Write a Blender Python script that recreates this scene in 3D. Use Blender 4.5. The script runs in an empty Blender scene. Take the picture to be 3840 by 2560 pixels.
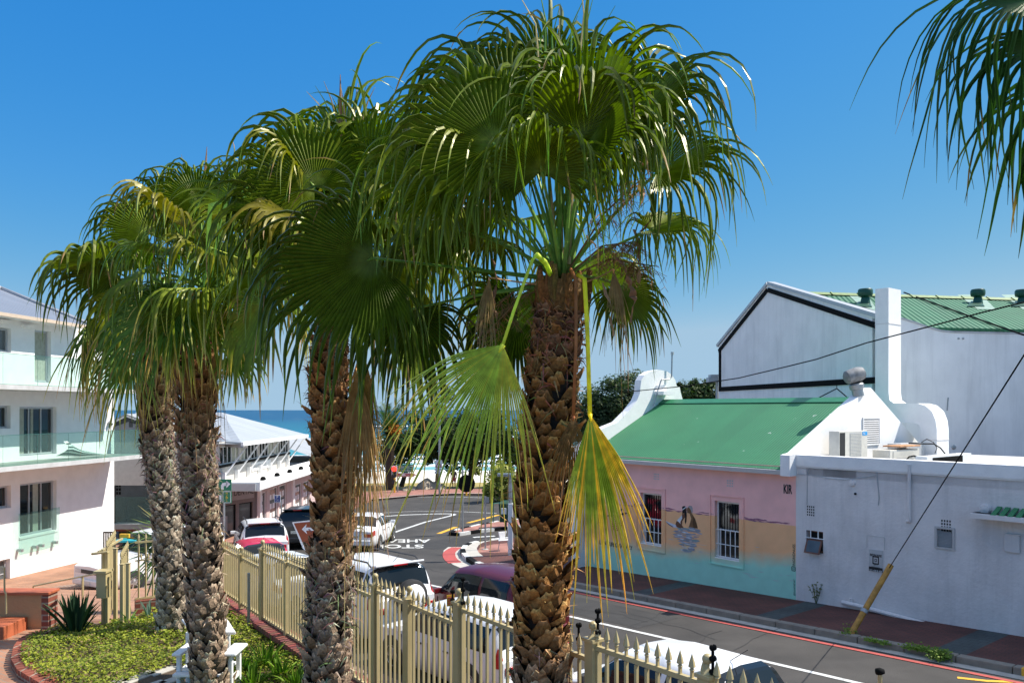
import bpy, bmesh, math, random
from mathutils import Vector, Matrix, Quaternion, noise
V=Vector
rnd=random.Random(7)
H=6.0            # camera height (m); all ground heights below are relative to it
F=2950.0         # focal length in photo pixels (3840 wide)
PI=math.pi
sc=bpy.context.scene
COL=sc.collection
# ---------------- camera ----------------
cd=bpy.data.cameras.new('camera'); cam=bpy.data.objects.new('camera',cd); COL.objects.link(cam)
cd.sensor_width=36; cd.lens=36*F/3840; cd.shift_y=256/3840; cd.clip_start=0.05; cd.clip_end=40000
cam.location=(0,0,H); cam.rotation_euler=(PI/2,0,0); sc.camera=cam
# ---------------- world, sun ----------------
SAZ=math.radians(11); SEL=math.radians(50)
world=bpy.data.worlds.new('World'); sc.world=world; world.use_nodes=True
wn=world.node_tree; bg=wn.nodes['Background']; sky=wn.nodes.new('ShaderNodeTexSky')
sky.sky_type='NISHITA'; sky.sun_disc=False; sky.sun_elevation=SEL; sky.sun_rotation=PI/2-SAZ
sky.altitude=0; sky.air_density=0.6; sky.dust_density=0.0; sky.ozone_density=6.0
sep=wn.nodes.new('ShaderNodeSeparateColor'); com=wn.nodes.new('ShaderNodeCombineColor'); wn.links.new(sky.outputs[0],sep.inputs[0])
for i_,(k_,g_,mx_) in enumerate(((.74,1.78,3.0),(1.90,.64,4.55),(4.62,.20,6.0))):   # film-like grade of the sky, channel by channel
    pw=wn.nodes.new('ShaderNodeMath'); pw.operation='POWER'; pw.inputs[1].default_value=g_; wn.links.new(sep.outputs[i_],pw.inputs[0])
    ml=wn.nodes.new('ShaderNodeMath'); ml.operation='MULTIPLY'; ml.inputs[1].default_value=k_; wn.links.new(pw.outputs[0],ml.inputs[0])
    mn=wn.nodes.new('ShaderNodeMath'); mn.operation='MINIMUM'; mn.inputs[1].default_value=mx_; wn.links.new(ml.outputs[0],mn.inputs[0]); wn.links.new(mn.outputs[0],com.inputs[i_])
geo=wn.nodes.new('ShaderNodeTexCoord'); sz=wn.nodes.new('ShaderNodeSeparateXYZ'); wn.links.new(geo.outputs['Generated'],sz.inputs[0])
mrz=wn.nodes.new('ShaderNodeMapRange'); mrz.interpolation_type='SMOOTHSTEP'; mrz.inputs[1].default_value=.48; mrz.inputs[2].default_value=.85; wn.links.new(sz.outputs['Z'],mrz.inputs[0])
hz=wn.nodes.new('ShaderNodeVectorMath'); hz.operation='SCALE'; hz.inputs[0].default_value=(5.2,4.6,3.0); wn.links.new(mrz.outputs[0],hz.inputs['Scale'])   # extra overhead glow, added above the view to fill shaded walls
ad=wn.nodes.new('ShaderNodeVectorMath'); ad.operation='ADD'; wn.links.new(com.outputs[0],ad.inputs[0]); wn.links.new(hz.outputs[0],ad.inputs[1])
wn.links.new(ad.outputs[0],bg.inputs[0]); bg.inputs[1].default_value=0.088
sd=bpy.data.lights.new('sun','SUN'); sun=bpy.data.objects.new('sun',sd); COL.objects.link(sun)
sd.energy=5.0; sd.angle=math.radians(0.5); sd.color=(1,0.95,0.87)
S=V((math.cos(SAZ)*math.cos(SEL),math.sin(SAZ)*math.cos(SEL),math.sin(SEL)))
sun.rotation_euler=(-S).to_track_quat('-Z','Y').to_euler(); sun.location=(20,0,40)
sc.view_settings.view_transform='Standard'; sc.view_settings.look='None'
sc.view_settings.exposure=0.5; sc.view_settings.gamma=1
sc.cycles.max_bounces=6; sc.cycles.transparent_max_bounces=24
# ---------------- geometry helpers ----------------
def P(px,py,Y): return V(((px-1920)/F*Y,Y,H-(py-1536)/F*Y))
def X_(px,Y): return (px-1920)/F*Y
A=V((7.58,21.0,0)); Un=V((-.626,.780,0)).normalized(); Vn=V((.780,.626,0)).normalized()
def gz(X,Y): return H-5.19+.0257*(X-7.58)-.032*(Y-21.0)
def ST(t,s,h=0):
    p=A+Un*t+Vn*s; p.z=gz(p.x,p.y)+h; return p
def G(px,py,h=0):
    c=(px-1920)/F; r=(py-1536)/F
    # H-r*Y = H-5.19-.0257*7.58+.032*21+h +.0257*c*Y-.032*Y
    k=-5.19-.0257*7.58+.032*21+h
    Y=-k/(r+.0257*c-.032); return P(px,py,Y)
def Gz(px,py,zr):
    Y=-zr*F/(py-1536); return P(px,py,Y)
class Fr:
    """vertical wall frame: origin o, horizontal direction e (unit), z up, n outward"""
    def __init__(s,o,e,n=None):
        s.o=V(o); s.e=V(e).normalized(); s.n=V(n) if n is not None else s.e.cross(V((0,0,1)))
    def pt(s,a,b,c=0): return s.o+s.e*a+V((0,0,b))+s.n*c
    def hit(s,px,py,off=0):
        d=V(((px-1920)/F,1,-(py-1536)/F)); c=V((0,0,H)); o=s.o+s.n*off
        t=(o-c).dot(s.n)/d.dot(s.n); q=c+d*t-s.o; return q.dot(s.e),q.z
class MB:
    def __init__(s): s.v=[];s.f=[];s.c=[];s.m=[];s.mi=0;s.col=None
    def add(s,vs,fs,col=None):
        o=len(s.v); s.v.extend([tuple(x) for x in vs]); s.f.extend([tuple(i+o for i in f) for f in fs])
        c=col if col is not None else (s.col or (1,1,1)); s.c.extend([c]*len(vs)); s.m.extend([s.mi]*len(fs))
    def addc(s,vs,fs,cs):
        o=len(s.v); s.v.extend([tuple(x) for x in vs]); s.f.extend([tuple(i+o for i in f) for f in fs]); s.c.extend(cs); s.m.extend([s.mi]*len(fs))
    def quad(s,a,b,c,d,col=None): s.add([a,b,c,d],[(0,1,2,3)],col)
    def poly(s,pts,col=None): s.add(pts,[tuple(range(len(pts)))],col)
    def box(s,c,ex,ey,ez,hx,hy,hz,col=None):
        c=V(c); vs=[c+ex*(hx*i)+ey*(hy*j)+ez*(hz*k) for k in(-1,1) for j in(-1,1) for i in(-1,1)]
        s.add(vs,[(0,2,3,1),(4,5,7,6),(0,1,5,4),(2,6,7,3),(0,4,6,2),(1,3,7,5)],col)
    def abox(s,x0,x1,y0,y1,z0,z1,col=None):
        s.box(((x0+x1)/2,(y0+y1)/2,(z0+z1)/2),V((1,0,0)),V((0,1,0)),V((0,0,1)),abs(x1-x0)/2,abs(y1-y0)/2,abs(z1-z0)/2,col)
    def fbox(s,fr,a0,a1,b0,b1,c0,c1,col=None):
        s.box(fr.pt((a0+a1)/2,(b0+b1)/2,(c0+c1)/2),fr.e,fr.n,V((0,0,1)),abs(a1-a0)/2,abs(c1-c0)/2,abs(b1-b0)/2,col)
    def tube(s,pts,r,n=6,col=None,r1=None,cap=True,flat=1.0):
        pts=[V(p) for p in pts]; vs=[];N=len(pts)
        prev=None
        for i,p in enumerate(pts):
            t=(pts[min(i+1,N-1)]-pts[max(i-1,0)])
            t=t.normalized() if t.length>1e-9 else V((0,0,1))
            if prev is None:
                a=t.orthogonal().normalized()
            else:
                a=prev-t*prev.dot(t); a=a.normalized() if a.length>1e-6 else t.orthogonal().normalized()
            prev=a; b=t.cross(a)
            rr=(r[i] if isinstance(r,(list,tuple)) else (r+(r1-r)*i/(N-1) if r1 is not None else r))
            for k in range(n):
                q=2*PI*k/n; vs.append(p+a*(math.cos(q)*rr)+b*(math.sin(q)*rr*flat))
        fs=[]
        for i in range(N-1):
            for k in range(n):
                k2=(k+1)%n; fs.append((i*n+k,i*n+k2,(i+1)*n+k2,(i+1)*n+k))
        if cap: fs.append(tuple(range(n-1,-1,-1))); fs.append(tuple((N-1)*n+k for k in range(n)))
        s.add(vs,fs,col)
    def lathe(s,prof,o,axis,n=16,col=None):
        axis=V(axis).normalized(); a=axis.orthogonal().normalized(); b=axis.cross(a); o=V(o)
        vs=[o+axis*h+(a*math.cos(2*PI*k/n)+b*math.sin(2*PI*k/n))*r for r,h in prof for k in range(n)]
        fs=[(i*n+k,i*n+(k+1)%n,(i+1)*n+(k+1)%n,(i+1)*n+k) for i in range(len(prof)-1) for k in range(n)]
        s.add(vs,fs,col)
    def prism(s,pts,d,col=None):
        """pts: planar outline; extruded by vector d (solid)"""
        n=len(pts); vs=[V(p) for p in pts]+[V(p)+d for p in pts]
        fs=[tuple(range(n-1,-1,-1)),tuple(range(n,2*n))]+[(i,(i+1)%n,(i+1)%n+n,i+n) for i in range(n)]
        s.add(vs,fs,col)
def build(name,mb,mat,parent=None,smooth=False,loc=None,bevel=0):
    me=bpy.data.meshes.new(name)
    o=bpy.data.objects.new(name,me); COL.objects.link(o)
    base=V((0,0,0))
    if parent is not None:
        base=parent.get('_b'); base=V(base) if base is not None else V((0,0,0)); o.parent=parent
        if '_l' in parent.keys(): base=V((0,0,0)); o['_l']=1
        o['_b']=tuple(base)
    elif loc is not None:
        base=V(loc); o.location=base; o['_b']=tuple(base)
    else: o['_b']=(0.,0.,0.)
    me.from_pydata([(V(v)-base) for v in mb.v],[],mb.f)
    if any(c!=(1,1,1) for c in mb.c):
        at=me.color_attributes.new('Col','FLOAT_COLOR','POINT')
        at.data.foreach_set('color',[x for c in mb.c for x in (c[0],c[1],c[2],1.0)])
    mats=mat if isinstance(mat,(list,tuple)) else [mat]
    for m in mats: me.materials.append(m)
    if len(mats)>1: me.polygons.foreach_set('material_index',mb.m)
    if smooth is True: me.polygons.foreach_set('use_smooth',[True]*len(me.polygons))
    me.update()
    if smooth=='auto':
        me.polygons.foreach_set('use_smooth',[True]*len(me.polygons)); me.set_sharp_from_angle(angle=math.radians(38))
    if bevel:
        b=o.modifiers.new('b','BEVEL'); b.width=bevel; b.segments=2; b.limit_method='ANGLE'
    return o
def thing(name,loc,label,cat,group=None,local=False,rot=None):
    o=bpy.data.objects.new(name,None); COL.objects.link(o); o.empty_display_size=.3
    o.location=loc; o['_b']=tuple(V(loc))
    if local: o['_l']=1
    if rot is not None: o.rotation_mode='QUATERNION'; o.rotation_quaternion=rot
    return tag(o,label,cat,group)
def tag(o,label,cat,group=None):
    o['label']=label; o['category']=cat
    if group: o['group']=group
    return o
def struct(o): o['kind']='structure'; return o
def dup(root,loc):
    r=root.copy(); COL.objects.link(r); r.location=loc
    for ch in root.children:
        c=ch.copy(); COL.objects.link(c); c.parent=r
        for g in ch.children:
            d=g.copy(); COL.objects.link(d); d.parent=c
    return r
# ---------------- materials ----------------
def newmat(name):
    m=bpy.data.materials.new(name); m.use_nodes=True; nt=m.node_tree
    return m,nt,nt.nodes['Principled BSDF'],nt.nodes,nt.links
def ramp(N,stops):
    r=N.new('ShaderNodeValToRGB'); e=r.color_ramp.elements
    while len(e)<len(stops): e.new(.5)
    for i,(p,c) in enumerate(stops): e[i].position=p; e[i].color=(c[0],c[1],c[2],1)
    return r
def M(name,c,rough=.6,var=.12,scale=6,metal=0,bump=0,bscale=60,spec=.5,dirt=0,dscale=1.2,dirtc=(.25,.22,.18),coat=0,emis=None,streak=0):
    m,nt,b,N,L=newmat(name)
    b.inputs['Roughness'].default_value=rough; b.inputs['Metallic'].default_value=metal
    b.inputs['Specular IOR Level'].default_value=spec; b.inputs['Coat Weight'].default_value=coat
    tc=N.new('ShaderNodeTexCoord')
    n=N.new('ShaderNodeTexNoise'); n.inputs['Scale'].default_value=scale; n.inputs['Detail'].default_value=6
    L.new(tc.outputs['Object'],n.inputs['Vector'])
    r=ramp(N,[(.3,[x*(1-var) for x in c]),(.7,[min(1,x*(1+var)) for x in c])]); L.new(n.outputs['Fac'],r.inputs[0]); out=r.outputs[0]
    if dirt:
        n2=N.new('ShaderNodeTexNoise'); n2.inputs['Scale'].default_value=dscale; n2.inputs['Detail'].default_value=9; n2.inputs['Roughness'].default_value=.65
        mp=N.new('ShaderNodeMapping'); mp.inputs['Scale'].default_value=(1,1,.35); L.new(tc.outputs['Object'],mp.inputs[0]); L.new(mp.outputs[0],n2.inputs['Vector'])
        r2=ramp(N,[(.52,(0,0,0)),(.75,(dirt,)*3)]); L.new(n2.outputs['Fac'],r2.inputs[0])
        mx=N.new('ShaderNodeMixRGB'); mx.inputs[2].default_value=(*dirtc,1); L.new(r2.outputs[0],mx.inputs[0]); L.new(out,mx.inputs[1]); out=mx.outputs[0]
    if streak:      # rain streaks
        n5=N.new('ShaderNodeTexNoise'); n5.inputs['Scale'].default_value=1; n5.inputs['Detail'].default_value=7; n5.inputs['Roughness'].default_value=.7
        m5=N.new('ShaderNodeMapping'); m5.inputs['Scale'].default_value=(3.2,3.2,.22); L.new(tc.outputs['Object'],m5.inputs[0]); L.new(m5.outputs[0],n5.inputs['Vector'])
        r5=ramp(N,[(.5,(0,0,0)),(.72,(streak,)*3)]); L.new(n5.outputs['Fac'],r5.inputs[0]); x5=N.new('ShaderNodeMixRGB'); x5.inputs[2].default_value=(*[v*.62 for v in c],1); L.new(r5.outputs[0],x5.inputs[0]); L.new(out,x5.inputs[1]); out=x5.outputs[0]
    L.new(out,b.inputs['Base Color'])
    if bump:
        n3=N.new('ShaderNodeTexNoise'); n3.inputs['Scale'].default_value=bscale; n3.inputs['Detail'].default_value=4; L.new(tc.outputs['Object'],n3.inputs['Vector'])
        bp=N.new('ShaderNodeBump'); bp.inputs['Strength'].default_value=bump; bp.inputs['Distance'].default_value=.02
        L.new(n3.outputs['Fac'],bp.inputs['Height']); L.new(bp.outputs[0],b.inputs['Normal'])
    if emis: b.inputs['Emission Color'].default_value=(*emis,1); b.inputs['Emission Strength'].default_value=1.5
    return m
def MA(name,rough=.7,var=.2,scale=30,transl=0,spec=.5,gain=1.0,bump=0):
    """material coloured by the mesh attribute Col"""
    m,nt,b,N,L=newmat(name)
    b.inputs['Roughness'].default_value=rough; b.inputs['Specular IOR Level'].default_value=spec
    at=N.new('ShaderNodeAttribute'); at.attribute_name='Col'
    tc=N.new('ShaderNodeTexCoord'); n=N.new('ShaderNodeTexNoise'); n.inputs['Scale'].default_value=scale; n.inputs['Detail'].default_value=5
    L.new(tc.outputs['Object'],n.inputs['Vector'])
    mr=N.new('ShaderNodeMapRange'); mr.inputs[1].default_value=.3; mr.inputs[2].default_value=.7; mr.inputs[3].default_value=(1-var)*gain; mr.inputs[4].default_value=(1+var)*gain
    L.new(n.outputs['Fac'],mr.inputs[0])
    mx=N.new('ShaderNodeVectorMath'); mx.operation='SCALE'; L.new(at.outputs['Color'],mx.inputs[0]); L.new(mr.outputs[0],mx.inputs['Scale'])
    L.new(mx.outputs[0],b.inputs['Base Color'])
    if bump:
        bp=N.new('ShaderNodeBump'); bp.inputs['Strength'].default_value=bump; bp.inputs['Distance'].default_value=.01; L.new(n.outputs['Fac'],bp.inputs['Height']); L.new(bp.outputs[0],b.inputs['Normal'])
    if transl:
        b.inputs['Specular Tint'].default_value=(1,.93,.55,1)
        t=N.new('ShaderNodeBsdfTranslucent'); ms=N.new('ShaderNodeMixShader'); ms.inputs[0].default_value=transl
        sc2=N.new('ShaderNodeVectorMath'); sc2.operation='MULTIPLY'; sc2.inputs[1].default_value=(1.15,1.5,.35); L.new(mx.outputs[0],sc2.inputs[0]); L.new(sc2.outputs[0],t.inputs[0])
        L.new(b.outputs[0],ms.inputs[1]); L.new(t.outputs[0],ms.inputs[2]); L.new(ms.outputs[0],N['Material Output'].inputs[0])
    return m
def brick(name,c1,c2,mortar,w=.22,h=.075,ms=.012,rot=(0,0,0),rough=.85,dirt=.0,stain=.35):
    m,nt,b,N,L=newmat(name); b.inputs['Roughness'].default_value=rough
    tc=N.new('ShaderNodeTexCoord'); mp=N.new('ShaderNodeMapping'); mp.inputs['Rotation'].default_value=rot; L.new(tc.outputs['Object'],mp.inputs[0])
    t=N.new('ShaderNodeTexBrick'); t.inputs['Scale'].default_value=1; t.inputs['Brick Width'].default_value=w; t.inputs['Row Height'].default_value=h
    t.inputs['Mortar Size'].default_value=ms; t.inputs['Color1'].default_value=(*c1,1); t.inputs['Color2'].default_value=(*c2,1); t.inputs['Mortar'].default_value=(*mortar,1)
    L.new(mp.outputs[0],t.inputs['Vector'])
    n=N.new('ShaderNodeTexNoise'); n.inputs['Scale'].default_value=1.3; n.inputs['Detail'].default_value=8; L.new(tc.outputs['Object'],n.inputs['Vector'])
    mr=N.new('ShaderNodeMapRange'); mr.inputs[1].default_value=.3; mr.inputs[2].default_value=.7; mr.inputs[3].default_value=1-stain; mr.inputs[4].default_value=1+stain*.5; L.new(n.outputs['Fac'],mr.inputs[0])
    mx=N.new('ShaderNodeVectorMath'); mx.operation='SCALE'; L.new(t.outputs['Color'],mx.inputs[0]); L.new(mr.outputs[0],mx.inputs['Scale']); L.new(mx.outputs[0],b.inputs['Base Color'])
    bp=N.new('ShaderNodeBump'); bp.inputs['Strength'].default_value=.5; bp.inputs['Distance'].default_value=.01; bp.invert=True; L.new(t.outputs['Fac'],bp.inputs['Height']); L.new(bp.outputs[0],b.inputs['Normal'])
    return m
def corrugated(name,c,direction,pitch=.08,streak=.15,rough=.45,dist=.02,var=.1,spots=0):
    """painted metal sheet, ribs running along `direction`"""
    m,nt,b,N,L=newmat(name); b.inputs['Roughness'].default_value=rough
    tc=N.new('ShaderNodeTexCoord'); d=V(direction).normalized(); side=V((0,0,1)).cross(d).normalized()
    dt=N.new('ShaderNodeVectorMath'); dt.operation='DOT_PRODUCT'; dt.inputs[1].default_value=side; L.new(tc.outputs['Object'],dt.inputs[0])
    mu=N.new('ShaderNodeMath'); mu.operation='MULTIPLY'; mu.inputs[1].default_value=2*PI/pitch; L.new(dt.outputs['Value'],mu.inputs[0])
    si=N.new('ShaderNodeMath'); si.operation='SINE'; L.new(mu.outputs[0],si.inputs[0])
    bp=N.new('ShaderNodeBump'); bp.inputs['Strength'].default_value=.9; bp.inputs['Distance'].default_value=dist; L.new(si.outputs[0],bp.inputs['Height']); L.new(bp.outputs[0],b.inputs['Normal'])
    n=N.new('ShaderNodeTexNoise'); n.inputs['Scale'].default_value=.9; n.inputs['Detail'].default_value=7; L.new(tc.outputs['Object'],n.inputs['Vector'])
    # sheet-to-sheet tone
    fl=N.new('ShaderNodeMath'); fl.operation='MULTIPLY'; fl.inputs[1].default_value=1/.76; L.new(dt.outputs['Value'],fl.inputs[0])
    f2=N.new('ShaderNodeMath'); f2.operation='FLOOR'; L.new(fl.outputs[0],f2.inputs[0])
    wn_=N.new('ShaderNodeTexWhiteNoise'); wn_.noise_dimensions='1D'; L.new(f2.outputs[0],wn_.inputs['W'])
    ad=N.new('ShaderNodeMath'); ad.operation='MULTIPLY_ADD'; ad.inputs[1].default_value=.3; L.new(wn_.outputs['Value'],ad.inputs[0]); L.new(n.outputs['Fac'],ad.inputs[2])
    r=ramp(N,[(.35,[x*(1-var) for x in c]),(.9,[min(1,x*(1+var)) for x in c])]); L.new(ad.outputs[0],r.inputs[0]); out=r.outputs[0]
    if spots:
        n4=N.new('ShaderNodeTexNoise'); n4.inputs['Scale'].default_value=3.5; n4.inputs['Detail'].default_value=2; L.new(tc.outputs['Object'],n4.inputs['Vector'])
        r4=ramp(N,[(.74,(0,0,0)),(.77,(spots,)*3)]); L.new(n4.outputs['Fac'],r4.inputs[0])
        mx=N.new('ShaderNodeMixRGB'); mx.inputs[2].default_value=(.6,.62,.58,1); L.new(r4.outputs[0],mx.inputs[0]); L.new(out,mx.inputs[1]); out=mx.outputs[0]
    L.new(out,b.inputs['Base Color'])
    return m
def glassmat(name,tint,rough=.03,opac=.25):
    m,nt,b,N,L=newmat(name); N.remove(b)
    tr=N.new('ShaderNodeBsdfTransparent'); tr.inputs[0].default_value=(*tint,1)
    gl=N.new('ShaderNodeBsdfGlossy'); gl.inputs['Roughness'].default_value=rough; gl.inputs[0].default_value=(1,1,1,1)
    df=N.new('ShaderNodeBsdfDiffuse'); df.inputs[0].default_value=(tint[0]*.6,tint[1]*.75,tint[2]*.7,1)
    fr=N.new('ShaderNodeFresnel'); fr.inputs[0].default_value=1.12
    m1=N.new('ShaderNodeMixShader'); m1.inputs[0].default_value=opac; L.new(tr.outputs[0],m1.inputs[1]); L.new(df.outputs[0],m1.inputs[2])
    m2=N.new('ShaderNodeMixShader'); L.new(fr.outputs[0],m2.inputs[0]); L.new(m1.outputs[0],m2.inputs[1]); L.new(gl.outputs[0],m2.inputs[2])
    L.new(m2.outputs[0],N['Material Output'].inputs[0]); return m
m_white=M('white_plaster',(.84,.83,.81),.9,.04,3,bump=.25,bscale=25,dirt=.12,dirtc=(.5,.48,.44))
m_white_old=M('weathered_white_plaster',(.72,.68,.66),.92,.08,1.6,bump=.45,bscale=14,streak=.35,dirt=.45,dscale=.9,dirtc=(.42,.4,.38))
m_bigwall=M('white_rendered_wall',(.88,.86,.83),.92,.05,1.2,bump=.3,bscale=9,dirt=.4,dscale=.55,dirtc=(.55,.54,.52),streak=.3)
m_black=M('black_paint',(.006,.006,.006),.85,.1,spec=.15)
m_trimw=M('white_trim',(.8,.8,.79),.45,.02)
m_greyw=M('grey_metal',(.45,.46,.47),.45,.05,metal=.2)
m_dark=M('dark_interior',(.01,.011,.012),.8,.1)
m_gutter=M('cream_gutter',(.62,.5,.38),.5,.06)
m_glassd=M('dark_window_glass',(.012,.016,.018),.04,.3,2,spec=.7)
m_glassm=M('grey_window_glass',(.09,.1,.1),.06,.5,1.5,spec=.6)
m_curtain=M('curtain_cloth',(.36,.37,.3),.8,.15,8)
m_bal=glassmat('balustrade_glass',(.80,.90,.87),opac=.05)
m_deck=M('pale_green_deck',(.27,.3,.26),.6,.1)
m_slab=M('balcony_concrete',(.5,.5,.49),.8,.1,4,dirt=.4,dirtc=(.25,.24,.2))
m_steel=M('galvanised_steel',(.35,.37,.38),.4,.08,metal=.6)
m_asphalt=M('asphalt',(.048,.043,.038),.88,.28,.9,bump=.5,bscale=70,dirt=.4,dscale=.5,dirtc=(.08,.075,.07))
m_mark=M('white_road_paint',(.6,.6,.57),.7,.15,8,dirt=.75,dscale=5,dirtc=(.18,.17,.16))
m_red=M('red_road_paint',(.42,.075,.06),.7,.12,8,dirt=.25,dscale=5,dirtc=(.2,.08,.07))
m_yel=M('yellow_road_paint',(.75,.4,.03),.7,.1,8)
m_kerb=M('concrete_kerb',(.24,.21,.17),.9,.15,5,bump=.4,bscale=30,dirt=.5,dirtc=(.12,.11,.1))
m_gutc=M('concrete_gutter',(.45,.42,.37),.9,.12,5,dirt=.3)
ST_ROT=(0,0,-math.atan2(Un.y,Un.x))
m_pave=brick('red_brick_paving',(.13,.042,.03),(.10,.035,.027),(.05,.03,.025),.2,.1,.008,ST_ROT)
m_teal=brick('grey_tactile_paving',(.06,.075,.075),(.05,.065,.065),(.04,.05,.05),.2,.2,.01,ST_ROT)
m_gpath=brick('orange_brick_paving',(.42,.2,.11),(.35,.17,.1),(.3,.22,.16),.2,.1,.008,(0,0,.6),stain=.25)
m_redpave=brick('pink_brick_paving',(.4,.17,.13),(.33,.14,.11),(.3,.18,.14),.25,.12,.01,(0,0,.2))
m_brickw=brick('red_brick_wall',(.28,.075,.04),(.2,.055,.035),(.3,.24,.18),.22,.085,.012,(PI/2,0,0))
m_brickcap=brick('red_brick_coping',(.26,.08,.06),(.18,.06,.05),(.06,.04,.035),.085,3,.012,(0,0,-math.atan2(.812,-.584)))
m_gold=M('cream_gold_metal',(.5,.4,.2),.42,.06,10,coat=.15)
m_sand=M('pale_sand',(.72,.66,.55),.95,.08,.5)
m_grassdry=M('dry_lawn',(.36,.29,.1),.95,.3,1.5)
m_terr=M('coastal_ground',(.3,.24,.14),.95,.3,.6)
m_rock=M('granite_boulder',(.33,.27,.2),.95,.3,1.5,bump=.8,bscale=6)
m_soil=M('soil',(.09,.06,.035),.95,.3,8)
m_leaf=MA('palm_leaf',.36,.25,16,.26,.40,1.85)
m_leafdry=MA('dry_palm_leaf',.8,.25,14,.15,.3)
m_trunk=MA('palm_trunk_boots',.8,.45,45,0,.3,bump=.9)
m_foliage=MA('foliage',.55,.2,3,.25,.3)
m_rubber=M('tyre_rubber',(.02,.02,.02),.85,.1)
m_chrome=M('alloy_rim',(.5,.5,.5),.3,.05,metal=.8)
m_taillight=M('red_lamp_lens',(.45,.01,.012),.15,.1,coat=.6)
m_headlight=M('clear_lamp_lens',(.6,.62,.65),.1,.1,coat=.6)
m_text=M('black_lettering',(.015,.015,.017),.7,.05)
m_textw=M('white_lettering',(.8,.8,.8),.6,.03)
m_green=M('green_sign_face',(.01,.2,.1),.4,.05)
m_bluesign=M('blue_sign_face',(.02,.06,.25),.4,.05)
m_brownsign=M('brown_sign_face',(.3,.07,.03),.4,.06)
m_signyel=M('yellow_lettering',(.8,.55,.03),.5,.05)
m_dirt_l=M('orange_plaster',(.5,.28,.13),.9,.1,2,bump=.4,bscale=15,dirt=.3,dirtc=(.3,.2,.12))
m_terra=M('terracotta_tile',(.45,.12,.05),.6,.15,5)
# ---------------- writing ----------------
def text(name,s,o,right,up,size,mat,parent=None,xs=1.0,out=.003,align='LEFT',loc=None,bold=0):
    cu=bpy.data.curves.new(name,'FONT'); cu.body=s; cu.size=1; cu.align_x=align; cu.extrude=.004; cu.offset=bold
    t=bpy.data.objects.new('tmp',cu); me=bpy.data.meshes.new_from_object(t); bpy.data.objects.remove(t); bpy.data.curves.remove(cu)
    right=V(right).normalized(); up=V(up).normalized(); n=right.cross(up)
    mb=MB(); mb.v=[tuple(V(o)+right*(v.co.x*size*xs)+up*(v.co.y*size)+n*(out+v.co.z*size)) for v in me.vertices]
    mb.f=[tuple(p.vertices) for p in me.polygons]; mb.c=[(1,1,1)]*len(mb.v); mb.m=[0]*len(mb.f)
    bpy.data.meshes.remove(me)
    return build(name,mb,mat,parent,loc=loc)
# ---------------- walls with openings ----------------
def wall(mb,fr,a0,a1,b0,b1,holes,depth=.15,thick=0):
    As=sorted({a0,a1}|{min(max(h[i],a0),a1) for h in holes for i in(0,1)}); Bs=sorted({b0,b1}|{min(max(h[i],b0),b1) for h in holes for i in(2,3)})
    for i in range(len(As)-1):
        for j in range(len(Bs)-1):
            ca=(As[i]+As[i+1])/2; cb=(Bs[j]+Bs[j+1])/2
            if any(h[0]<ca<h[1] and h[2]<cb<h[3] for h in holes): continue
            mb.quad(fr.pt(As[i],Bs[j]),fr.pt(As[i+1],Bs[j]),fr.pt(As[i+1],Bs[j+1]),fr.pt(As[i],Bs[j+1]))
    for h in holes:
        p=[(h[0],h[2]),(h[1],h[2]),(h[1],h[3]),(h[0],h[3])]
        for k in range(4):
            q,r=p[k],p[(k+1)%4]; mb.quad(fr.pt(*q),fr.pt(*q,-depth),fr.pt(*r,-depth),fr.pt(*r))
def window(parent,fr,a0,a1,b0,b1,c,mf,mg,nv=1,nh=0,fw=.05,name='window',pane='pane',curtain=None):
    mb=MB()
    mb.fbox(fr,a0,a1,b0,b0+fw,c,c+.05); mb.fbox(fr,a0,a1,b1-fw,b1,c,c+.05)
    mb.fbox(fr,a0,a0+fw,b0+fw,b1-fw,c,c+.05); mb.fbox(fr,a1-fw,a1,b0+fw,b1-fw,c,c+.05)
    for k in range(1,nv+1):
        a=a0+(a1-a0)*k/(nv+1); mb.fbox(fr,a-fw*.4,a+fw*.4,b0+fw,b1-fw,c,c+.045)
    for k in range(1,nh+1):
        b=b0+(b1-b0)*k/(nh+1); mb.fbox(fr,a0+fw,a1-fw,b-fw*.3,b+fw*.3,c,c+.04)
    w=build(name,mb,mf,parent)
    g=MB(); g.quad(fr.pt(a0,b0,c+.01),fr.pt(a1,b0,c+.01),fr.pt(a1,b1,c+.01),fr.pt(a0,b1,c+.01)); build(pane,g,mg,w)
    if curtain:
        for (f0,f1) in curtain:
            g=MB(); n=14; aa=a0+(a1-a0)*f0; bb=a0+(a1-a0)*f1
            pts=[(aa+(bb-aa)*i/n,.014+.008*(i%2)) for i in range(n+1)]
            for i in range(n): g.quad(fr.pt(pts[i][0],b0+fw,c+pts[i][1]),fr.pt(pts[i+1][0],b0+fw,c+pts[i+1][1]),fr.pt(pts[i+1][0],b1-fw,c+pts[i+1][1]),fr.pt(pts[i][0],b1-fw,c+pts[i][1]))
            build('curtain',g,m_curtain,w)
    return w
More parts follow.
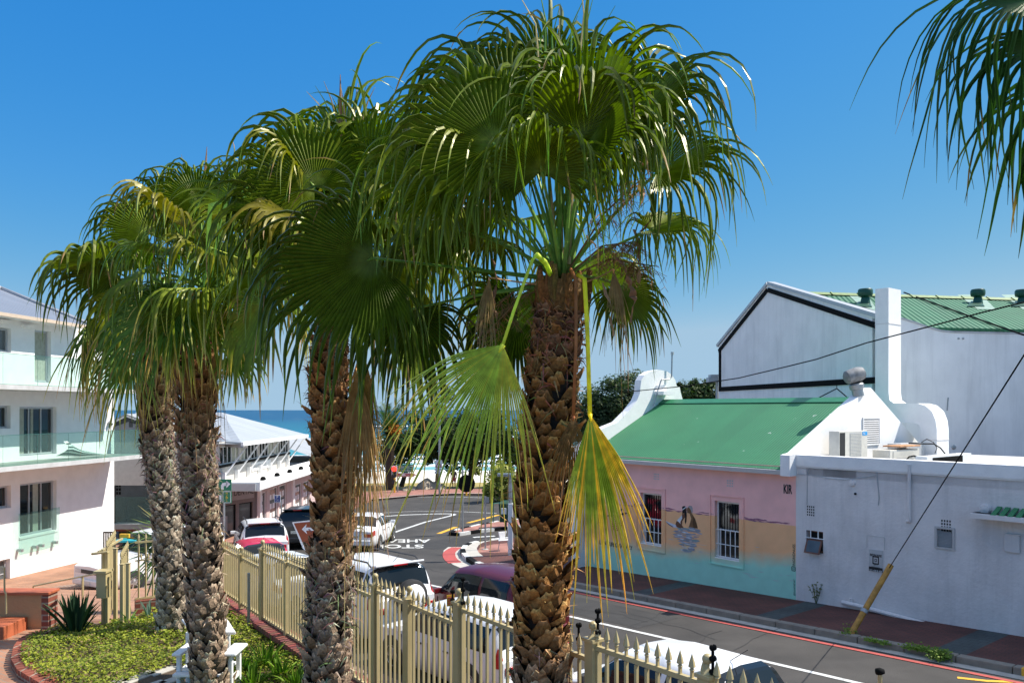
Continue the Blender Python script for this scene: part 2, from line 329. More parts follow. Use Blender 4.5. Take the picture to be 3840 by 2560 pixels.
# ================= TERRAIN, ROAD, SEA =================
def ss(a,b,x):
    t=min(1,max(0,(x-a)/(b-a))); return t*t*(3-2*t)
def terr(X,Y):
    z=gz(max(-60,min(60,X)),min(Y,90))
    if Y<82: tg=-7.35
    elif Y<134: tg=-7.35-(Y-82)/52*3.15
    else: tg=-10.5-(Y-134)*.05
    k=ss(72,84,Y); return (z-.02)*(1-k)+(H+max(tg,-16))*k
def terrain():
    mb=MB(); xs=[-400,-200,-120,-80,-60,-45]+[-30+3*i for i in range(31)]+[75,100,160,260,400]
    ys=[-20,0,20,40,60]+[66+2*i for i in range(40)]+[160,200,260]
    for y in ys:
        for x in xs: mb.v.append((x,y,terr(x,y)-.03+(noise.noise(V((x*.15,y*.15,0)))*.25 if y>84 else 0)))
    n=len(xs); fc=[]
    for j in range(len(ys)-1):
        for i in range(n-1): mb.f.append((j*n+i,j*n+i+1,(j+1)*n+i+1,(j+1)*n+i))
    mb.c=[(1,1,1)]*len(mb.v)
    for f in mb.f:
        yc=ys[f[0]//n]; xc=xs[f[0]%n]; mb.m.append(2 if yc>=80 else (1 if yc>=66 else 0))
    struct(build('ground',mb,[m_terr,m_grassdry,m_sand],smooth=True))
terrain()
mb=MB(); 
for (x0,x1,y0,y1) in [(-70,80,-12,66)]:
    nx,ny=6,6
    mb.quad(*[V((x,y,gz(x,y))) for x,y in((x0,y0),(x1,y0),(x1,y1),(x0,y1))])
struct(build('road',mb,m_asphalt))
# sea
m,nt,b,N,L=newmat('sea_water')
tc=N.new('ShaderNodeTexCoord'); sx=N.new('ShaderNodeSeparateXYZ'); L.new(tc.outputs['Object'],sx.inputs[0])
mr=N.new('ShaderNodeMapRange'); mr.inputs[1].default_value=125; mr.inputs[2].default_value=900; L.new(sx.outputs['Y'],mr.inputs[0])
cr=ramp(N,[(0,(.22,.42,.4)),(.05,(.07,.27,.3)),(.3,(.02,.14,.2)),(1,(.012,.075,.15))]); L.new(mr.outputs[0],cr.inputs[0])
mp=N.new('ShaderNodeMapping'); mp.inputs['Scale'].default_value=(.012,.05,1); L.new(tc.outputs['Object'],mp.inputs[0])
n=N.new('ShaderNodeTexNoise'); n.inputs['Scale'].default_value=1; n.inputs['Detail'].default_value=9; n.inputs['Roughness'].default_value=.62; L.new(mp.outputs[0],n.inputs['Vector'])
fr_=ramp(N,[(.66,(0,0,0)),(.71,(1,1,1))]); L.new(n.outputs['Fac'],fr_.inputs[0])
mx=N.new('ShaderNodeMixRGB'); mx.inputs[2].default_value=(.8,.85,.86,1); L.new(fr_.outputs[0],mx.inputs[0]); L.new(cr.outputs[0],mx.inputs[1])
n2=N.new('ShaderNodeTexNoise'); n2.inputs['Scale'].default_value=.5; n2.inputs['Detail'].default_value=8; mp2=N.new('ShaderNodeMapping'); mp2.inputs['Scale'].default_value=(.15,.7,1); L.new(tc.outputs['Object'],mp2.inputs[0]); L.new(mp2.outputs[0],n2.inputs['Vector'])
sc_=N.new('ShaderNodeVectorMath'); sc_.operation='SCALE'; ma=N.new('ShaderNodeMapRange'); ma.inputs[3].default_value=.55; ma.inputs[4].default_value=1.45; L.new(n2.outputs['Fac'],ma.inputs[0]); L.new(mx.outputs[0],sc_.inputs[0]); L.new(ma.outputs[0],sc_.inputs['Scale']); L.new(sc_.outputs[0],b.inputs['Base Color'])
b.inputs['Roughness'].default_value=.45; b.inputs['Specular IOR Level'].default_value=.25
bp=N.new('ShaderNodeBump'); bp.inputs['Strength'].default_value=.5; bp.inputs['Distance'].default_value=.4; L.new(n2.outputs['Fac'],bp.inputs['Height']); L.new(bp.outputs[0],b.inputs['Normal'])
m_sea=m
mb=MB(); mb.quad(V((-15000,112,H-10.5)),V((15000,112,H-10.5)),V((15000,24000,H-10.5)),V((-15000,24000,H-10.5)))
struct(build('sea',mb,m_sea))
# surf: rolls of foam near the beach
m_foam=M('sea_foam',(.82,.85,.86),.8,.08,.5,bump=.4,bscale=2)
mb=MB()
for (y,h,x0,x1,w) in [(137,.25,-80,60,3.0),(146,.5,-75,40,3.5),(158,.9,-80,70,5),(176,.8,-60,60,4),(215,.8,-30,60,6),(270,.9,-60,-10,5),(300,1.0,-20,70,7),(380,1.0,-20,60,9),(500,1.2,-90,-60,8)]:
    n=60; rows=[]
    for i in range(n+1):
        x=x0+(x1-x0)*i/n; e=math.sin(PI*i/n)**.4 if 0<i<n else 0
        yy=y+math.sin(x*.07+y)*2+noise.noise(V((x*.11,y,0)))*3; ww=w*e*(.35+.9*abs(noise.noise(V((x*.16,y,3)))))
        hh=h*e*(.5+.8*abs(noise.noise(V((x*.2,y,7)))))
        rows.append([V((x,yy-ww,H-10.49)),V((x,yy-ww*.3,H-10.49+hh)),V((x,yy+ww*.3,H-10.49+hh*.8)),V((x,yy+ww,H-10.49))])
    for i in range(n):
        for k in range(3): mb.quad(rows[i][k],rows[i+1][k],rows[i+1][k+1],rows[i][k+1])
o=build('sea_foam',mb,m_foam,smooth=True); o['kind']='stuff'; tag(o,'white lines of surf breaking along the beach','surf')
# ---- pavements ----
def slab(name,pts,mat,h,hb=.4,inset=0):
    """pts: ground xy (Vector), top at gz+h with vertical kerb face"""
    top=[V((p.x,p.y,gz(p.x,p.y)+h)) for p in pts]; bot=[V((p.x,p.y,gz(p.x,p.y)-.1)) for p in pts]
    mb=MB(); n=len(pts); mb.add(top+bot,[tuple(range(n))]+[(i,(i+1)%n,(i+1)%n+n,i+n) for i in range(n)])
    return struct(build(name,mb,mat))
def strip(mb,pts,w,h=.008,side=0):
    pts=[V((p.x,p.y,0)) for p in pts]; L_=[];R_=[]
    for i,p in enumerate(pts):
        t=(pts[min(i+1,len(pts)-1)]-pts[max(i-1,0)]).normalized(); q=V((-t.y,t.x,0))
        a=p+q*(w/2+side); b_=p-q*(w/2-side)
        L_.append(V((a.x,a.y,gz(a.x,a.y)+h))); R_.append(V((b_.x,b_.y,gz(b_.x,b_.y)+h)))
    for i in range(len(pts)-1): mb.quad(L_[i],R_[i],R_[i+1],L_[i+1])
kc=[G(1907,2026),G(1840,2034),G(1790,2041),G(1762,2048),G(1745,2058),G(1735,2072),G(1740,2088),G(1757,2104),G(1790,2123),G(1840,2139)]
side_right=[ST(-16,-2.3),ST(-16,.3),ST(7.4,.3),ST(7.4,9),ST(12.5,9)]+[ST(12.5,6)]
slab('pavement',[ST(-16,-2.3),ST(8.6,-2.3)]+kc[::-1]+[ST(12.8,4.5),ST(12.8,12),ST(-16,12)],m_pave,.125)
# kerb stones (separate sheet step), gutter, painted lines
def kerb(name,pts,mat,w=.15,h=.14):
    mb=MB(); pts=[V((p.x,p.y,0)) for p in pts]; secs=[]
    for i,p in enumerate(pts):
        t=(pts[min(i+1,len(pts)-1)]-pts[max(i-1,0)]).normalized(); q=V((-t.y,t.x,0))
        z=gz(p.x,p.y); secs.append([p+V((0,0,z-.05)),p+V((0,0,z+h-.02)),p+q*.02+V((0,0,z+h)),p+q*w+V((0,0,z+h)),p+q*w+V((0,0,z-.05))])
    for i in range(len(secs)-1):
        for k in range(4): mb.quad(secs[i][k],secs[i][k+1],secs[i+1][k+1],secs[i+1][k])
    return struct(build(name,mb,mat))
line=[ST(-16+1.0*i,-2.45) for i in range(25)]
kerb('kerb',[line[i] for i in range(len(line)-1,-1,-1)][::-1],m_kerb,.0,.14) if 0 else None
mb=MB()
for i in range(25):      # individual kerb stones with joints
    a=ST(-16+i,-2.42,.04); c2=ST(-16+i+.985,-2.42,.04); mid=(a+c2)/2
    ee=(c2-a).normalized(); zz_=V((0,0,1)); vv=Vn
    mb.box(mid,ee,vv,zz_,(c2-a).length/2,.11,.105+rnd.uniform(-.004,.004))
struct(build('kerb',mb,m_kerb,bevel=.02))
mb=MB(); n=len(kc)
for i in range(n-1):
    mb.mi=i%2
    p,q=kc[i],kc[i+1]; e=(q-p); e.z=0; l=e.length; e.normalize(); s_=V((-e.y,e.x,0))
    m0=(p+q)/2; m0.z=gz(m0.x,m0.y)+.045; mb.box(m0,e,s_,V((0,0,1)),l/2,.1,.11)
struct(build('painted_kerb',mb,[m_mark,m_black]))
mb=MB(); strip(mb,[ST(-16,-2.66),ST(9,-2.66)],.26,.006); 
strip(mb,[G(1715,2050),G(1700,2062),G(1698,2078),G(1710,2096),G(1740,2114),G(1790,2134)],.8,.006)
struct(build('gutter',mb,m_gutc))
mb=MB(); strip(mb,[ST(-8,-3.0),ST(-2,-3.03),ST(9.5,-3.0)],.13,.012)
strip(mb,[G(1715,2052),G(1703,2057),G(1692,2064),G(1685,2071),G(1683,2080),G(1686,2090),G(1693,2099),G(1706,2110)],.5,.012)
struct(build('red_road_line',mb,m_red))
mb=MB()
strip(mb,[G(1560,2181),G(1633,2197),G(1700,2212),G(2126,2308),G(2526,2399),G(3225,2562),G(3500,2626)],.13)
strip(mb,[G(1300,1948),G(1403,1938),G(1518,1930),G(1640,1926),G(1695,1926)],.32)
strip(mb,[G(1695,1926),G(1703,1929),G(1692,1933)],.3,.010)
strip(mb,[G(1692,1933),G(1594,1957),G(1480,1995),G(1388,2035),G(1330,2062)],.22)
strip(mb,[G(1380,1926),G(1518,1918),G(1671,1915),G(1862,1924)],.12)
strip(mb,[G(1774,2014),G(1856,2009)],.3)
strip(mb,[G(1500,1862),G(1700,1862),G(1850,1867)],.15)
struct(build('white_road_marking',mb,m_mark))
mb=MB(); strip(mb,[G(1645,2000),G(1710,1975)],.25); strip(mb,[G(1755,1960),G(1870,1930)],.28); strip(mb,[G(1380,1952),G(1430,1943)],.2)
strip(mb,[G(3590,2540),G(3700,2552),G(3800,2556)],.12)
struct(build('yellow_road_marking',mb,m_yel))
mb=MB()
for (a,b_,c,d_) in((-3.5,-1.2,-7.6,-6.1),(1.2,4.8,-4.9,-3.4),(6.5,8.0,-7.4,-5.6),(-8.5,-6.6,-5.0,-3.9),(11,15.5,-6.2,-4.6),(16,18.5,-1.0,3.5)): mb.quad(*[ST(t,s_,.004) for t,s_ in((a,c),(b_,c),(b_,d_),(a,d_))])
struct(build('asphalt_repair_patch',mb,M('dark_asphalt_patch',(.034,.032,.03),.9,.2,2,bump=.5,bscale=60)))
r_=random.Random(12); mb=MB()
for k in range(16):
    t=r_.uniform(-10,14); s_=r_.uniform(-8.5,-3.2); pts=[]; dx=r_.choice((1,.1)); dy=r_.uniform(-.4,.4)+(1-dx)
    for q in range(9): pts.append(ST(t,s_)); t+=dx*.45+r_.gauss(0,.06); s_+=dy*.3+r_.gauss(0,.1)
    strip(mb,pts,.018,.007)
struct(build('asphalt_crack',mb,M('crack_filler',(.02,.02,.02),.8,.1)))
# letters on the road, upside down as seen from here
def roadtext(s,px0,px1,y,hy):
    cu=bpy.data.curves.new('road_lettering','FONT'); cu.body=s; cu.size=1; cu.offset=.02; t=bpy.data.objects.new('tmp',cu); me=bpy.data.meshes.new_from_object(t); bpy.data.objects.remove(t)
    w0=max(v.co.x for v in me.vertices); h0=max(v.co.y for v in me.vertices); mb=MB()
    mb.v=[tuple(G(px1-v.co.x/w0*(px1-px0),y+v.co.y/h0*hy,.010)) for v in me.vertices]; mb.f=[tuple(p.vertices) for p in me.polygons]; mb.c=[(1,1,1)]*len(mb.v); mb.m=[0]*len(mb.f)
    struct(build('road_lettering',mb,m_mark))
roadtext('AHEAD',1402,1612,2021,12); roadtext('STOP',1400,1590,2041,13)
# tactile bands across the pavement
mb=MB()
for t in(3.5,-.6,-4.8): mb.quad(*[ST(a,s,.129) for a,s in((t-.3,-2.3),(t+.3,-2.3),(t+.3,-.01),(t-.3,-.01))])
struct(build('paving_band',mb,m_teal))
# corner apron red / pale paving
mb=MB(); pts=[G(1785,2071,.125),G(1800,2052,.125),G(1850,2040,.125),G(1960,2030,.125),G(1960,2058,.125),G(1900,2070,.125)]
mb.poly([V((p.x,p.y,gz(p.x,p.y)+.130)) for p in pts]); struct(build('brick_apron',mb,m_redpave))
mb=MB(); strip(mb,[V((p.x,p.y,0))+V((.28,.25,0)) for p in kc[1:8]],.55,.134); struct(build('concrete_apron',mb,m_gutc))
# traffic island
isl=[G(1690,2006),G(1720,1992),G(1800,1975),G(1870,1962),G(1990,1950),G(2000,1975),G(1900,1985),G(1800,1996),G(1720,2008)]
slab('traffic_island',isl,m_redpave,.12)
mb=MB()
for i in range(len(isl)):
    p,q=isl[i],isl[(i+1)%len(isl)]; n_=max(1,int((q-p).length/.7))
    for k in range(n_):
        mb.mi=k%2; a=p.lerp(q,k/n_); b2=p.lerp(q,(k+1)/n_); e=b2-a; e.z=0; l=e.length; e.normalize(); m0=(a+b2)/2; m0.z=gz(m0.x,m0.y)+.05
        mb.box(m0,e,V((-e.y,e.x,0)),V((0,0,1)),l/2,.09,.10)
struct(build('island_kerb',mb,[m_black,m_mark]))
# far pavement on the beach side
fp=[G(900,1912),G(1150,1898),G(1300,1884),G(1420,1875),G(1560,1862),G(1700,1855),G(1820,1856),G(1900,1866),G(2050,1880),G(2060,1850),G(1850,1838),G(1560,1836),G(1420,1846),G(1150,1862),G(900,1874)]
slab('beach_pavement',fp,m_redpave,.13)
mb=MB(); strip(mb,fp[:9],.3,.138); struct(build('beach_kerb',mb,m_gutc))
# near-side pavement next to the parked cars
slab('near_pavement',[ST(-10,-11.4),ST(14,-11.4),ST(18,-11.4),ST(18,-15.2),ST(-10,-15.2)],brick('brown_brick_paving',(.3,.2,.15),(.25,.17,.13),(.2,.15,.12),.2,.1,.008,ST_ROT),.12)
slab('shop_pavement',[V((-13.3,36,0)),V((-10.8,36,0)),V((-10.6,62,0)),V((-13.3,62,0))],m_redpave,.14)

# ================= PINK BUILDING =================
gA=gz(A.x,A.y)
baseA=V((A.x,A.y,gA))
FA=Fr(A,Un,-Vn)
def murals():
    m,nt,b,N,L=newmat('mural_paint'); b.inputs['Roughness'].default_value=.9
    tc=N.new('ShaderNodeTexCoord')
    dt=N.new('ShaderNodeVectorMath'); dt.operation='DOT_PRODUCT'; dt.inputs[1].default_value=Un; L.new(tc.outputs['Object'],dt.inputs[0])
    sx=N.new('ShaderNodeSeparateXYZ'); L.new(tc.outputs['Object'],sx.inputs[0])
    n=N.new('ShaderNodeTexNoise'); n.inputs['Scale'].default_value=1.6; n.inputs['Detail'].default_value=6; L.new(tc.outputs['Object'],n.inputs['Vector'])
    # z + .08*t for the lower boundary
    a=N.new('ShaderNodeMath'); a.operation='MULTIPLY_ADD'; a.inputs[1].default_value=.075; L.new(dt.outputs['Value'],a.inputs[0]); L.new(sx.outputs['Z'],a.inputs[2])
    a2=N.new('ShaderNodeMath'); a2.operation='MULTIPLY_ADD'; a2.inputs[1].default_value=.5; L.new(n.outputs['Fac'],a2.inputs[0]); L.new(a.outputs[0],a2.inputs[2])
    zt=-4.05-(-5.19)+.25
    r=N.new('ShaderNodeMapRange'); r.inputs[1].default_value=zt-.25; r.inputs[2].default_value=zt+.25; L.new(a2.outputs[0],r.inputs[0])
    mx=N.new('ShaderNodeMixRGB'); mx.inputs[1].default_value=(.32,.62,.5,1); mx.inputs[2].default_value=(.78,.42,.21,1); L.new(r.outputs[0],mx.inputs[0])
    zp=-3.1+5.19
    r2=N.new('ShaderNodeMapRange'); r2.inputs[1].default_value=zp-.015; r2.inputs[2].default_value=zp+.015; L.new(sx.outputs['Z'],r2.inputs[0])
    mx2=N.new('ShaderNodeMixRGB'); mx2.inputs[2].default_value=(.82,.44,.40,1); L.new(r2.outputs[0],mx2.inputs[0]); L.new(mx.outputs[0],mx2.inputs[1])
    # whitish-pink towards the eave
    r3=N.new('ShaderNodeMapRange'); r3.inputs[1].default_value=3.2; r3.inputs[2].default_value=3.7; L.new(sx.outputs['Z'],r3.inputs[0])
    mx3=N.new('ShaderNodeMixRGB'); mx3.inputs[2].default_value=(.86,.46,.38,1); L.new(r3.outputs[0],mx3.inputs[0]); L.new(mx2.outputs[0],mx3.inputs[1])
    n2=N.new('ShaderNodeTexNoise'); n2.inputs['Scale'].default_value=2.5; n2.inputs['Detail'].default_value=8; L.new(tc.outputs['Object'],n2.inputs['Vector'])
    ma=N.new('ShaderNodeMapRange'); ma.inputs[3].default_value=.98; ma.inputs[4].default_value=1.34; L.new(n2.outputs['Fac'],ma.inputs[0])
    s_=N.new('ShaderNodeVectorMath'); s_.operation='SCALE'; L.new(mx3.outputs[0],s_.inputs[0]); L.new(ma.outputs[0],s_.inputs['Scale']); L.new(s_.outputs[0],b.inputs['Base Color'])
    bp=N.new('ShaderNodeBump'); bp.inputs['Strength'].default_value=.2; bp.inputs['Distance'].default_value=.02; L.new(n2.outputs['Fac'],bp.inputs['Height']); L.new(bp.outputs[0],b.inputs['Normal'])
    return m
m_mural=murals()
m_groof=corrugated('green_corrugated_roof',(.03,.19,.075),Vn,.09,rough=.6,spots=.7,dist=.008)
pk=thing('cottage',baseA,'single storey cottage with green tin roof, dutch gable and pink beach mural wall','building')
def whole(fr,lx,ly_top,rx,ty,by):
    a1,_=fr.hit(lx,ty); a0,z1=fr.hit(rx,ty); _,z0=fr.hit(rx,by); return (min(a0,a1),max(a0,a1),z0,z1)
w1=whole(FA,2402,0,2480,1853,2048) if 0 else None
def rect(fr,lx,rx,ty,by):
    a_l,_=fr.hit(lx,ty); a_r,z1=fr.hit(rx,ty); _,z0=fr.hit(rx,by); return [min(a_l,a_r),max(a_l,a_r),z0,z1]
h1=rect(FA,2402,2480,1853,2050); h2=rect(FA,2680,2771,1885,2106)
zE=H-1.62
mb=MB(); wall(mb,FA,0,8.1,gA-.6,zE+.1,[h1,h2],.2)
build('mural_wall',mb,m_mural,pk)
for i,h in enumerate((h1,h2)):
    w=window(pk,FA,h[0],h[1],h[2],h[3],-.17,m_trimw,m_glassd,0,1,.06)
    g=MB(); zm=(h[2]+h[3])/2
    for k in range(1,9): a=h[0]+(h[1]-h[0])*k/9; g.fbox(FA,a-.008,a+.008,zm,h[3]-.06,-.10,-.085)
    build('security_bars',g,m_black,w)
    g=MB()
    for k in range(0,6): a=h[0]+(h[1]-h[0])*k/5; g.fbox(FA,a-.01,a+.01,h[2]+.04,zm,-.07,-.055)
    for q in(h[2]+.06,(h[2]+zm)/2,zm): g.fbox(FA,h[0],h[1],q-.012,q+.012,-.085,-.071)
    build('window_grille',g,m_trimw,w)
    g=MB(); mgn=.17
    a0,a1,b0,b1=h[0]-mgn,h[1]+mgn,h[2]-mgn*1.1,h[3]+mgn
    for (p,q,r,s_) in((a0,a0+.03,b0,b1),(a1-.03,a1,b0,b1),(a0+.03,a1-.03,b0,b0+.03),(a0+.03,a1-.03,b1-.03,b1)): g.fbox(FA,p,q,r,s_,0,.03)
    build('plaster_surround',g,m_mural,pk)
    g=MB(); g.fbox(FA,h[0],h[1],h[2],h[2]+.03,-.17,-.01); build('window_sill',g,m_trimw,pk)
# roof, ridge cap, gutter, fascia
sR=3.94; zR=H+.34
def SV(t,s,z): p=A+Un*t+Vn*s; p.z=z; return p
mb=MB()
def roofquad(mb,t0,t1,s0,z0,s1,z1,th=.04):
    a,b2,c,d=SV(t0,s0,z0),SV(t1,s0,z0),SV(t1,s1,z1),SV(t0,s1,z1); mb.prism([a,b2,c,d],V((0,0,-th)))
roofquad(mb,.22,7.92,-.12,zE+.02,sR,zR); roofquad(mb,.22,7.92,8.0,zE,sR,zR)
build('tin_roof',mb,m_groof,pk)
mb=MB()
for t in (.22,):
    mb.prism([SV(.22,sR-.28,zR-.10),SV(.22,sR,zR+.05),SV(.22,sR+.28,zR-.10)],(SV(7.92,sR,0)-SV(.22,sR,0)))
build('ridge_cap',mb,M('green_ridge_metal',(.03,.2,.09),.4,.1),pk)
mb=MB(); mb.prism([SV(.2,-.13,zE),SV(.2,-.27,zE),SV(.2,-.26,zE-.12),SV(.2,-.14,zE-.12)],SV(8.1,0,0)-SV(.2,0,0)); build('gutter',mb,m_greyw,pk)
# right gable (parapet)
FG=Fr(A+Un*-.03,Vn,-Un)
pts=[(-.35,H-1.76),(-.35,H-1.20),(-.02,H-1.16),(3.86,H+.66),(3.98,H+.66),(8.0,H-1.55),(8.0,gA),(.02,gA),(.02,H-1.76)]
mb=MB(); mb.prism([FG.pt(a,b_) for a,b_ in pts],Un*.28)
build('right_gable',mb,m_white,pk)
# left dutch gable
FD=Fr(A+Un*7.93,Vn,-Un)
dp=[(2165,1765),(2165,1692),(2200,1655),(2263,1604),(2316,1583),(2358,1541),(2388,1502),(2400,1474),(2402,1448),(2405,1425),(2417,1406),(2438,1392),(2470,1386),(2498,1390),(2519,1404),(2533,1425),(2538,1447),(2549,1450),(2552,1468),(2560,1497)]
q=[FD.hit(*p) for p in dp]; 
q+= [(6.5,q[-1][1]-.9),(8.0,zE),(8.0,gA-.4),(q[0][0],gA-.4)]
mb=MB(); mb.prism([FD.pt(a,b_) for a,b_ in q],Un*.3)
build('dutch_gable',mb,m_white,pk)
mb=MB(); mb.box(SV(7.75,sR-.15,zR+.28),Un,Vn,V((0,0,1)),.25,.32,.07); build('gable_bracket',mb,m_white,pk)
# mural figures
Zm=lambda x,y:(2350+x/4.48,1800+y/4.48)
def mpoly(mb,pts,col,off=.004,Z=Zm):
    mb.poly([FA.pt(*FA.hit(*Z(x,y)),off) for x,y in pts],col)
mb=MB(); sk=(.16,.07,.04); sk2=(.2,.1,.045)
mr_=random.Random(3)
mpoly(mb,[(648,675),(700,700),(830,750),(900,790),(930,805),(780,785),(700,735)],(.62,.63,.7),.003)
m_mc=MA('mural_colours',.9,.12,8); build('painted_surfboard',mb,m_mc,pk); mb=MB()
mpoly(mb,[(655,690),(720,735),(790,782),(770,785),(700,742)],(.1,.11,.2),.0035)
mpoly(mb,[(822,735),(838,685),(870,675),(905,720),(960,795),(900,803),(840,785)],sk)
mpoly(mb,[(845,680),(875,640),(930,585),(975,560),(990,590),(960,620),(920,660),(900,700),(910,735),(870,690)],(.7,.72,.75),.005)
mpoly(mb,[(930,570),(985,555),(995,610),(965,640),(935,690),(932,745),(915,760),(905,700),(935,640)],sk,.006)
mpoly(mb,[(935,440),(975,428),(1005,450),(1008,520),(1012,600),(1005,690),(990,740),(978,690),(985,600),(965,550),(938,570)],(.015,.012,.012),.007)
mpoly(mb,[(935,490),(1000,440),(1006,455),(938,502)],(.75,.75,.75),.009)
mpoly(mb,[(990,480),(1008,470),(1012,500),(1000,530)],sk,.008)
mpoly(mb,[(1020,470),(1050,425),(1085,425),(1110,470),(1112,520),(1100,555),(1070,560),(1040,550),(1018,540),(1015,500)],sk2,.005)
mpoly(mb,[(1030,450),(1060,422),(1095,430),(1112,470),(1110,530),(1095,552),(1080,500),(1050,455)],(.4,.36,.36),.007)
mpoly(mb,[(1060,560),(1100,560),(1150,640),(1180,730),(1197,805),(1130,805),(1040,795),(1065,720),(1085,640)],sk2)
mpoly(mb,[(1110,600),(1150,650),(1197,805),(1120,805),(1115,700)],(.1,.05,.02),.006)
build('painted_couple',mb,m_mc,pk); mb=MB()
for k in range(110):
    y=mr_.uniform(800,1200); wd=max(30,210-abs(y-900)*.45); x=1020+mr_.uniform(-wd,wd); l=mr_.uniform(25,80); hh=mr_.uniform(5,13)
    c=mr_.choice([(.3,.31,.36),(.38,.36,.4),(.24,.33,.34),(.45,.42,.45),(.33,.3,.33),(.6,.6,.65)]); sk_=x*.0+l*.18
    mpoly(mb,[(x-l,y-sk_),(x-l*.4,y-hh-sk_*.4),(x+l*.5,y-hh+sk_*.5),(x+l,y+sk_),(x+l*.3,y+hh+sk_*.3),(x-l*.5,y+hh-sk_*.5)],c,.0042+k*.00004)
Z2=lambda x,y:(2150+x/2.6135,1700+y/2.6135)
build('painted_reflection',mb,m_mc,pk); mb=MB()
for k in range(60):      # clouds along the pink edge
    x=mr_.uniform(560,2160); y=500+(x-560)*.122+mr_.uniform(-12,16); l=mr_.uniform(20,60); hh=mr_.uniform(3,8)
    if 1060<x<1185 or 660<x<880 or 1380<x<1630: continue
    mpoly(mb,[(x-l,y-l*.12),(x,y-hh),(x+l,y+l*.12),(x,y+hh)],(.33,.14,.2),.004+k*.00003,Z2)
build('painted_cloud_band',mb,m_mc,pk); mb=MB()
for k in range(34):      # white ripples
    x=mr_.uniform(900,2140); y=760+(x-900)*.14+mr_.uniform(0,330); l=mr_.uniform(15,60); hh=mr_.uniform(2,5)
    if 640<x<960 or 1340<x<1690: continue
    mpoly(mb,[(x-l,y-l*.12),(x,y+hh-1),(x+l,y+l*.16),(x,y+hh*2)],(.55,.53,.53),.0045+k*.00003,Z2)
# striped round emblem and leaves left of the first window
build('painted_ripples',mb,m_mc,pk); mb=MB()
for k in range(9):
    yy=605+k*17; wd=56*math.sqrt(max(.05,1-((k-4)/5)**2)); mpoly(mb,[(425-wd,yy-4),(425+wd,yy+6),(425+wd,yy+16),(425-wd,yy+6)],(.4,.04,.06),.004,Z2)
for (x,y,dx,dy) in((420,590,-70,-50),(430,590,60,-60),(425,590,-20,-100),(440,600,100,-20),(410,600,-90,10),(425,740,0,30)):
    mpoly(mb,[(x,y),(x+dx*.5-dy*.12,y+dy*.5+dx*.12),(x+dx,y+dy),(x+dx*.5+dy*.12,y+dy*.5-dx*.12)],(.03,.03,.03),.005,Z2)
build('painted_emblem',mb,m_mc,pk)
def walltext(name,fr,s,px0,px1,ybase,yh,mat,parent,off=.006,xs=None,bold=0):
    """text on frame; base-left at (px0,ybase), cap height yh px"""
    a0,z0=fr.hit(px0,ybase); a1,_=fr.hit(px1,ybase); _,zt=fr.hit(px0,ybase-yh)
    right=fr.e if a1>a0 else -fr.e; size=(zt-z0)/.72
    t=text(name,s,fr.pt(a0,z0,off),right,V((0,0,1)),size,mat,None,1.0,0,bold=bold)
    o=fr.pt(a0,z0,off); w0=max((v.co-o).dot(right) for v in t.data.vertices); k=abs(a1-a0)/w0; base=V(parent['_b']) 
    for v in t.data.vertices:
        d=(v.co-o).dot(right); v.co=v.co+right*(d*(k-1))-base
    t.parent=parent; t['_b']=tuple(base); return t
walltext('lettering',FA,'KIR',2938,2971,1847,33,m_text,pk,bold=.03)
walltext('lettering',FA,'LIVING LIFE CREATIVELY',2248,2372,2038,15,m_text,pk,bold=.02)
def vtext(s,px,y0,y1,wpx,mat,off=.006):
    a,z0=FA.hit(px,y0); _,z1=FA.hit(px,y1); a2,_=FA.hit(px-wpx,y0); o=FA.pt(a,z0,off)
    t=text('lettering',s,o,V((0,0,1)),Un,abs(a2-a)/.72,mat,None,1,0); w0=max((v.co-o).z for v in t.data.vertices); base=V(pk['_b'])
    for v in t.data.vertices:
        d=v.co.z-o.z; v.co.z=o.z+d*(z1-z0)/w0; v.co-=base
    t.parent=pk
vtext('INGRIDNUSS',2982,2121,2040,10,m_text); vtext('@SDULASTREETART',2982,2232,2171,6,m_text)
mb=MB(); a,z=FA.hit(2976,2131)
for r0,r1 in((.065,.05),(.03,.02)):
    n=16
    for k in range(n):
        q0,q1=2*PI*k/n,2*PI*(k+1)/n; f=lambda q,r:FA.pt(a+math.copysign(abs(math.cos(q))**.5,math.cos(q))*r,z+math.copysign(abs(math.sin(q))**.5,math.sin(q))*r,.006)
        mb.quad(f(q0,r1),f(q0,r0),f(q1,r0),f(q1,r1))
build('camera_emblem',mb,m_text,pk)
def airbrick(fr,px,py,n,m_,parent,cell=.045,mat=m_dark):
    a,z=fr.hit(px,py); mb=MB()
    for i in range(n):
        for j in range(m_): mb.fbox(fr,a-i*cell*1.3,a-i*cell*1.3-cell*.7,z-j*cell*1.6,z-j*cell*1.6-cell,-.01,.003)
    return build('air_vent',mb,mat,parent)
airbrick(FA,2452,1774,4,3,pk,mat=m_greyw); airbrick(FA,2726,1798,4,3,pk,mat=m_greyw)
mb=MB(); a,z=FA.hit(2728,2225); mb.fbox(FA,a-.1,a+.1,z-.04,z+.06,0,.01); build('drain_opening',mb,m_dark,pk)
# TV / service mast on dutch gable
sm=thing('service_mast',FD.pt(*FD.hit(2470,1424),.1),'thin bent metal mast fixed to the top of the white curved gable','mast')
mb=MB(); f=lambda x,y,o=.12:FD.pt(*FD.hit(x,y),o)
mb.tube([f(2440,1520),f(2470,1425)],.025); mb.tube([f(2472,1424),f(2502,1421),f(2509,1413),f(2511,1330)],.03,8)
build('mast_tube',mb,m_steel,sm)
mb=MB(); mb.lathe([(0,-.06),(.06,-.05),(.06,.05),(0,.06)],f(2512,1325),(0,0,1),10); build('insulator',mb,m_greyw,sm)

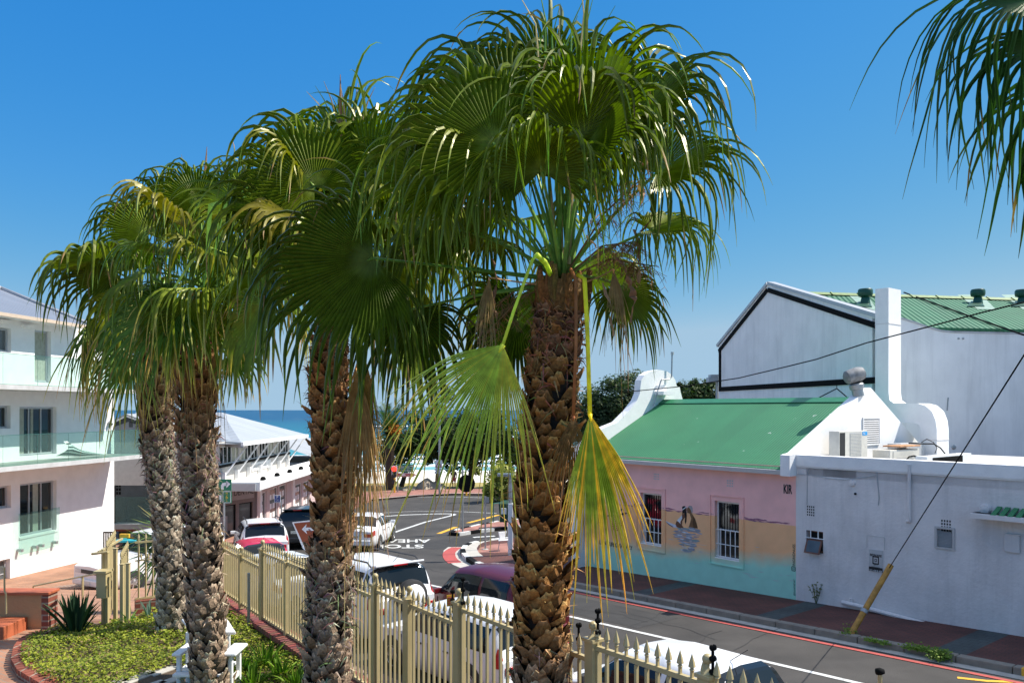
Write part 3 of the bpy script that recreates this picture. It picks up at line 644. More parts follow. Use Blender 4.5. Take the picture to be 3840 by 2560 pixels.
# ================= WHITE PARAPET BUILDING =================
wb=thing('flat_roof_annexe',baseA,'weathered white flat roofed annexe with parapet joined to the pink cottage','building')
Z3=lambda x,y:(2950+x/2.6135,1700+y/2.6135)
def r3(x0,x1,y0,y1):
    return rect(FA,*[Z3(x0,0)[0],Z3(x1,0)[0]],Z3(0,y0)[1],Z3(0,y1)[1])
hw=r3(192,357,768,985); hv=r3(1475,1628,748,925)
zP=H-1.225
mb=MB(); wall(mb,FA,-12,-.001,gz(*(A+Un*-12).xy)-1.2,zP,[hw,hv],.2)
mb.prism([SV(-12,.0,zP),SV(-12,.25,zP),SV(-12,.25,zP-.5),SV(-12,0,zP-.5)],Un*11.7)
build('front_wall',mb,m_white_old,wb)
mb=MB(); mb.fbox(FA,-12,-.02,zP-.30,zP-.26,0,.03); mb.fbox(FA,-12,-.02,zP-.26,zP+.03,-.28,.05); build('parapet_band',mb,m_white,wb)
mb=MB(); mb.prism([SV(-12,.25,zP-.25),SV(-.05,.25,zP-.25),SV(-.05,9,zP-.25),SV(-12,9,zP-.25)],V((0,0,-.2))); build('flat_roof',mb,m_slab,wb)
# window 1 (open, wooden), louvre
h=hw
m_wood=M('brown_window_wood',(.14,.05,.025),.6,.2)
w=window(wb,FA,h[0],h[1],h[2],h[3],-.18,m_wood,m_dark,0,0,.05)
zc=h[2]+(h[3]-h[2])*.62
mb=MB(); o=FA.pt(h[0]+.02,zc,0); e=Un*(h[1]-h[0]-.04); dn=V((0,0,-(zc-h[2])))-Vn*.16
for (p,q) in(((0),(0)),):
    for k,(s0,s1,r0,r1) in enumerate(((0,1,0,.1),(0,1,.9,1),(0,.1,.1,.9),(.9,1,.1,.9))):
        mb.prism([o+e*s0+dn*r0,o+e*s1+dn*r0,o+e*s1+dn*r1,o+e*s0+dn*r1],-Vn*-.03)
build('open_sash',mb,m_wood,w)
mb=MB(); mb.quad(o+e*.1+dn*.1,o+e*.9+dn*.1,o+e*.9+dn*.9,o+e*.1+dn*.9); build('pane',mb,m_glassm,w)
mb=MB(); mb.fbox(FA,h[0]-.03,h[1]+.03,zc+.02,zc+.04,-.0,.02)
for k in(.3,.75): a=h[0]+(h[1]-h[0])*k; mb.fbox(FA,a-.012,a+.012,zc+.04,h[3],-.02,0)
build('window_bars',mb,m_trimw,w)
h=hv; mb=MB()
for k in range(13):
    z=h[2]+(h[3]-h[2])*(k+.5)/13; c=FA.pt((h[0]+h[1])/2,z,-.05); mb.box(c,Un,(-Vn*.8+V((0,0,-.6))),(Vn*.6+V((0,0,-.8))).normalized(),(h[1]-h[0])/2,.04,.004)
lv=build('louvre_vent',mb,m_greyw,wb)
mb=MB()
for (p,q,r,s_) in((h[0]-.05,h[0],h[2]-.05,h[3]+.05),(h[1],h[1]+.05,h[2]-.05,h[3]+.05),(h[0],h[1],h[2]-.05,h[2]),(h[0],h[1],h[3],h[3]+.05)): mb.fbox(FA,p,q,r,s_,-.02,.025)
build('louvre_frame',mb,m_greyw,lv)
mb=MB(); mb.fbox(FA,h[0],h[1],h[2],h[3],-.16,-.14); build('vent_backing',mb,m_dark,lv)
airbrick(FA,*Z3(200,508),4,4,wb); airbrick(FA,*Z3(1515,645),4,4,wb)
mb=MB(); h=r3(790,958,822,945)
for (p,q,r,s_) in((h[0]-.01,h[0],h[2],h[3]),(h[1],h[1]+.01,h[2],h[3]),(h[0],h[1],h[3],h[3]+.01)): mb.fbox(FA,p,q,r,s_,0,.01)
build('plaster_patch_edge',mb,m_slab,wb)
mb=MB(); h=r3(2140,2290,805,975); mb.fbox(FA,h[0],h[1],h[2],h[3],.02,.05); mb.fbox(FA,h[0]-.03,h[1]-.03,h[3],h[3]+.03,0,.07); build('wall_hatch',mb,m_white_old,wb,bevel=.01)
# downpipes and cables on the wall
f3=lambda x,y,o=.04:FA.pt(*FA.hit(*Z3(x,y)),o)
mb=MB(); mb.tube([f3(1213,105,.06),f3(1215,655,.06)],.04,8); mb.tube([f3(1185,660,.06),f3(1220,660,.06)],.04,8); build('downpipe',mb,m_white_old,wb)
mb=MB(); mb.tube([f3(560,1450,.09),f3(700,1480,.09),f3(1300,1640,.09),f3(2000,1845,.09)],.055,8); mb.tube([f3(640,1470,.07),f3(640,1412,.07)],.045,8); build('waste_pipe',mb,m_white_old,wb)
mb=MB(); mb.tube([f3(85,200,.01),f3(200,205,.01),f3(400,240,.01),f3(560,255,.01),f3(720,240,.01),f3(880,212,.01)],.009,4)
mb.tube([f3(330,20,.01),f3(250,80,.01),f3(205,190,.01),f3(200,500,.01)],.009,4)
mb.tube([f3(865,70,.01),f3(888,220,.01),f3(908,430,.01),f3(900,505,.01)],.014,4); mb.tube([f3(890,70,.01),f3(890,300,.01)],.01,4); build('wall_cable',mb,m_greyw,wb)
mb=MB(); mb.lathe([(0,.06),(.07,.05),(.09,0)],f3(645,290,0),-Vn,12); build('pipe_stub',mb,m_white_old,wb); mb=MB(); mb.lathe([(0,.03),(.03,.03),(.03,0)],f3(675,393,0),-Vn,8); build('pipe_stub',mb,m_dark,wb); mb=MB(); mb.lathe([(0,.1),(.1,.08),(.13,0)],f3(1950,545,0),-Vn,12); build('pipe_stub',mb,m_white_old,wb)
# lean-to canopy with green sheets
mb=MB(); p=[f3(1870,590,.0),f3(2500,680,.0)]; e=(p[1]-p[0]); e.z=0; L0=e.length; e.normalize(); zc=p[0].z
for k in range(9): mb.box(p[0]+e*(.45+k*.16)+V((0,0,.13))-Vn*.15,e,(-Vn*.9+V((0,0,-.35))),V((0,0,1)),.05,.28,.02)
cn=build('lean_to_sheet',mb,m_groof,wb)
mb=MB(); mb.box(p[0]+e*(L0/2)-Vn*.36+V((0,0,0)),e,-Vn,V((0,0,1)),L0/2,.07,.05); build('gutter',mb,m_white_old,cn)
mb=MB(); mb.box(p[0]+e*(L0/2)-Vn*.15+V((0,0,.02)),e,-Vn,V((0,0,1)),L0/2,.16,.03); build('lean_to_board',mb,m_dark,cn)
# sign BEWARE
hs=r3(810,945,950,1165); o=FA.pt(hs[1],hs[2],.02)
sg=thing('warning_sign',FA.pt((hs[0]+hs[1])/2,hs[2],.02),'grey and black BEWARE security sign on the white annexe wall','sign')
mb=MB(); mb.fbox(FA,hs[0],hs[1],hs[2],hs[3],.0,.02); build('sign_plate',mb,M('sign_grey',(.5,.5,.5),.4,.05),sg)
mb=MB(); mb.fbox(FA,hs[0],hs[1],hs[2],hs[2]+(hs[3]-hs[2])*.2,.02,.024); build('black_band',mb,m_text,sg)
def zsign(y): return Z3(0,y)[1]
walltext('lettering',FA,'BEWARE',Z3(820,0)[0],Z3(936,0)[0],zsign(997),zsign(997)-zsign(974),m_text,sg,.024,bold=.03)
walltext('lettering',FA,'BAY',Z3(856,0)[0],Z3(900,0)[0],zsign(1090),zsign(1090)-zsign(1074),m_text,sg,.024,bold=.02)
walltext('lettering',FA,'RESPONSE',Z3(838,0)[0],Z3(916,0)[0],zsign(1106),zsign(1106)-zsign(1096),m_text,sg,.024)
walltext('lettering',FA,'021 438 8 438',Z3(818,0)[0],Z3(938,0)[0],zsign(1145),zsign(1145)-zsign(1126),m_textw,sg,.028)
mb=MB(); a,z=FA.hit(*Z3(877,1043)); 
for r0,r1 in((.10,.07),(.035,.02)):
    for (p,q,r,s_) in((-r0,r0,r1,r0),(-r0,r0,-r0,-r1),(-r0,-r1,-r1,r1),(r1,r0,-r1,r1)): mb.fbox(FA,a+p*.8,a+q*.8,z+r,z+s_,.02,.024)
build('square_emblem',mb,m_text,sg)

# ================= BIG HALL =================
C0=V((10.5,40,0)); C1=V((12.8,27.6,0)); wd=(C1-C0).normalized(); qd=V((-wd.y,wd.x,0)); qd=qd if qd.x>0 else -qd
hall=thing('white_hall',V((C1.x,C1.y,gz(*C1.xy))),'large white hall with black outlined gable and green corrugated roof','building')
FH=Fr(C0,wd,-qd); Lw=(C1-C0).length
mb=MB(); zt=H+3.22; gzb=H-6.5
apa,apz=FH.hit(2880,1066)
mb.prism([FH.pt(0,gzb),FH.pt(Lw,gzb),FH.pt(Lw,zt),FH.pt(apa,apz),FH.pt(0,zt)],qd*.3)
build('gable_wall',mb,m_bigwall,hall)
mb=MB()
def band(mb,fr,p,q,w,c0=0,c1=.04):
    p=V(p+(0,));q=V(q+(0,)); t=(q-p).normalized(); n=V((-t.y,t.x,0))*w
    pts=[p,q,q+n,p+n]; mb.prism([fr.pt(x.x,x.y,c0) for x in pts],fr.n*(c1-c0))
zb=H-1.02*40/40
zb=FH.hit(2694,1460)[1]
bw=.22
band(mb,FH,(.1,zb-.1),(Lw,zb-.1),bw); band(mb,FH,(.1+.0,zb-.1),(.1,zt-.15),-bw); 
band(mb,FH,(.1,zt-.35),(apa,apz-.35),bw*.95,0,.043); band(mb,FH,(apa,apz-.35),(Lw,zt-.38),bw*.9,0,.046)
build('black_outline',mb,m_black,hall)
mb=MB(); band(mb,FH,(-.1,zt-.02),(apa,apz-.02),.14,-.3,.06); band(mb,FH,(apa,apz-.02),(Lw+.1,zt-.02),.14,-.3,.063); build('gable_coping',mb,m_greyw,hall)
# front wall with curved top
FF=Fr(C1,qd,qd.cross(V((0,0,1)))); 
if FF.n.y>0: FF.n=-FF.n
top=[FF.hit(*p) for p in((3384,1196),(3430,1210),(3480,1228),(3530,1242),(3570,1246),(3700,1249),(3840,1252),(4100,1258))]
mb=MB(); mb.prism([FF.pt(0,gzb),FF.pt(0,zt)]+[FF.pt(a,z) for a,z in top]+[FF.pt(top[-1][0],gzb)],-FF.n*.25); build('front_wall',mb,m_bigwall,hall)
mb=MB(); tp=[FF.pt(a,z,.02) for a,z in [(0,zt)]+top]
for i in range(len(tp)-1): mb.prism([tp[i]+V((0,0,-.02)),tp[i]+V((0,0,.05)),tp[i+1]+V((0,0,.05)),tp[i+1]+V((0,0,-.02))],-FF.n*.29)
build('wall_coping',mb,m_slab,hall)
# roof
zr=H+5.12; Rg0=FH.pt(apa,0,-.05); zrr=H+(1536-1100)/F*Rg0.y
R0=V((Rg0.x,Rg0.y,zrr)); R1=R0+qd*26; R1.z=zrr
E0=FF.pt(.05,H+2.95,-.15); E1=E0+qd*26; E1.z=E0.z
m_hroof=corrugated('green_hall_roof',(.015,.12,.05),V((-.27,-.95,-.3)),.21,rough=.7,dist=.03,var=.18)
mb=MB(); mb.prism([E0,E1,R1,R0],V((0,0,-.1)))
back=FH.pt(0,H+2.95,-.15); mb.prism([R0,R1,back+qd*26,back],V((0,0,-.1)))
build('hall_roof',mb,m_hroof,hall)
mb=MB()
nr=18
for k in range(nr):
    a=R0+qd*(.3+k*1.35)+V((0,0,.04)); mb.prism([a+wd*.22+V((0,0,-.05)),a+V((0,0,.09)),a-wd*.22+V((0,0,-.05))],qd*1.28); mb.prism([a+wd*.25+V((0,0,-.05)),a+V((0,0,.12)),a-wd*.25+V((0,0,-.05))],qd*.07)
build('ridge_capping',mb,M('faded_green_metal',(.16,.24,.07),.6,.25),hall)
# dark stepped flashing running down the roof
def onroof(px,py):
    d=V(((px-1920)/F,1,-(py-1536)/F)); nrm=(E1-E0).cross(R0-E0).normalized(); t=(E0-V((0,0,H))).dot(nrm)/d.dot(nrm); return V((0,0,H))+d*t
mb=MB(); mb.tube([onroof(3390,1101)+V((0,0,.06)),onroof(3600,1178)+V((0,0,.06)),onroof(3838,1262)+V((0,0,.06))],.035,6); build('roof_flashing',mb,m_black,hall)
mt=M('faded_green_sheet',(.22,.33,.26),.6,.25,3)
for (pts) in ([(3180,1106),(3250,1106),(3281,1150),(3281,1166),(3225,1148)],[(3590,1106),(3680,1106),(3735,1162),(3665,1160)],[(3755,1106),(3840,1106),(3850,1160),(3835,1160)]):
    mb=MB(); mb.poly([onroof(*p)+V((0,0,.02)) for p in pts]); build('roof_patch',mb,mt,hall)
# roof turbine vents (green)
m_tg=M('dark_green_metal',(.01,.07,.04),.4,.1)
for i,(px,py,lb) in enumerate(((3245,1140,'green roof ventilator left of the white duct stack'),(3667,1138,'green roof ventilator in the middle of the hall roof'),(3833,1138,'green roof ventilator at the right edge of the hall roof'))):
    b0=onroof(px,py); t=thing('roof_ventilator',b0,lb,'ventilator','green roof ventilators on the hall')
    mb=MB(); mb.lathe([(.22,-.1),(.18,.2),(.15,.3)],b0,(0,0,1),14); build('vent_neck',mb,m_tg,t,True)
    mb=MB(); mb.lathe([(.15,.28),(.27,.33),(.3,.42),(.3,.58),(.26,.64),(.1,.66),(0,.66)],b0,(0,0,1),18); build('turbine_head',mb,m_tg,t,'auto')
    mb=MB(); mb.prism([onroof(px-40,py+14)+V((0,0,.03)),onroof(px+25,py+14)+V((0,0,.03)),onroof(px+12,py-4)+V((0,0,.03)),onroof(px-25,py-4)+V((0,0,.03))],V((0,0,.03))); build('vent_flashing',mb,m_tg,t)
# small wall marks
mb=MB(); f=lambda x,y,o=.02:FF.pt(*FF.hit(2950+x/1.96,1000+y/1.96),o)
mb.tube([f(1185,960),f(1178,1055)],.02,5); build('wall_fixing',mb,m_steel,hall)
for (x_,y_,r_) in((1228,1325,.09),(1262,527,.04),(1295,527,.04)): mb=MB(); mb.lathe([(0,.05),(r_*.8,.04),(r_,0)],f(x_,y_,0),FF.n,8); build('wall_fixing',mb,m_steel,hall)
# corner bracket / gutter head at far left
fh=lambda x,y,o:FH.pt(*FH.hit(x,y),o)
mb=MB(); p=P(2678,1424,41); mb.box(p,V((1,0,0)),V((0,1,0)),V((0,0,1)),.35,.3,.12); mb.box(p+V((.05,0,.2)),V((1,0,0)),V((0,1,0)),V((0,0,1)),.28,.3,.07); mb.tube([p+V((.15,0,0)),p+V((.15,0,-4))],.07,8); build('gutter_head',mb,m_greyw,hall)
# ================= DUCT STACK =================
sD=6.3; FX=Fr(A+Vn*sD,Un,-Vn)
op=[(3282,1083),(3332,1077),(3332,1470),(3336,1500),(3352,1511),(3440,1512),(3470,1520),(3495,1543),(3508,1575),(3513,1610),(3513,1720),(3452,1720),(3452,1612),(3446,1592),(3430,1586),(3400,1584),(3300,1580),(3282,1560)]
z1t=FX.hit(3332,1078)[1]
hp=[FX.hit(*p) for p in op]; hp[0]=(hp[0][0],z1t); hp[1]=(hp[1][0],z1t)
dk=thing('ventilation_duct',FX.pt(hp[0][0],H-1.4),'tall white square ventilation duct with elbow against the hall wall','duct')
mb=MB(); mb.prism([FX.pt(a,z) for a,z in hp],Vn*.85); build('duct_body',mb,m_white,dk,'auto')
mb=MB()
for y in(1216,): 
    a0,z=FX.hit(3281,y); a1,_=FX.hit(3333,y); mb.box(SV((a0+a1)/2,sD+.425,z),Un,Vn,V((0,0,1)),abs(a1-a0)/2+.004,.43,.012)
a0,z=FX.hit(3451,1648); a1,_=FX.hit(3514,1648); mb.box(SV((a0+a1)/2,sD+.425,z),Un,Vn,V((0,0,1)),abs(a1-a0)/2+.006,.43,.012)
build('duct_seam',mb,m_white_old,dk)
# ================= ROOF EQUIPMENT =================
# louvre on the gable
f7=lambda x,y:(2950+x/1.96,1000+y/1.96)
a0,z1=FG.hit(*f7(555,1107)); a1,_=FG.hit(*f7(678,1107)); _,z0=FG.hit(*f7(600,1310))
mb=MB(); mb.fbox(FG,a0,a1,z0,z1,0,.01); lg=build('gable_louvre',mb,M('louvre_shadow_gap',(.15,.15,.15),.8,.1),pk)
mb=MB()
for k in range(13): z=z0+(z1-z0)*(k+.5)/13; mb.fbox(FG,a0+.03,a1-.03,z-.025,z+.012,.012,.03)
for (p,q,r,s_) in((a0,a0+.03,z0,z1),(a1-.03,a1,z0,z1),(a0+.03,a1-.03,z1-.03,z1),(a0+.03,a1-.03,z0,z0+.03)): mb.fbox(FG,p,q,r,s_,.01,.04)
build('louvre_slats',mb,m_white,lg)
m_beige=M('beige_enamel',(.6,.57,.5),.45,.08)
def acunit(px0,px1,py0,py1,off,label,mat,dark,badge=False,split=.3,depthm=.3):
    fr=Fr(FG.o-Un*off,FG.e,FG.n); a0,z1=fr.hit(px0,py0); a1,_=fr.hit(px1,py0); _,z0=fr.hit(px0,py1)
    t=thing('air_conditioner',fr.pt((a0+a1)/2,z0),label,'air conditioner')
    mb=MB(); mb.fbox(fr,a0,a1,z0,z1,-depthm,0); build('casing',mb,mat,t,bevel=.012)
    mb=MB(); b0=a0+(a1-a0)*split; b1=a0+(a1-a0)*.78; n=16
    for k in range(n): z=z0+.05+(z1-z0-.1)*(k+.5)/n; mb.fbox(fr,b0,b1,z-.012,z+.006,.0,.015)
    g=build('grille',mb,dark,t)
    mb=MB(); mb.fbox(fr,b0,b1,z0+.04,z1-.04,-.01,.003); build('grille_backing',mb,m_greyw if not dark==m_black else m_dark,g)
    if badge:
        mb=MB(); mb.fbox(fr,a0+.03,a0+(a1-a0)*.2,z0+.04,z1-.04,0,.004); build('dark_side_grille',mb,m_dark,t)
        mb=MB(); mb.fbox(fr,a1-(a1-a0)*.19,a1-.02,z1-(z1-z0)*.18,z1-.03,.001,.006); build('blue_badge',mb,M('blue_badge',(.02,.3,.65),.4,.05),t)
        q0,q1=a1-(a1-a0)*.17,a1-.04; text('lettering','Midea',fr.pt(q0,z1-(z1-z0)*.14,.007),fr.e,V((0,0,1)),(z1-z0)*.09,m_textw,t,.75,.001)
    return t
acunit(3147,3253,1617,1718,.55,'beige air conditioner with blue badge hanging on the sunlit cottage gable',m_beige,m_beige,True,.37)
acunit(3476,3643,1712,1750,2.2,'long low white air conditioner behind the parapet beside the duct',M('enamel_white',(.72,.72,.7),.4,.04),m_black,False,.12)
acunit(3337,3448,1688,1735,1.0,'rusty topped air conditioner on the flat roof in front of the duct',m_beige,m_beige,False,.1,.5)
acunit(3378,3466,1664,1715,.65,'grey air conditioner standing behind the rusty topped one',m_greyw,m_greyw,False,.2,.4)
t=thing('cardboard_scrap',SV(-.8,4.3,H-1.1),'orange brown weathered board lying on the rooftop air conditioner','board')
fr=Fr(FG.o-Un*.9,FG.e,FG.n); mb=MB()
a0,z=fr.hit(3356,1676); a1,_=fr.hit(3432,1676); mb.box(fr.pt((a0+a1)/2,z+.02,-.1),Vn,Un,V((.05,0,1)),abs(a1-a0)/2,.25,.02); build('board_sheet',mb,M('rusty_board',(.5,.26,.13),.9,.3,5),t)
t=thing('cable_bundle',SV(-1.2,5.5,H-1.4),'loose black cables curling up from the rooftop units to the duct','cable'); mb=MB()
fr=Fr(FG.o-Un*1.2,FG.e,FG.n); g=lambda x,y:fr.pt(*fr.hit(*f7(x,y)))
mb.tube([g(880,1420),g(900,1395),g(935,1388),g(970,1400),g(985,1425)],.022,6); mb.tube([g(900,1295),g(1000,1300),g(1080,1300),g(1130,1330),g(1170,1380),g(1240,1370),g(1260,1400)],.02,6); mb.tube([g(990,1290),g(1030,1265),g(1080,1290),g(1105,1330),g(1090,1370)],.012,5); build('cables',mb,m_black,t)
# rotating cowl on the gable apex
c0=FG.pt(*FG.hit(*f7(545,915)),-.1); cw=thing('chimney_cowl',c0,'grey swivel chimney cowl tilted on the cottage gable apex','cowl')
mb=MB(); ax=V((-.2,0,1)).normalized(); mb.lathe([(.16,-.15),(.16,.05),(.2,.08),(.21,.2),(.17,.24)],c0,ax,16); build('cowl_neck',mb,m_steel,cw,'auto')
mb=MB(); cc=c0+ax*.48; a2=V((.95,.1,.3)).normalized(); mb.lathe([(0,-.3),(.12,-.3),(.2,-.24),(.22,-.05),(.22,.12),(.18,.27),(.05,.3),(0,.3)],cc,a2,16); build('cowl_drum',mb,M('weathered_zinc',(.22,.22,.22),.6,.35,7),cw,'auto')
# ================= LEFT APARTMENT BUILDING =================
dB=V((.151,.988,0)).normalized(); nB=V((dB.y,-dB.x,0))
e0=V((-16.86,25.9,0)); FE=Fr(e0,dB,nB); FW=Fr(e0-nB*1.6,dB,nB)
ap=thing('apartment_building',V((-17.5,30,H-6)),'white apartment building with grey metal roof and glass fronted balconies','building')
Zl1=lambda x,y:(x/2.61375,1050+y/2.61375); Zl2=lambda x,y:(x/1.7233,1650+y/1.7233)
def rl(px0,px1,py0,py1,fr=FW): # at left edge pixel for heights
    a0,_=fr.hit(px0,py0); a1,z1=fr.hit(px1,py0); _,z0=fr.hit(px1,py1); return [a0,a1,z0,z1]
m_gedge=M('green_glass_edge',(.06,.16,.14),.3,.1)
aN=-6; aF=FW.hit(428,1700)[0]
hU1=rl(-60,42,1232,1322); hU2=rl(130,191,1243,1434); hM1=rl(-50,40,1520,1606); hM2=rl(73,212,1525,1700)
hL1=rl(-50,41,1818,1902); hL2=rl(75,212,1798,1985); hL3=rl(-40,38,2092,2205)
mb=MB(); wall(mb,FW,aN,aF,H-7.5,H+3.35,[hU1,hU2,hM1,hM2,hL1,hL2,hL3],.25)
mb.quad(FW.pt(aF,H-7.5),FW.pt(aF,H-7.5,-12),FW.pt(aF,H+3.35,-12),FW.pt(aF,H+3.35)); mb.quad(FW.pt(aN,H-7.5),FW.pt(aN,H-7.5,-12),FW.pt(aN,H+3.35,-12),FW.pt(aN,H+3.35))
build('outer_wall',mb,m_white,ap)
def win(h,nv,cur=None,mg=m_glassd,nh=0): return window(ap,FW,h[0]+.02,h[1]-.02,h[2]+.02,h[3]-.02,-.2,m_greyw,mg,nv,nh,.06,curtain=cur)
win(hU1,0,None,m_glassm); win(hU2,0,[(0.05,.95)],m_glassm); win(hM1,0); win(hM2,2,[(.03,.22),(.4,.47)]); win(hL1,0); win(hL2,2,[(.45,.6)]); win(hL3,0,None,m_glassm,1)
zU=FE.hit(0,1440)[1]; zL=FE.hit(0,1752)[1]; aE=FE.hit(545,1500)[0]
for (z,nm) in((zU,'upper'),(zL,'lower')):
    mb=MB(); mb.fbox(FE,aN,aE,z-.16,z,-1.58,0); mb.fbox(FE,aF+.02,aE,z-.16,z,-5,-1.6) ; sl=build('balcony_slab',mb,m_slab,ap)
    mb=MB(); mb.fbox(FE,aN,aE-.1,z+.004,z+.02,-1.56,-.12); build('balcony_deck',mb,m_deck,sl)
    n=9
    for k in range(n):
        a0=aN+(aE-aN)*k/n+.01; a1=aN+(aE-aN)*(k+1)/n-.01
        mb=MB(); mb.fbox(FE,a0,a1,z+.0,z+1.05,-.05,-.038); gp=build('glass_panel',mb,m_bal,ap); mb=MB(); mb.fbox(FE,a0,a0+.008,z,z+1.05,-.036,-.03); mb.fbox(FE,a0,a1,z+1.04,z+1.055,-.036,-.03); build('glass_edge',mb,m_gedge,gp)
    mb=MB(); mb.fbox(FE,aE-.012,aE,z,z+1.05,-5,-.02); build('glass_panel',mb,m_bal,ap)
# juliet balcony
j=rl(70,223,1900,2035,Fr(FW.o+nB*.18,dB,nB)); FJ=Fr(FW.o+nB*.18,dB,nB)
for k in range(2):
    m0=(j[0]+j[1])/2; a0,a1=(j[0],m0-.01) if k==0 else (m0+.01,j[1]); mb=MB(); mb.fbox(FJ,a0,a1,j[2]-.1,j[3],0,.014); gp=build('glass_panel',mb,m_bal,ap)
    mb=MB()
    for aa in(a0+.15,a1-.15):
        for zz in(j[2]+.05,): mb.fbox(FJ,aa-.05,aa+.05,zz-.05,zz+.05,-.16,.03)
    build('glass_clamp',mb,m_steel,gp)
mb=MB(); mb.fbox(FW,hL2[0]-.05,hL2[1]+.05,hL2[2]-.08,hL2[2],0,.03); build('door_sill',mb,m_white,ap)
# roof
m_lroof=corrugated('grey_metal_roof',(.2,.22,.26),nB,.3,rough=.4,dist=.03,var=.08)
zEv=H+3.36; FV=Fr(FW.o+nB*.75,dB,nB)
E0=FV.pt(aN-1,zEv); aV=FV.hit(345,1210)[0]; E1=FV.pt(aV,zEv); R=P(0,1084,33); E2=FV.pt(aV,zEv,-12); Rn=R-dB*14
mb=MB(); mb.prism([E0,E1,R,Rn],V((0,0,-.08))); mb.prism([E1,E2,R],V((0,0,-.08))); build('metal_roof',mb,m_lroof,ap)
mb=MB(); mb.tube([E1+V((0,0,.04)),R+V((0,0,.05)),Rn+V((0,0,.05))],.09,6); build('hip_capping',mb,M('grey_capping',(.4,.41,.43),.4,.05),ap)
mb=MB(); mb.prism([FV.pt(aN-1,zEv-.02,.0),FV.pt(aN-1,zEv-.02,.13),FV.pt(aN-1,zEv-.14,.12),FV.pt(aN-1,zEv-.14,0)],dB*(aV-aN+1)); build('gutter',mb,m_gutter,ap)
mb=MB(); mb.prism([FV.pt(aN-1,zEv-.1,-.02),FV.pt(aV,zEv-.1,-.02),FV.pt(aV,zEv-.1,-.76),FV.pt(aN-1,zEv-.1,-.76)],V((0,0,.05))); build('soffit',mb,m_trimw,ap)
for (x,y) in ((215,440),(0,390)):
    a,z=FW.hit(*Zl1(x,y)); mb=MB(); mb.fbox(FW,a-.05,a+.45,z-.1,z+.02,0,.12); build('vent_hood',mb,m_white,ap)
a,z=FW.hit(*Zl1(1078,1405)); mb=MB(); mb.lathe([(0,-.15),(.07,-.15),(.08,.02),(.06,.06),(0,.06)],FW.pt(a-.15,z,.16),V((.6,-.5,-.4)),10); mb.fbox(FW,a-.06,a+.06,z-.05,z+.05,0,.1); build('wall_light',mb,m_steel,ap)
# striped canopy folded on the balcony
fr=Fr(FE.o-nB*.7,dB,nB); g=lambda x,y,o=0:fr.pt(*fr.hit(*Zl2(x,y)),o)
t=thing('striped_hammock',g(450,100),'white and grey striped hammock seat on the middle balcony','hammock'); mb=MB()
n=9
top=[(405,8),(430,5),(450,25),(480,48),(520,62),(560,72),(610,84),(645,92)]; bot=[(352,102),(400,102),(440,103),(480,104),(520,103),(560,100),(600,97),(645,94)]
for i in range(len(top)-1):
    for k in range(n):
        mb.mi=k%2; f=lambda p,q,u:g(p[0]+(q[0]-p[0])*u,p[1]+(q[1]-p[1])*u,.35*math.sin(PI*u)+.03)
        mb.quad(f(top[i],bot[i],k/n),f(top[i+1],bot[i+1],k/n),f(top[i+1],bot[i+1],(k+1)/n),f(top[i],bot[i],(k+1)/n))
build('striped_cloth',mb,[m_white,M('dark_stripe',(.06,.07,.06),.8,.1)],t)
# ================= GREY HOUSE BEHIND =================
m_greyp=M('grey_rough_plaster',(.11,.12,.13),.95,.12,3,bump=.6,bscale=14)
m_greyl=M('pale_grey_wall',(.3,.31,.32),.9,.08)
Yg=38.0; gh=thing('grey_house',V((-17.5,Yg,H-6.3)),'grey house with low white edged gable between the palms','house')
FGH=Fr((0,Yg,0),(1,0,0),(0,-1,0))
q=lambda x,y:FGH.hit(x,y)
mb=MB(); pts=[q(405,1960),q(700,1960),q(700,1640),q(484,1556),q(405,1590)]; mb.prism([FGH.pt(*p) for p in pts],V((0,2,0))); build('gable_wall',mb,m_greyp,gh)
mb=MB(); mb.prism([FGH.pt(*p,.03) for p in [q(430,1600),q(484,1580),q(560,1606),q(560,1690),q(430,1690)]],V((0,-.02,0))); build('gable_panel',mb,m_greyl,gh)
mb=MB(); 
for k in range(5):
    a,z=q(486,1582+k*4); a1,_=q(500,1582); mb.fbox(FGH,a,a1,z-.03,z,.05,.07)
build('louvre_slats',mb,m_dark,gh)
mb=MB(); mb.prism([FGH.pt(*q(395,1596),.3),FGH.pt(*q(484,1552),.3),FGH.pt(*q(484,1562),.3),FGH.pt(*q(395,1606),.3)],V((0,.08,0))); mb.prism([FGH.pt(*q(484,1552),.3),FGH.pt(*q(715,1634),.3),FGH.pt(*q(715,1646),.3),FGH.pt(*q(484,1562),.3)],V((0,.08,0))); build('white_bargeboard',mb,m_white,gh)
m_lightroof=corrugated('pale_grey_roof',(.34,.35,.36),(1,0,0),.3,rough=.6,var=.06)
mb=MB(); r0=FGH.pt(*q(484,1551),.35); r1=r0+V((0,2.6,0)); L0=FGH.pt(*q(395,1595),.35); Rr=FGH.pt(*q(715,1633),.35)
mb.prism([L0,L0+V((0,2.6,0)),r1,r0],V((0,0,-.05))); mb.prism([r0,r1,Rr+V((0,2.6,0)),Rr],V((0,0,-.05))); build('house_roof',mb,m_lightroof,gh)
fr=Fr((0,Yg-.6,0),(1,0,0),(0,-1,0)); a0,z1=fr.hit(420,1862); a1,z0=fr.hit(700,1962)
for k in range(5): mb=MB(); mb.fbox(fr,a0+(a1-a0)*k/5+.01,a0+(a1-a0)*(k+1)/5-.01,z0,z1,0,.012); build('glass_panel',mb,m_bal,gh)
mb=MB(); mb.fbox(fr,a0,a1,z0-.25,z0-.02,-.6,.15); build('terrace_slab',mb,m_greyl,gh)
mb=MB(); mb.fbox(fr,a0,a1,z0-.36,z0-.26,-.4,.05); build('timber_beam',mb,M('red_brown_beam',(.2,.06,.035),.7,.2),gh)
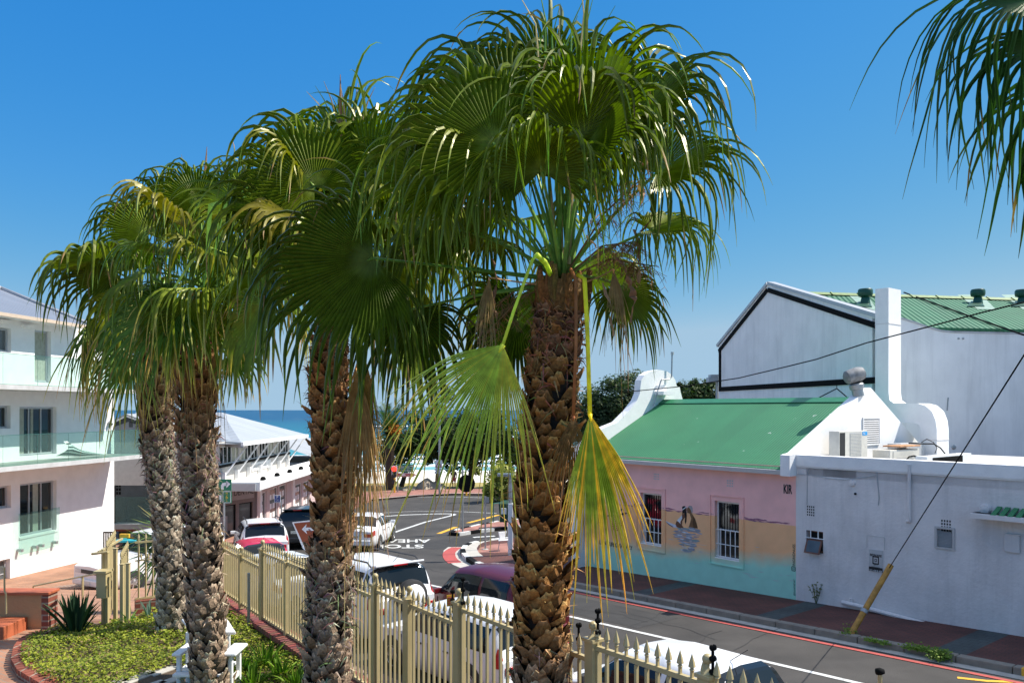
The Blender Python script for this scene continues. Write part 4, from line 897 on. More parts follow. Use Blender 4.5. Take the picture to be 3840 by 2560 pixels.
mb=MB(); mb.fbox(fr,a0,a1,z0-2.6,z0-.37,-.7,-.62); build('garage_opening',mb,m_dark,gh)
mb=MB()
for k in range(2):
    for i in range(8): a,z=q(436+k*10,1745+i*14); mb.fbox(FGH,a,a+.09,z-.13,z,.0,.02)
mb.fbox(FGH,q(428,0)[0],q(433,0)[0],H-5.5,H-2.6,0,.02); build('brick_screen',mb,m_black,gh)
# ================= SHOP BUILDING =================
Xf=-13.3
shop=thing('shop_building',V((Xf,41,gz(Xf,41))),'two storey shop building with grey hipped roof, braced eaves and street canopy','building')
FS=Fr((Xf,0,0),(0,1,0),(1,0,0)); FS2=Fr((-13.6,0,0),(0,1,0),(1,0,0))
m_stone=M('warm_grey_plaster',(.5,.47,.43),.9,.06); m_pinkw=M('pale_pink_wall',(.55,.44,.42),.9,.05)
zc0=H-3.5
# upper storey
ya=36.5; yb=48.1; zs=H-2.58; zt2=H-1.72
holes=[]; nW=4; 
for k in range(nW): y0=ya+.15+(yb-ya-.1)*k/nW; holes.append([y0,y0+(yb-ya)/nW-.22,zs,zt2])
mb=MB(); wall(mb,FS2,ya,yb,zc0-.2,H-1.5,holes,.1); mb.quad(FS2.pt(yb,zc0),FS2.pt(yb,zc0,-6),FS2.pt(yb,H-1.5,-6),FS2.pt(yb,H-1.5)); mb.quad(FS2.pt(ya,zc0),FS2.pt(ya,zc0,-6),FS2.pt(ya,H-1.5,-6),FS2.pt(ya,H-1.5)); build('upper_wall',mb,m_stone,shop)
for k,h in enumerate(holes): window(shop,FS2,h[0],h[1],h[2],h[3],-.08,m_trimw,m_glassd,4,0,.05,curtain=[(.05,.3)] if k%2 else [(.6,.95)])
mb=MB(); mb.fbox(FS2,ya,yb,zs-.12,zs,0,.06); build('sill_band',mb,m_black,shop)
Cc1=V((-12.5,36.3,H-1.5)); Cc2=V((-12.5,47.9,H-1.5)); Ap=P(832,1546,46); Cc0=P(700,1600,50); Ap2=Ap+V((-6,2,0)); Bk=V((-18,54,H-1.5)); Cl=V((-21,44,H-1.5))
m_sroof=corrugated('grey_sheet_roof',(.38,.4,.42),(1,0,0),.8,rough=.5,dist=.03,var=.06)
mb=MB(); mb.prism([Cc1,Cc2,Ap],V((0,0,-.06))); mb.prism([Cc1,Ap,Ap2,Cl],V((0,0,-.06))); mb.prism([Cc2,Bk,Ap2,Ap],V((0,0,-.06))); build('hipped_roof',mb,m_sroof,shop)
mb=MB(); mb.box((Cc1+Cc2)/2+V((.05,0,-.08)),V((0,1,0)),V((1,0,0)),V((0,0,1)),(Cc2-Cc1).length/2,.06,.09); build('gutter',mb,m_white,shop)
mb=MB(); d=(Cl-Cc1); mb.prism([Cc1+V((0,0,-.05)),Cl+V((0,0,-.05)),Cl+V((0,0,-.25)),Cc1+V((0,0,-.25))],V((.1,.1,0))); mb.prism([Cc1+V((-.1,.1,-.1)),Cc2+V((-.1,-.1,-.1)),Cc2+V((-1.2,-.1,-.1)),Cc1+V((-1.2,.1,-.1))],V((0,0,.03))); build('eave_soffit',mb,m_greyl,shop)
for k in range(7):
    y=37.2+k*1.75; mb=MB(); mb.tube([V((-12.6,y+.4,H-1.62)),V((-13.5,y-.35,H-3.15))],.045,6); mb.box(V((-13.5,y-.35,H-3.15)),V((1,0,0)),V((0,1,0)),V((0,0,1)),.09,.06,.22); build('eave_strut',mb,m_trimw,shop)
mb=MB(); mb.fbox(FS2,41.0,44.2,H-3.2,H-2.78,0,.05); bd=build('wall_board',mb,m_trimw,shop)
text('lettering','FURNISHED APARTMENTS',FS2.pt(41.15,H-3.06,.055),(0,1,0),(0,0,1),.24,m_greyw,bd,.8)
# canopy
mb=MB(); mb.fbox(FS,37.0,53,zc0-.02,zc0+.06,-.3,1.4); cp=build('canopy',mb,m_white,shop)
mb=MB(); mb.fbox(FS,37.0,53,zc0-.28,zc0+.12,1.4,1.46); mb.fbox(FS,36.94,37.0,zc0-.32,zc0+.1,-2.6,1.46); build('canopy_fascia',mb,m_trimw,cp)
for k in range(6): y=38.4+k*2.3; mb=MB(); mb.lathe([(.14,0),(.13,.1),(.08,.17),(0,.19)],V((-12.15,y,zc0+.07)),(0,0,1),12); build('canopy_vent',mb,m_black,cp,True)
mb=MB(); mb.fbox(FS,36.8,36.94,zc0-.3,zc0+.05,-3.2,1.3); build('canopy_end',mb,m_greyw,cp)
# ground floor wall + shop windows
zfz=H-4.25
hs_=[[41.6,42.6,H-6.2,H-4.4],[43.2,44.7,H-6.3,H-4.35],[45.0,46.4,H-6.3,H-4.35],[48.3,49.8,H-6.4,H-4.6],[50.2,51.8,H-6.4,H-4.6]]
mb=MB(); wall(mb,FS,41.0,62,H-7.6,zc0-.01,hs_,.12); build('shop_wall',mb,m_pinkw,shop)
for k,h in enumerate(hs_): window(shop,FS,h[0],h[1],h[2],h[3],-.1,m_trimw,m_glassm,0,0,.05,'shop_window')
mb=MB(); mb.fbox(FS,41.2,47.4,zfz,zfz+.62,0,.05); b1=build('shop_fascia',mb,m_pinkw,shop)
mb=MB(); mb.fbox(FS,47.8,53,zfz-.05,zfz+.45,0,.05); b2=build('shop_fascia',mb,m_pinkw,shop)
def shopname(y0,y1,z,hgt,parent):
    parts=[('ENGEL',m_text,0,.36),('&',m_taillight,.36,.44),('VÖLKERS',m_text,.44,1)]
    for s,mt_,f0,f1 in parts:
        t=text('lettering',s,FS.pt(0,0),(0,1,0),(0,0,1),1,mt_,None,1,0,bold=.02)
        ys_=[v.co.y for v in t.data.vertices]; w0=max(ys_); base=V(parent['_b'])
        for v in t.data.vertices:
            yy=v.co.y/w0; zz=v.co.z; v.co=(Xf+.058+(v.co.x-Xf)*.3,y0+(y1-y0)*(f0+(f1-f0)*yy*.94),z+zz/.72*hgt); v.co-=base
        t.parent=parent
shopname(42.0,46.3,zfz+.12,.42,b1); shopname(48.5,52.3,zfz+.05,.32,b2)
text('lettering','6',FS.pt(41.35,zfz+.1,.055),(0,1,0),(0,0,1),.5,m_text,b1); text('lettering','6',FS.pt(46.8,zfz+.1,.055),(0,1,0),(0,0,1),.5,m_text,b1)
text('lettering','6',FS.pt(47.9,zfz+.05,.055),(0,1,0),(0,0,1),.4,m_text,b2)
for i,h in enumerate(hs_):
    for k in range(3):
        for c in range(2):
            if h[0]+.6+c*.55<h[1]: mb=MB(); mb.fbox(FS,h[0]+.2+c*.55,h[0]+.6+c*.55,h[2]+.3+k*.5,h[2]+.6+k*.5,-.085,-.08); build('window_poster',mb,m_trimw,shop)
mb=MB(); mb.fbox(FS,41.2,41.5,H-7.4,zfz,0,.12); mb.fbox(FS,47.45,47.75,H-7.4,zfz+.3,0,.12); mb.fbox(FS,41.5,43,H-7.4,H-6.3,0,.06); build('shop_pier',mb,m_white,shop)
# dental shop, turned towards the street
dD=V((.42,.9,0)).normalized(); nD=V((dD.y,-dD.x,0)); D1=V((-13.3,41.1,0)); FDn=Fr(D1,dD,nD)
hd=[[-4.6,-1.5,H-6.6,H-4.75],[-1.3,-.35,H-6.6,H-4.75]]
mb=MB(); wall(mb,FDn,-6,-.05,H-7.4,zc0-.05,hd,.15); build('shop_wall',mb,M('brown_grey_wall',(.2,.17,.16),.9,.06),shop)
for h in hd: window(shop,FDn,h[0],h[1],h[2],h[3],-.12,m_black,m_glassm,0,0,.05,'shop_window')
a0,z0=FDn.hit(790,1850); 
mb=MB(); mb.fbox(FDn,-5.2,-.3,H-4.55,H-3.86,0,.05); b3=build('shop_fascia',mb,M('grey_fascia',(.32,.3,.3),.8,.05),shop)
walltext('lettering',FDn,'BAY SMILE DENTAL',770,948,1872,25,m_text,b3,.056)
mb=MB(); mb.fbox(FDn,-4.3,-2.0,H-6.2,H-5.3,-.1,-.09); pn=build('window_poster',mb,M('grey_poster',(.3,.3,.3),.7,.1),shop)
mb=MB(); mb.fbox(FDn,-6,-.1,H-7.4,H-6.65,0,.1); build('shop_plinth',mb,m_stone,shop)
# low far roof building to the right
nb=thing('low_shop_building',V((-13,55,gz(-13,55))),'low building with pale grey roof beyond the shops, half hidden by the palm trunk','building')
mb=MB(); mb.abox(-19,-12.9,53.2,62,H-7.8,H-3.6); build('outer_wall',mb,m_stone,nb)
mb=MB(); a=[P(1082,1652,58),P(1215,1700,60),V((-12.3,62,H-3.7)),V((-12.3,52.8,H-3.6)),V((-15.2,52.8,H-3.45))]; mb.poly([V((-17,53,H-1.9)),V((-12.4,53,H-3.55)),V((-12.4,62.5,H-3.55)),V((-17,62.5,H-1.9))]); mb.poly([V((-17,53,H-1.96)),V((-22,53,H-3.6)),V((-22,62.5,H-3.6)),V((-17,62.5,H-1.96))]); build('sheet_roof',mb,m_lightroof,nb)
# ================= CARS =================
def paint(name,c,rough=.35): return M(name,c,rough,.02,2,coat=.35)
m_cglass=M('car_glass',(.014,.016,.017),.05,.1,2,spec=.45)
m_plas=M('black_plastic',(.03,.03,.032),.6,.1)
m_plate=M('number_plate_white',(.65,.65,.6),.5,.05)
def car(name,label,pos,head,color,L=4.4,W=1.78,Ht=1.5,kind='hatch',group=None,rails=False,spare=False,visible=('side','rear'),plate='CA 417 208'):
    hd=V((head[0],head[1],0)).normalized(); 
    sl=-(gz(pos[0]+hd.x,pos[1]+hd.y)-gz(pos[0]-hd.x,pos[1]-hd.y))/2
    fx=V((hd.x,hd.y,-sl)).normalized(); ly=V((-hd.y,hd.x,0)); uz=fx.cross(ly)
    rot=Matrix((fx,ly,uz)).transposed().to_quaternion()
    root=thing(name,V((pos[0],pos[1],gz(pos[0],pos[1]))),label,'car',group,local=True,rot=rot)
    h=L/2; belt=.62*Ht if kind!='suv' else .6*Ht; hood=belt-.02 if kind!='suv' else belt+.02
    if kind=='hatch': key=[(-h,belt-.05),(-h+.12,belt),(-h+.42,Ht-.10),(-h+.6,Ht-.03),(-.2,Ht),(.35,Ht-.06),(.95,hood+.04),(1.05,hood),(h-.25,hood-.13),(h,hood-.25)]; cab=(-h+.6,.35,-h+.14,.98)
    if kind=='suv': key=[(-h,belt-.02),(-h+.06,belt+.05),(-h+.22,Ht-.12),(-h+.38,Ht-.03),(-.2,Ht),(.45,Ht-.05),(1.0,hood+.05),(1.12,hood),(h-.3,hood-.08),(h,hood-.22)]; cab=(-h+.38,.45,-h+.08,1.02)
    if kind=='sedan': key=[(-h,belt-.03),(-h+.1,belt+.04),(-h+.55,belt+.07),(-h+1.25,Ht-.06),(-.35,Ht),(.3,Ht-.05),(1.0,hood+.04),(1.1,hood),(h-.3,hood-.12),(h,hood-.26)]; cab=(-h+1.25,.3,-h+.6,1.02)
    def zt(x):
        for i in range(len(key)-1):
            if key[i][0]<=x<=key[i+1][0]:
                t=(x-key[i][0])/(key[i+1][0]-key[i][0]); return key[i][1]+(key[i+1][1]-key[i][1])*t
        return key[0][1] if x<key[0][0] else key[-1][1]
    def sec(x):
        e=max(0,(abs(x)-.34*L)/(.16*L)); w=W/2*(1-.13*e*e); z=zt(x); b=min(belt,z-.03); f=max(0,min(1,(z-belt)/(Ht-belt)))
        wt=(w-.10)*(1-f)+(W/2*.74)*f; zb=.2+.12*e*e
        return [(0,zb),(w*.86,zb),(w*.97,zb+.12),(w,.5*b+.1),(w*.985,b),((w*.985+wt)/2+.02*f,(b+z)/2+.01),(wt,z-.07*f-.015),(wt-.13,z-.005),(0,z+.03)]
    def pt(x,v,off=0):
        s=sec(x); sg=1
        if v>8: v=16-v; sg=-1
        i=min(7,int(v)); t=v-i; y=s[i][0]+(s[i+1][0]-s[i][0])*t; z=s[i][1]+(s[i+1][1]-s[i][1])*t
        p=V((x,y*sg,z))
        if off:
            a=pt(x+.02,v if sg>0 else 16-v); b_=pt(x-.02,v if sg>0 else 16-v); vv=(v if sg>0 else 16-v)
            c=pt(x,min(15.99,vv+.05)); d=pt(x,max(.01,vv-.05)); n=(a-b_).cross(c-d)
            if n.length>1e-9:
                n.normalize(); ctr=V((x,0,.5*Ht)); 
                if n.dot(p-ctr)<0: n=-n
                p=p+n*off
        return p
    xs=sorted(set([k[0] for k in key]+[-h+.02]+[-h+L*i/26 for i in range(27)]))
    mb=MB(); nv=16; rows=[[pt(x,v) for v in [i for i in range(17)]] for x in xs]
    for r in rows: mb.v.extend([tuple(p) for p in r[:16]])
    for i in range(len(xs)-1):
        for k in range(16): mb.f.append((i*16+k,i*16+(k+1)%16,(i+1)*16+(k+1)%16,(i+1)*16+k))
    mb.f.append(tuple(range(15,-1,-1))); mb.f.append(tuple((len(xs)-1)*16+k for k in range(16))); mb.c=[(1,1,1)]*len(mb.v); mb.m=[0]*len(mb.f)
    body=build('body',mb,color,root,'auto')
    def patch(nm,x0,x1,v0,v1,mat,off=.008,nx=10,nvv=4,par=root,xf=None):
        mb=MB(); g=[[pt(x0+(x1-x0)*i/nx,v0+(v1-v0)*j/nvv,off) for j in range(nvv+1)] for i in range(nx+1)]
        for i in range(nx):
            for j in range(nvv): mb.quad(g[i][j],g[i+1][j],g[i+1][j+1],g[i][j+1])
        return build(nm,mb,mat,par,True)
    xr,xf_,xrb,xfb=cab
    patch('windscreen',xf_+.03,xfb-.06,6.1,9.9,m_cglass); 
    patch('rear_window',xrb+(.04 if kind!='suv' else .03),xr-.06,6.05,9.95,m_cglass)
    for sg in(0,1):
        V_=(lambda a,b_:(a,b_)) if sg==0 else (lambda a,b_:(16-a,16-b_))
        mid=(xr+xf_)/2-.1
        segs=[(mid+.05,xf_+.42)]+[(max(xr-.05,mid-1.0),mid-.05)]
        if kind=='suv': segs.append((xr-.12,max(xr-.05,mid-1.0)-.08))
        for a,b_ in segs:
            if b_-a>.15: patch('side_window',a,b_,*V_(4.25,5.85),m_cglass)
    # wheels
    for sx in(-1,1):
        for sy in(-1,1):
            wx=sx*L*.305; r=.335 if kind=='suv' else .3; o=V((wx,sy*(W/2-.2),r))
            mb=MB(); mb.lathe([(r+.07,.0),(r+.07,.207),(r*.5,.208)],o,V((0,sy,0)),22); build('wheel_arch',mb,m_plas,root)
            mb=MB(); mb.lathe([(r*.6,0),(r*.97,.0),(r,.05),(r,.17),(r*.95,.212),(r*.64,.214)],o,V((0,sy,0)),24); w=build('wheel',mb,m_rubber,root,True)
            mb=MB(); mb.lathe([(r*.66,.212),(r*.6,.216),(r*.55,.19)],o,V((0,sy,0)),24); mb.lathe([(r*.16,.216),(0,.222)],o,V((0,sy,0)),12)
            for k in range(5):
                q=2*PI*k/5; d=V((math.cos(q),0,math.sin(q))); e=V((-math.sin(q),0,math.cos(q))); mb.box(o+d*r*.34+V((0,sy*.21,0)),d,e,V((0,1,0)),r*.24,r*.07,.008)
            build('rim',mb,m_chrome,w)
    # lights, bumper, plate, handles, mirrors
    w1=sec(-h+.05)[4][0]
    for sy in(-1,1):
        if kind=='suv': patch('tail_light',-h+.03,-h+.16,*((3.6,5.2) if sy>0 else (12.4,10.8)),m_taillight,.012,3,3)
        else: 
            patch('tail_light',-h+.0,-h+.22,*((3.45,4.1) if sy>0 else (12.55,11.9)),m_taillight,.012,3,3)
        mb=MB(); z0=belt*.72; mb.box((-h-.005,sy*(w1-.2),z0+.06),V((1,0,0)),V((0,1,0)),V((0,0,1)),.012,.15,.07); build('tail_light',mb,m_taillight,root,bevel=.01)
        patch('headlight',h-.26,h-.02,*((3.5,4.3) if sy>0 else (12.5,11.7)),m_headlight,.01,3,3)
        mb=MB(); mb.box((h+.0,sy*(w1-.25),hood-.36),V((1,0,0)),V((0,1,0)),V((0,0,1)),.012,.17,.07); build('headlight',mb,m_headlight,root,bevel=.01)
        mb=MB(); mb.box((xfb-.15,sy*(W/2+.06),belt+.07),V((1,0,0)),V((0,1,0)),V((0,0,1)),.05,.1,.065); build('wing_mirror',mb,color if kind!='hatch' else m_plas,root,bevel=.02)
        mb=MB()
        for hx in(.28,-.62): mb.box((hx,sy*(W/2+.002),belt-.12),V((1,0,0)),V((0,1,0)),V((0,0,1)),.07,.012,.014)
        build('door_handle',mb,m_plas,root)
        mb=MB()
        for hx in(.95,.0,-.95): mb.box((hx,sy*(W/2-.012),belt*.62),V((1,0,0)),V((0,1,0)),V((0,0,1)),.005,.014,belt*.3)
        build('door_seam',mb,m_black,root)
        if rails:
            mb=MB(); mb.tube([(xr-.0,sy*W*.34,Ht-.02),(xr+.15,sy*W*.34,Ht+.07),(xf_-.2,sy*W*.34,Ht+.07),(xf_,sy*W*.34,Ht-.02)],.02,6); build('roof_rail',mb,m_plas,root)
    mb=MB(); mb.box((-h-.03,0,.42),V((1,0,0)),V((0,1,0)),V((0,0,1)),.08,w1-.06,.11); build('bumper',mb,color if kind!='hatch' else m_plas,root,bevel=.04); mb=MB(); mb.box((h+.02,0,.42),V((1,0,0)),V((0,1,0)),V((0,0,1)),.08,w1-.06,.1); build('bumper',mb,color if kind!='hatch' else m_plas,root,bevel=.04)
    mb=MB(); mb.box((-h-.02,0,belt*.74),V((1,0,0)),V((0,1,0)),V((0,0,1)),.012,.25,.055); pl=build('number_plate',mb,m_plate,root)
    text('lettering',plate,V((-h-.034,.22,belt*.74-.035)),(0,-1,0),(0,0,1),.1,m_text,pl,.78,.001)
    mb=MB(); mb.box((h+.005,0,hood-.36),V((1,0,0)),V((0,1,0)),V((0,0,1)),.012,.4,.06); build('grille',mb,m_plas,root)
    mb=MB(); mb.box((h+.11,0,.42),V((1,0,0)),V((0,1,0)),V((0,0,1)),.006,.24,.05); build('number_plate',mb,m_plate,root)
    mb=MB(); mb.tube([(xr+.1,.0,Ht+.01),(xr-.2,.0,Ht+.22)],.006,4); build('aerial',mb,m_plas,root)
    if kind=='suv':
        mb=MB(); mb.box((xr-.1,0,Ht-.0),V((1,0,-.15)),V((0,1,0)),V((.15,0,1)),.14,W*.34,.02); sp=build('rear_spoiler',mb,color,root,bevel=.01)
        mb=MB(); mb.box((xr-.245,0,Ht-.01),V((1,0,0)),V((0,1,0)),V((0,0,1)),.008,.18,.014); build('brake_light',mb,m_taillight,sp)
    if spare:
        o=V((-h-.03,-.1,belt*1.02)); mb=MB(); mb.lathe([(.2,0),(.36,.01),(.385,.05),(.385,.18),(.36,.235),(.27,.24)],o,V((-1,0,0)),26); s=build('spare_wheel',mb,m_rubber,root,True)
        mb=MB(); mb.lathe([(.29,.23),(.28,.255),(.15,.265),(0,.27)],o,V((-1,0,0)),24); build('wheel_cover',mb,color,s,True)
    return root
W1=paint('white_car_paint',(.78,.78,.78)); W2=paint('cool_white_car_paint',(.7,.73,.75)); RD=paint('red_car_paint',(.6,.01,.045)); MR=paint('maroon_car_paint',(.10,.003,.006)); BK=paint('black_car_paint',(.012,.014,.018)); 
def off(p,head,d): h=V((head[0],head[1],0)).normalized(); return (p[0]+h.x*d,p[1]+h.y*d)
u2=(Un.x,Un.y)
car('parked_car','white hatchback nearest the camera with dark rear window frame, at the bottom edge',off((3.5,10.45),u2,1.85),u2,W1,3.8,1.66,1.47,'hatch','cars parked beside the fence',plate='CA 82 611')
car('parked_car','white compact SUV hidden behind the big central palm trunk',off((.5,13.7),u2,2.2),u2,W1,4.35,1.82,1.5,'suv','cars parked beside the fence',plate='CA 655 190')
car('parked_car','white four wheel drive with spare wheel on its back door',off((-2.45,17.9),u2,2.3),u2,W1,4.7,1.88,1.82,'suv','cars parked beside the fence',rails=True,spare=True,plate='CA 301 774')
car('parked_car','pale silver white car roof showing left of the third palm trunk from the left',off((-5.75,21.6),u2,2.0),u2,W2,4.2,1.72,1.45,'hatch','cars parked beside the fence')
car('parked_car','bright red hatchback parked behind the white SUV',off((-7.4,25.0),u2,1.9),(-.45,.89),RD,3.9,1.66,1.47,'hatch','cars parked beside the fence')
car('parked_car','white SUV with black roof rails in front of the red hatchback',off((-9.15,29.2),(-.38,.92),2.2),(-.38,.92),W1,4.5,1.84,1.66,'suv','cars parked beside the fence',rails=True)
car('black_suv','black SUV by the shops, behind the brown arrow sign',off((-9.3,34.0),(-.12,.99),2.3),(-.12,.99),BK,4.7,1.88,1.7,'suv')
car('white_saloon','white saloon driving away just right of the third palm trunk from the left',off((-6.55,32.6),(.06,1),2.25),(.06,1),W1,4.5,1.8,1.46,'sedan')
car('maroon_car','dark maroon car driving downhill past the corner, half behind the trunk',off((-1.35,19.6),u2,-1.35),u2,MR,3.9,1.7,1.66,'suv')
car('white_pickup','white four wheel drive facing uphill behind the garden gate',(-12.15,26.8),(-.5,-.86),W1,4.7,1.86,1.8,'suv')
pk_=P(468,2008,26.5); t=thing('roof_board',pk_,'yellow lettered board and turquoise cover on the roof of the pickup behind the gate','board')
mb=MB(); mb.box(pk_,V((1,0,0)),V((0,1,0)),V((0,0,1)),.16,.05,.07); build('yellow_board',mb,m_yel,t,bevel=.01)
mb=MB(); mb.box(pk_+V((.15,0,-.14)),V((1,0,0)),V((0,1,0)),V((0,0,1)),.38,.3,.04); build('turquoise_cover',mb,M('turquoise_cloth',(.02,.35,.4),.7,.1),t,bevel=.03)
# ================= GARDEN TERRACE =================
ZT=H-3.12
fo=V((-3.52,11.1,0)); fu=V((-.584,.812,0)).normalized(); fv=V((fu.y,-fu.x,0))   # fence line, outward = towards road
def FP(k,c=0,z=0): p=fo+fu*k+fv*c; p.z=z; return p
kC=1.9; corner=FP(kC)       # far corner of garden
zrail=lambda k:H-1.98+(-.053)*(k)      # rail height along fence (rises towards camera)
zwallt=lambda k:H-3.02-.0*(k)
gt0=V((-5.75,11.75,0))     # gate side end
pts=[FP(-9),corner,gt0+V((.0,-.0,0)),V((-6.6,11.7,0)),V((-12,12.6,0)),V((-12,1,0)),V((2,1,0))]
mb=MB(); mb.prism([V((p.x,p.y,ZT-.02)) for p in pts],V((0,0,-3))); struct(build('garden_terrace',mb,m_gpath))
# ramp (driveway) from terrace down to street
ra=[V((-7.0,11.6,ZT-.03)),V((-14.5,13,ZT-.03)),V((-19,30,H-6.25)),V((-9.9,30,H-6.1)),V((-7.6,19,H-4.9))]
mb=MB(); 
def rz(y): return ZT-.03-(y-11.6)*.19
def rzz(x,y): return max(rz(y),gz(x,y)+.012)
for i in range(30):
    y0=11.6+i*.95; y1=y0+.95; xa_=-5.2-(y0-11.6)*.28; xb_=-5.2-(y1-11.6)*.28; mb.quad(V((-20,y0,rzz(-20,y0))),V((xa_,y0,rzz(xa_,y0))),V((xb_,y1,rzz(xb_,y1))),V((-20,y1,rzz(-20,y1))))
struct(build('driveway',mb,m_gpath))
# planting bed
bed=[(104,2404),(81,2433),(70,2491),(95,2530),(168,2565),(330,2640),(640,2640),(700,2520),(700,2350)]
bp_=[Gz(232,2362,-3.1),Gz(140,2388,-3.1),Gz(104,2404,-3.1),Gz(84,2433,-3.1),Gz(76,2480,-3.1),Gz(100,2520,-3.1),Gz(180,2566,-3.1),Gz(330,2640,-3.1),Gz(450,2700,-3.1)]
inner=[Gz(232,2362,-3.1),Gz(390,2336,-3.1),gt0+V((.1,-.1,0)),FP(kC-.1,-.12),FP(-9,-.12),V((.4,2,0)),V((-2.9,2,0)),Gz(450,2700,-3.1)]
outline=[V((p.x,p.y,0)) for p in bp_[:-1]]; 
poly=outline+[V((p.x,p.y,0)) for p in inner[::-1][:-1]]
mb=MB(); mb.prism([V((p.x,p.y,ZT+.03)) for p in poly],V((0,0,-.1))); struct(build('planting_soil',mb,m_soil))
mb=MB(); strip_=outline
for i in range(len(strip_)-1):
    p,q_=strip_[i],strip_[i+1]; n=max(1,int((q_-p).length/.085)); 
    for k in range(n):
        a=p.lerp(q_,(k+.5)/n); e=(q_-p).normalized(); mb.box(V((a.x,a.y,ZT+.03)),e,V((-e.y,e.x,0)),V((0,0,1)),.038,.1,.05+rnd.uniform(-.003,.003))
o=build('brick_edging',mb,m_brickw,bevel=.004); tag(o,'low red brick edging curving round the groundcover bed','edging')
def inpoly(x,y,pl):
    c=False; n=len(pl)
    for i in range(n):
        a,b_=pl[i],pl[(i+1)%n]
        if (a.y>y)!=(b_.y>y) and x<(b_.x-a.x)*(y-a.y)/(b_.y-a.y)+a.x: c=not c
    return c
slabs=[V((p.x,p.y,0)) for p in (Gz(395,2600,-3.1),Gz(640,2505,-3.1),Gz(760,2520,-3.1),Gz(700,2640,-3.1))]
def groundcover():
    r=random.Random(11); mb=MB(); cnt=0
    xs0=min(p.x for p in poly); xs1=max(p.x for p in poly)
    while cnt<42000:
        x=r.uniform(xs0,xs1); y=6.0+ (12.8-6.0)*r.random()
        if not inpoly(x,y,poly) or inpoly(x,y,slabs): continue
        px=1920+F*x/y
        if px>1250: continue
        cnt+=1
        nz=noise.noise(V((x*1.1,y*1.1,0))); n3=noise.noise(V((x*4,y*4,5)))
        if n3+.4*nz<-.42 and r.random()<.8: continue
        z=ZT+.05+max(0,.07+nz*.09+n3*.05)*r.uniform(.3,1.2); s=r.uniform(.012,.026)
        a=V((r.gauss(0,1),r.gauss(0,1),r.gauss(0,.6))).normalized(); n=V((r.gauss(0,.5),r.gauss(0,.5),1)).normalized(); b_=n.cross(a).normalized(); a=b_.cross(n)
        k=r.random(); yl=.5+.5*noise.noise(V((x*1.7+9,y*1.7,2)))
        c=(.2+.26*yl*k,.25+.2*yl*k,.03+.01*k) if k>.25 else (.09,.13,.02)
        if r.random()<.10: c=(.28,.19,.09)
        p=V((x,y,z)); mb.add([p-a*s,p+b_*s*.6,p+a*s,p-b_*s*.6],[(0,1,2,3)],c)
    o=build('ground_cover',mb,m_foliage); o['kind']='stuff'; tag(o,'low yellow green groundcover filling the garden bed','ground cover')
groundcover()
mb=MB()
for (x,y,w,h_) in((430,2560,60,26),(520,2535,70,26),(610,2512,60,20),(560,2570,70,24),(650,2545,60,22),(690,2515,40,14)):
    p=[Gz(x-w,y+h_*.6,-3.08),Gz(x+w*.6,y-h_,-3.08),Gz(x+w,y-h_*.6,-3.08),Gz(x-w*.5,y+h_,-3.08)]; mb.prism([V((q.x,q.y,ZT+.045)) for q in p],V((0,0,-.05)))
o=build('stepping_stones',mb,m_gutc,bevel=.006); tag(o,'pale grey paving slabs in the bed before the white bench','paving')
# ---- fence ----
def finial(mb,p,s=1.0):
    mb.lathe([(.010*s,0),(.010*s,.02*s),(.02*s,.03*s),(.010*s,.045*s),(.026*s,.052*s),(.020*s,.085*s),(.0,.15*s)],p,(0,0,1),6)
def ball(mb,p,r): mb.lathe([(.012,0),(.014,.02)]+[(r*math.sin(q),.02+r-r*math.cos(q)) for q in [PI*i/8 for i in range(1,9)]],p,(0,0,1),12)
kOf=lambda px:( (lambda c:( (fo.x-c*fo.y)/(c*fu.y-fu.x)))((px-1920)/F))
posts=[kOf(832),kOf(905),kOf(985),kOf(1076),kOf(1180),kOf(1270),kOf(1407),kOf(1535),kOf(1722),kOf(1960),kOf(2224),kOf(2653),kOf(3100)]
railY={832:2050,905:2092,985:2070,1076:2122,1180:2150,1270:2160,1407:2212,1535:2265,1722:2281,1960:2370,2224:2424,2653:2563,3100:2700}
fc=thing('garden_fence',FP(0,0,H-3.1),'long cream gold metal picket fence with spearheads along the brick wall','fence')
pxs=sorted(railY)
steps=[(832,985,2053,2131),(985,1407,2072,2216),(1407,1722,2212,2344),(1722,2224,2281,2477),(2224,3100,2422,2735)]
def zAt(px,y):
    k=kOf(px); Y=(fo+fu*k).y; return H-(y-1536)/F*Y,k
for (pa,pb,ya_,yb_) in steps:
    z0,k0=zAt(pa,ya_); z1,k1=zAt(pb,yb_); zz0=(z0+z1)/2
    if pa==2224: zz0=z0-.0; z1=z0+.03
    z1=z0+(z1-z0)*.5 if abs(z1-z0)>.1 else z1
    ln=abs(k1-k0); n=int(ln/.093); mb=MB(); e=-fu
    zb=H-2.98
    def zr_(t): return z0+(z1-z0)*t
    a=FP(k0,0,z0); b_=FP(k1,0,z1); d=(b_-a); dn=d.normalized(); mb.box((a+b_)/2,dn,fv,dn.cross(fv),d.length/2,.016,.016)
    a2=FP(k0,0,zb+.06); b2=FP(k1,0,zb+.06); mb.box((a2+b2)/2,(b2-a2).normalized(),fv,V((0,0,1)),(b2-a2).length/2,.014,.014)
    for i in range(n):
        t=(i+.5)/n; p=a.lerp(b_,t); hh=(p.z-zb)/2
        mb.box(V((p.x,p.y,zb+hh-.004)),fu,fv,V((0,0,1)),.0105,.0105,hh-.02)
        mb.box(V((p.x,p.y,p.z+.03)),fu,fv,V((0,0,1)),.0085,.0085,.03)
        finial(mb,p+V((0,0,.035)),.85); mb.lathe([(.02,0),(.012,.03)],V((p.x,p.y,zb+.075)),(0,0,1),6)
    build('fence_panel',mb,m_gold,fc,'auto')
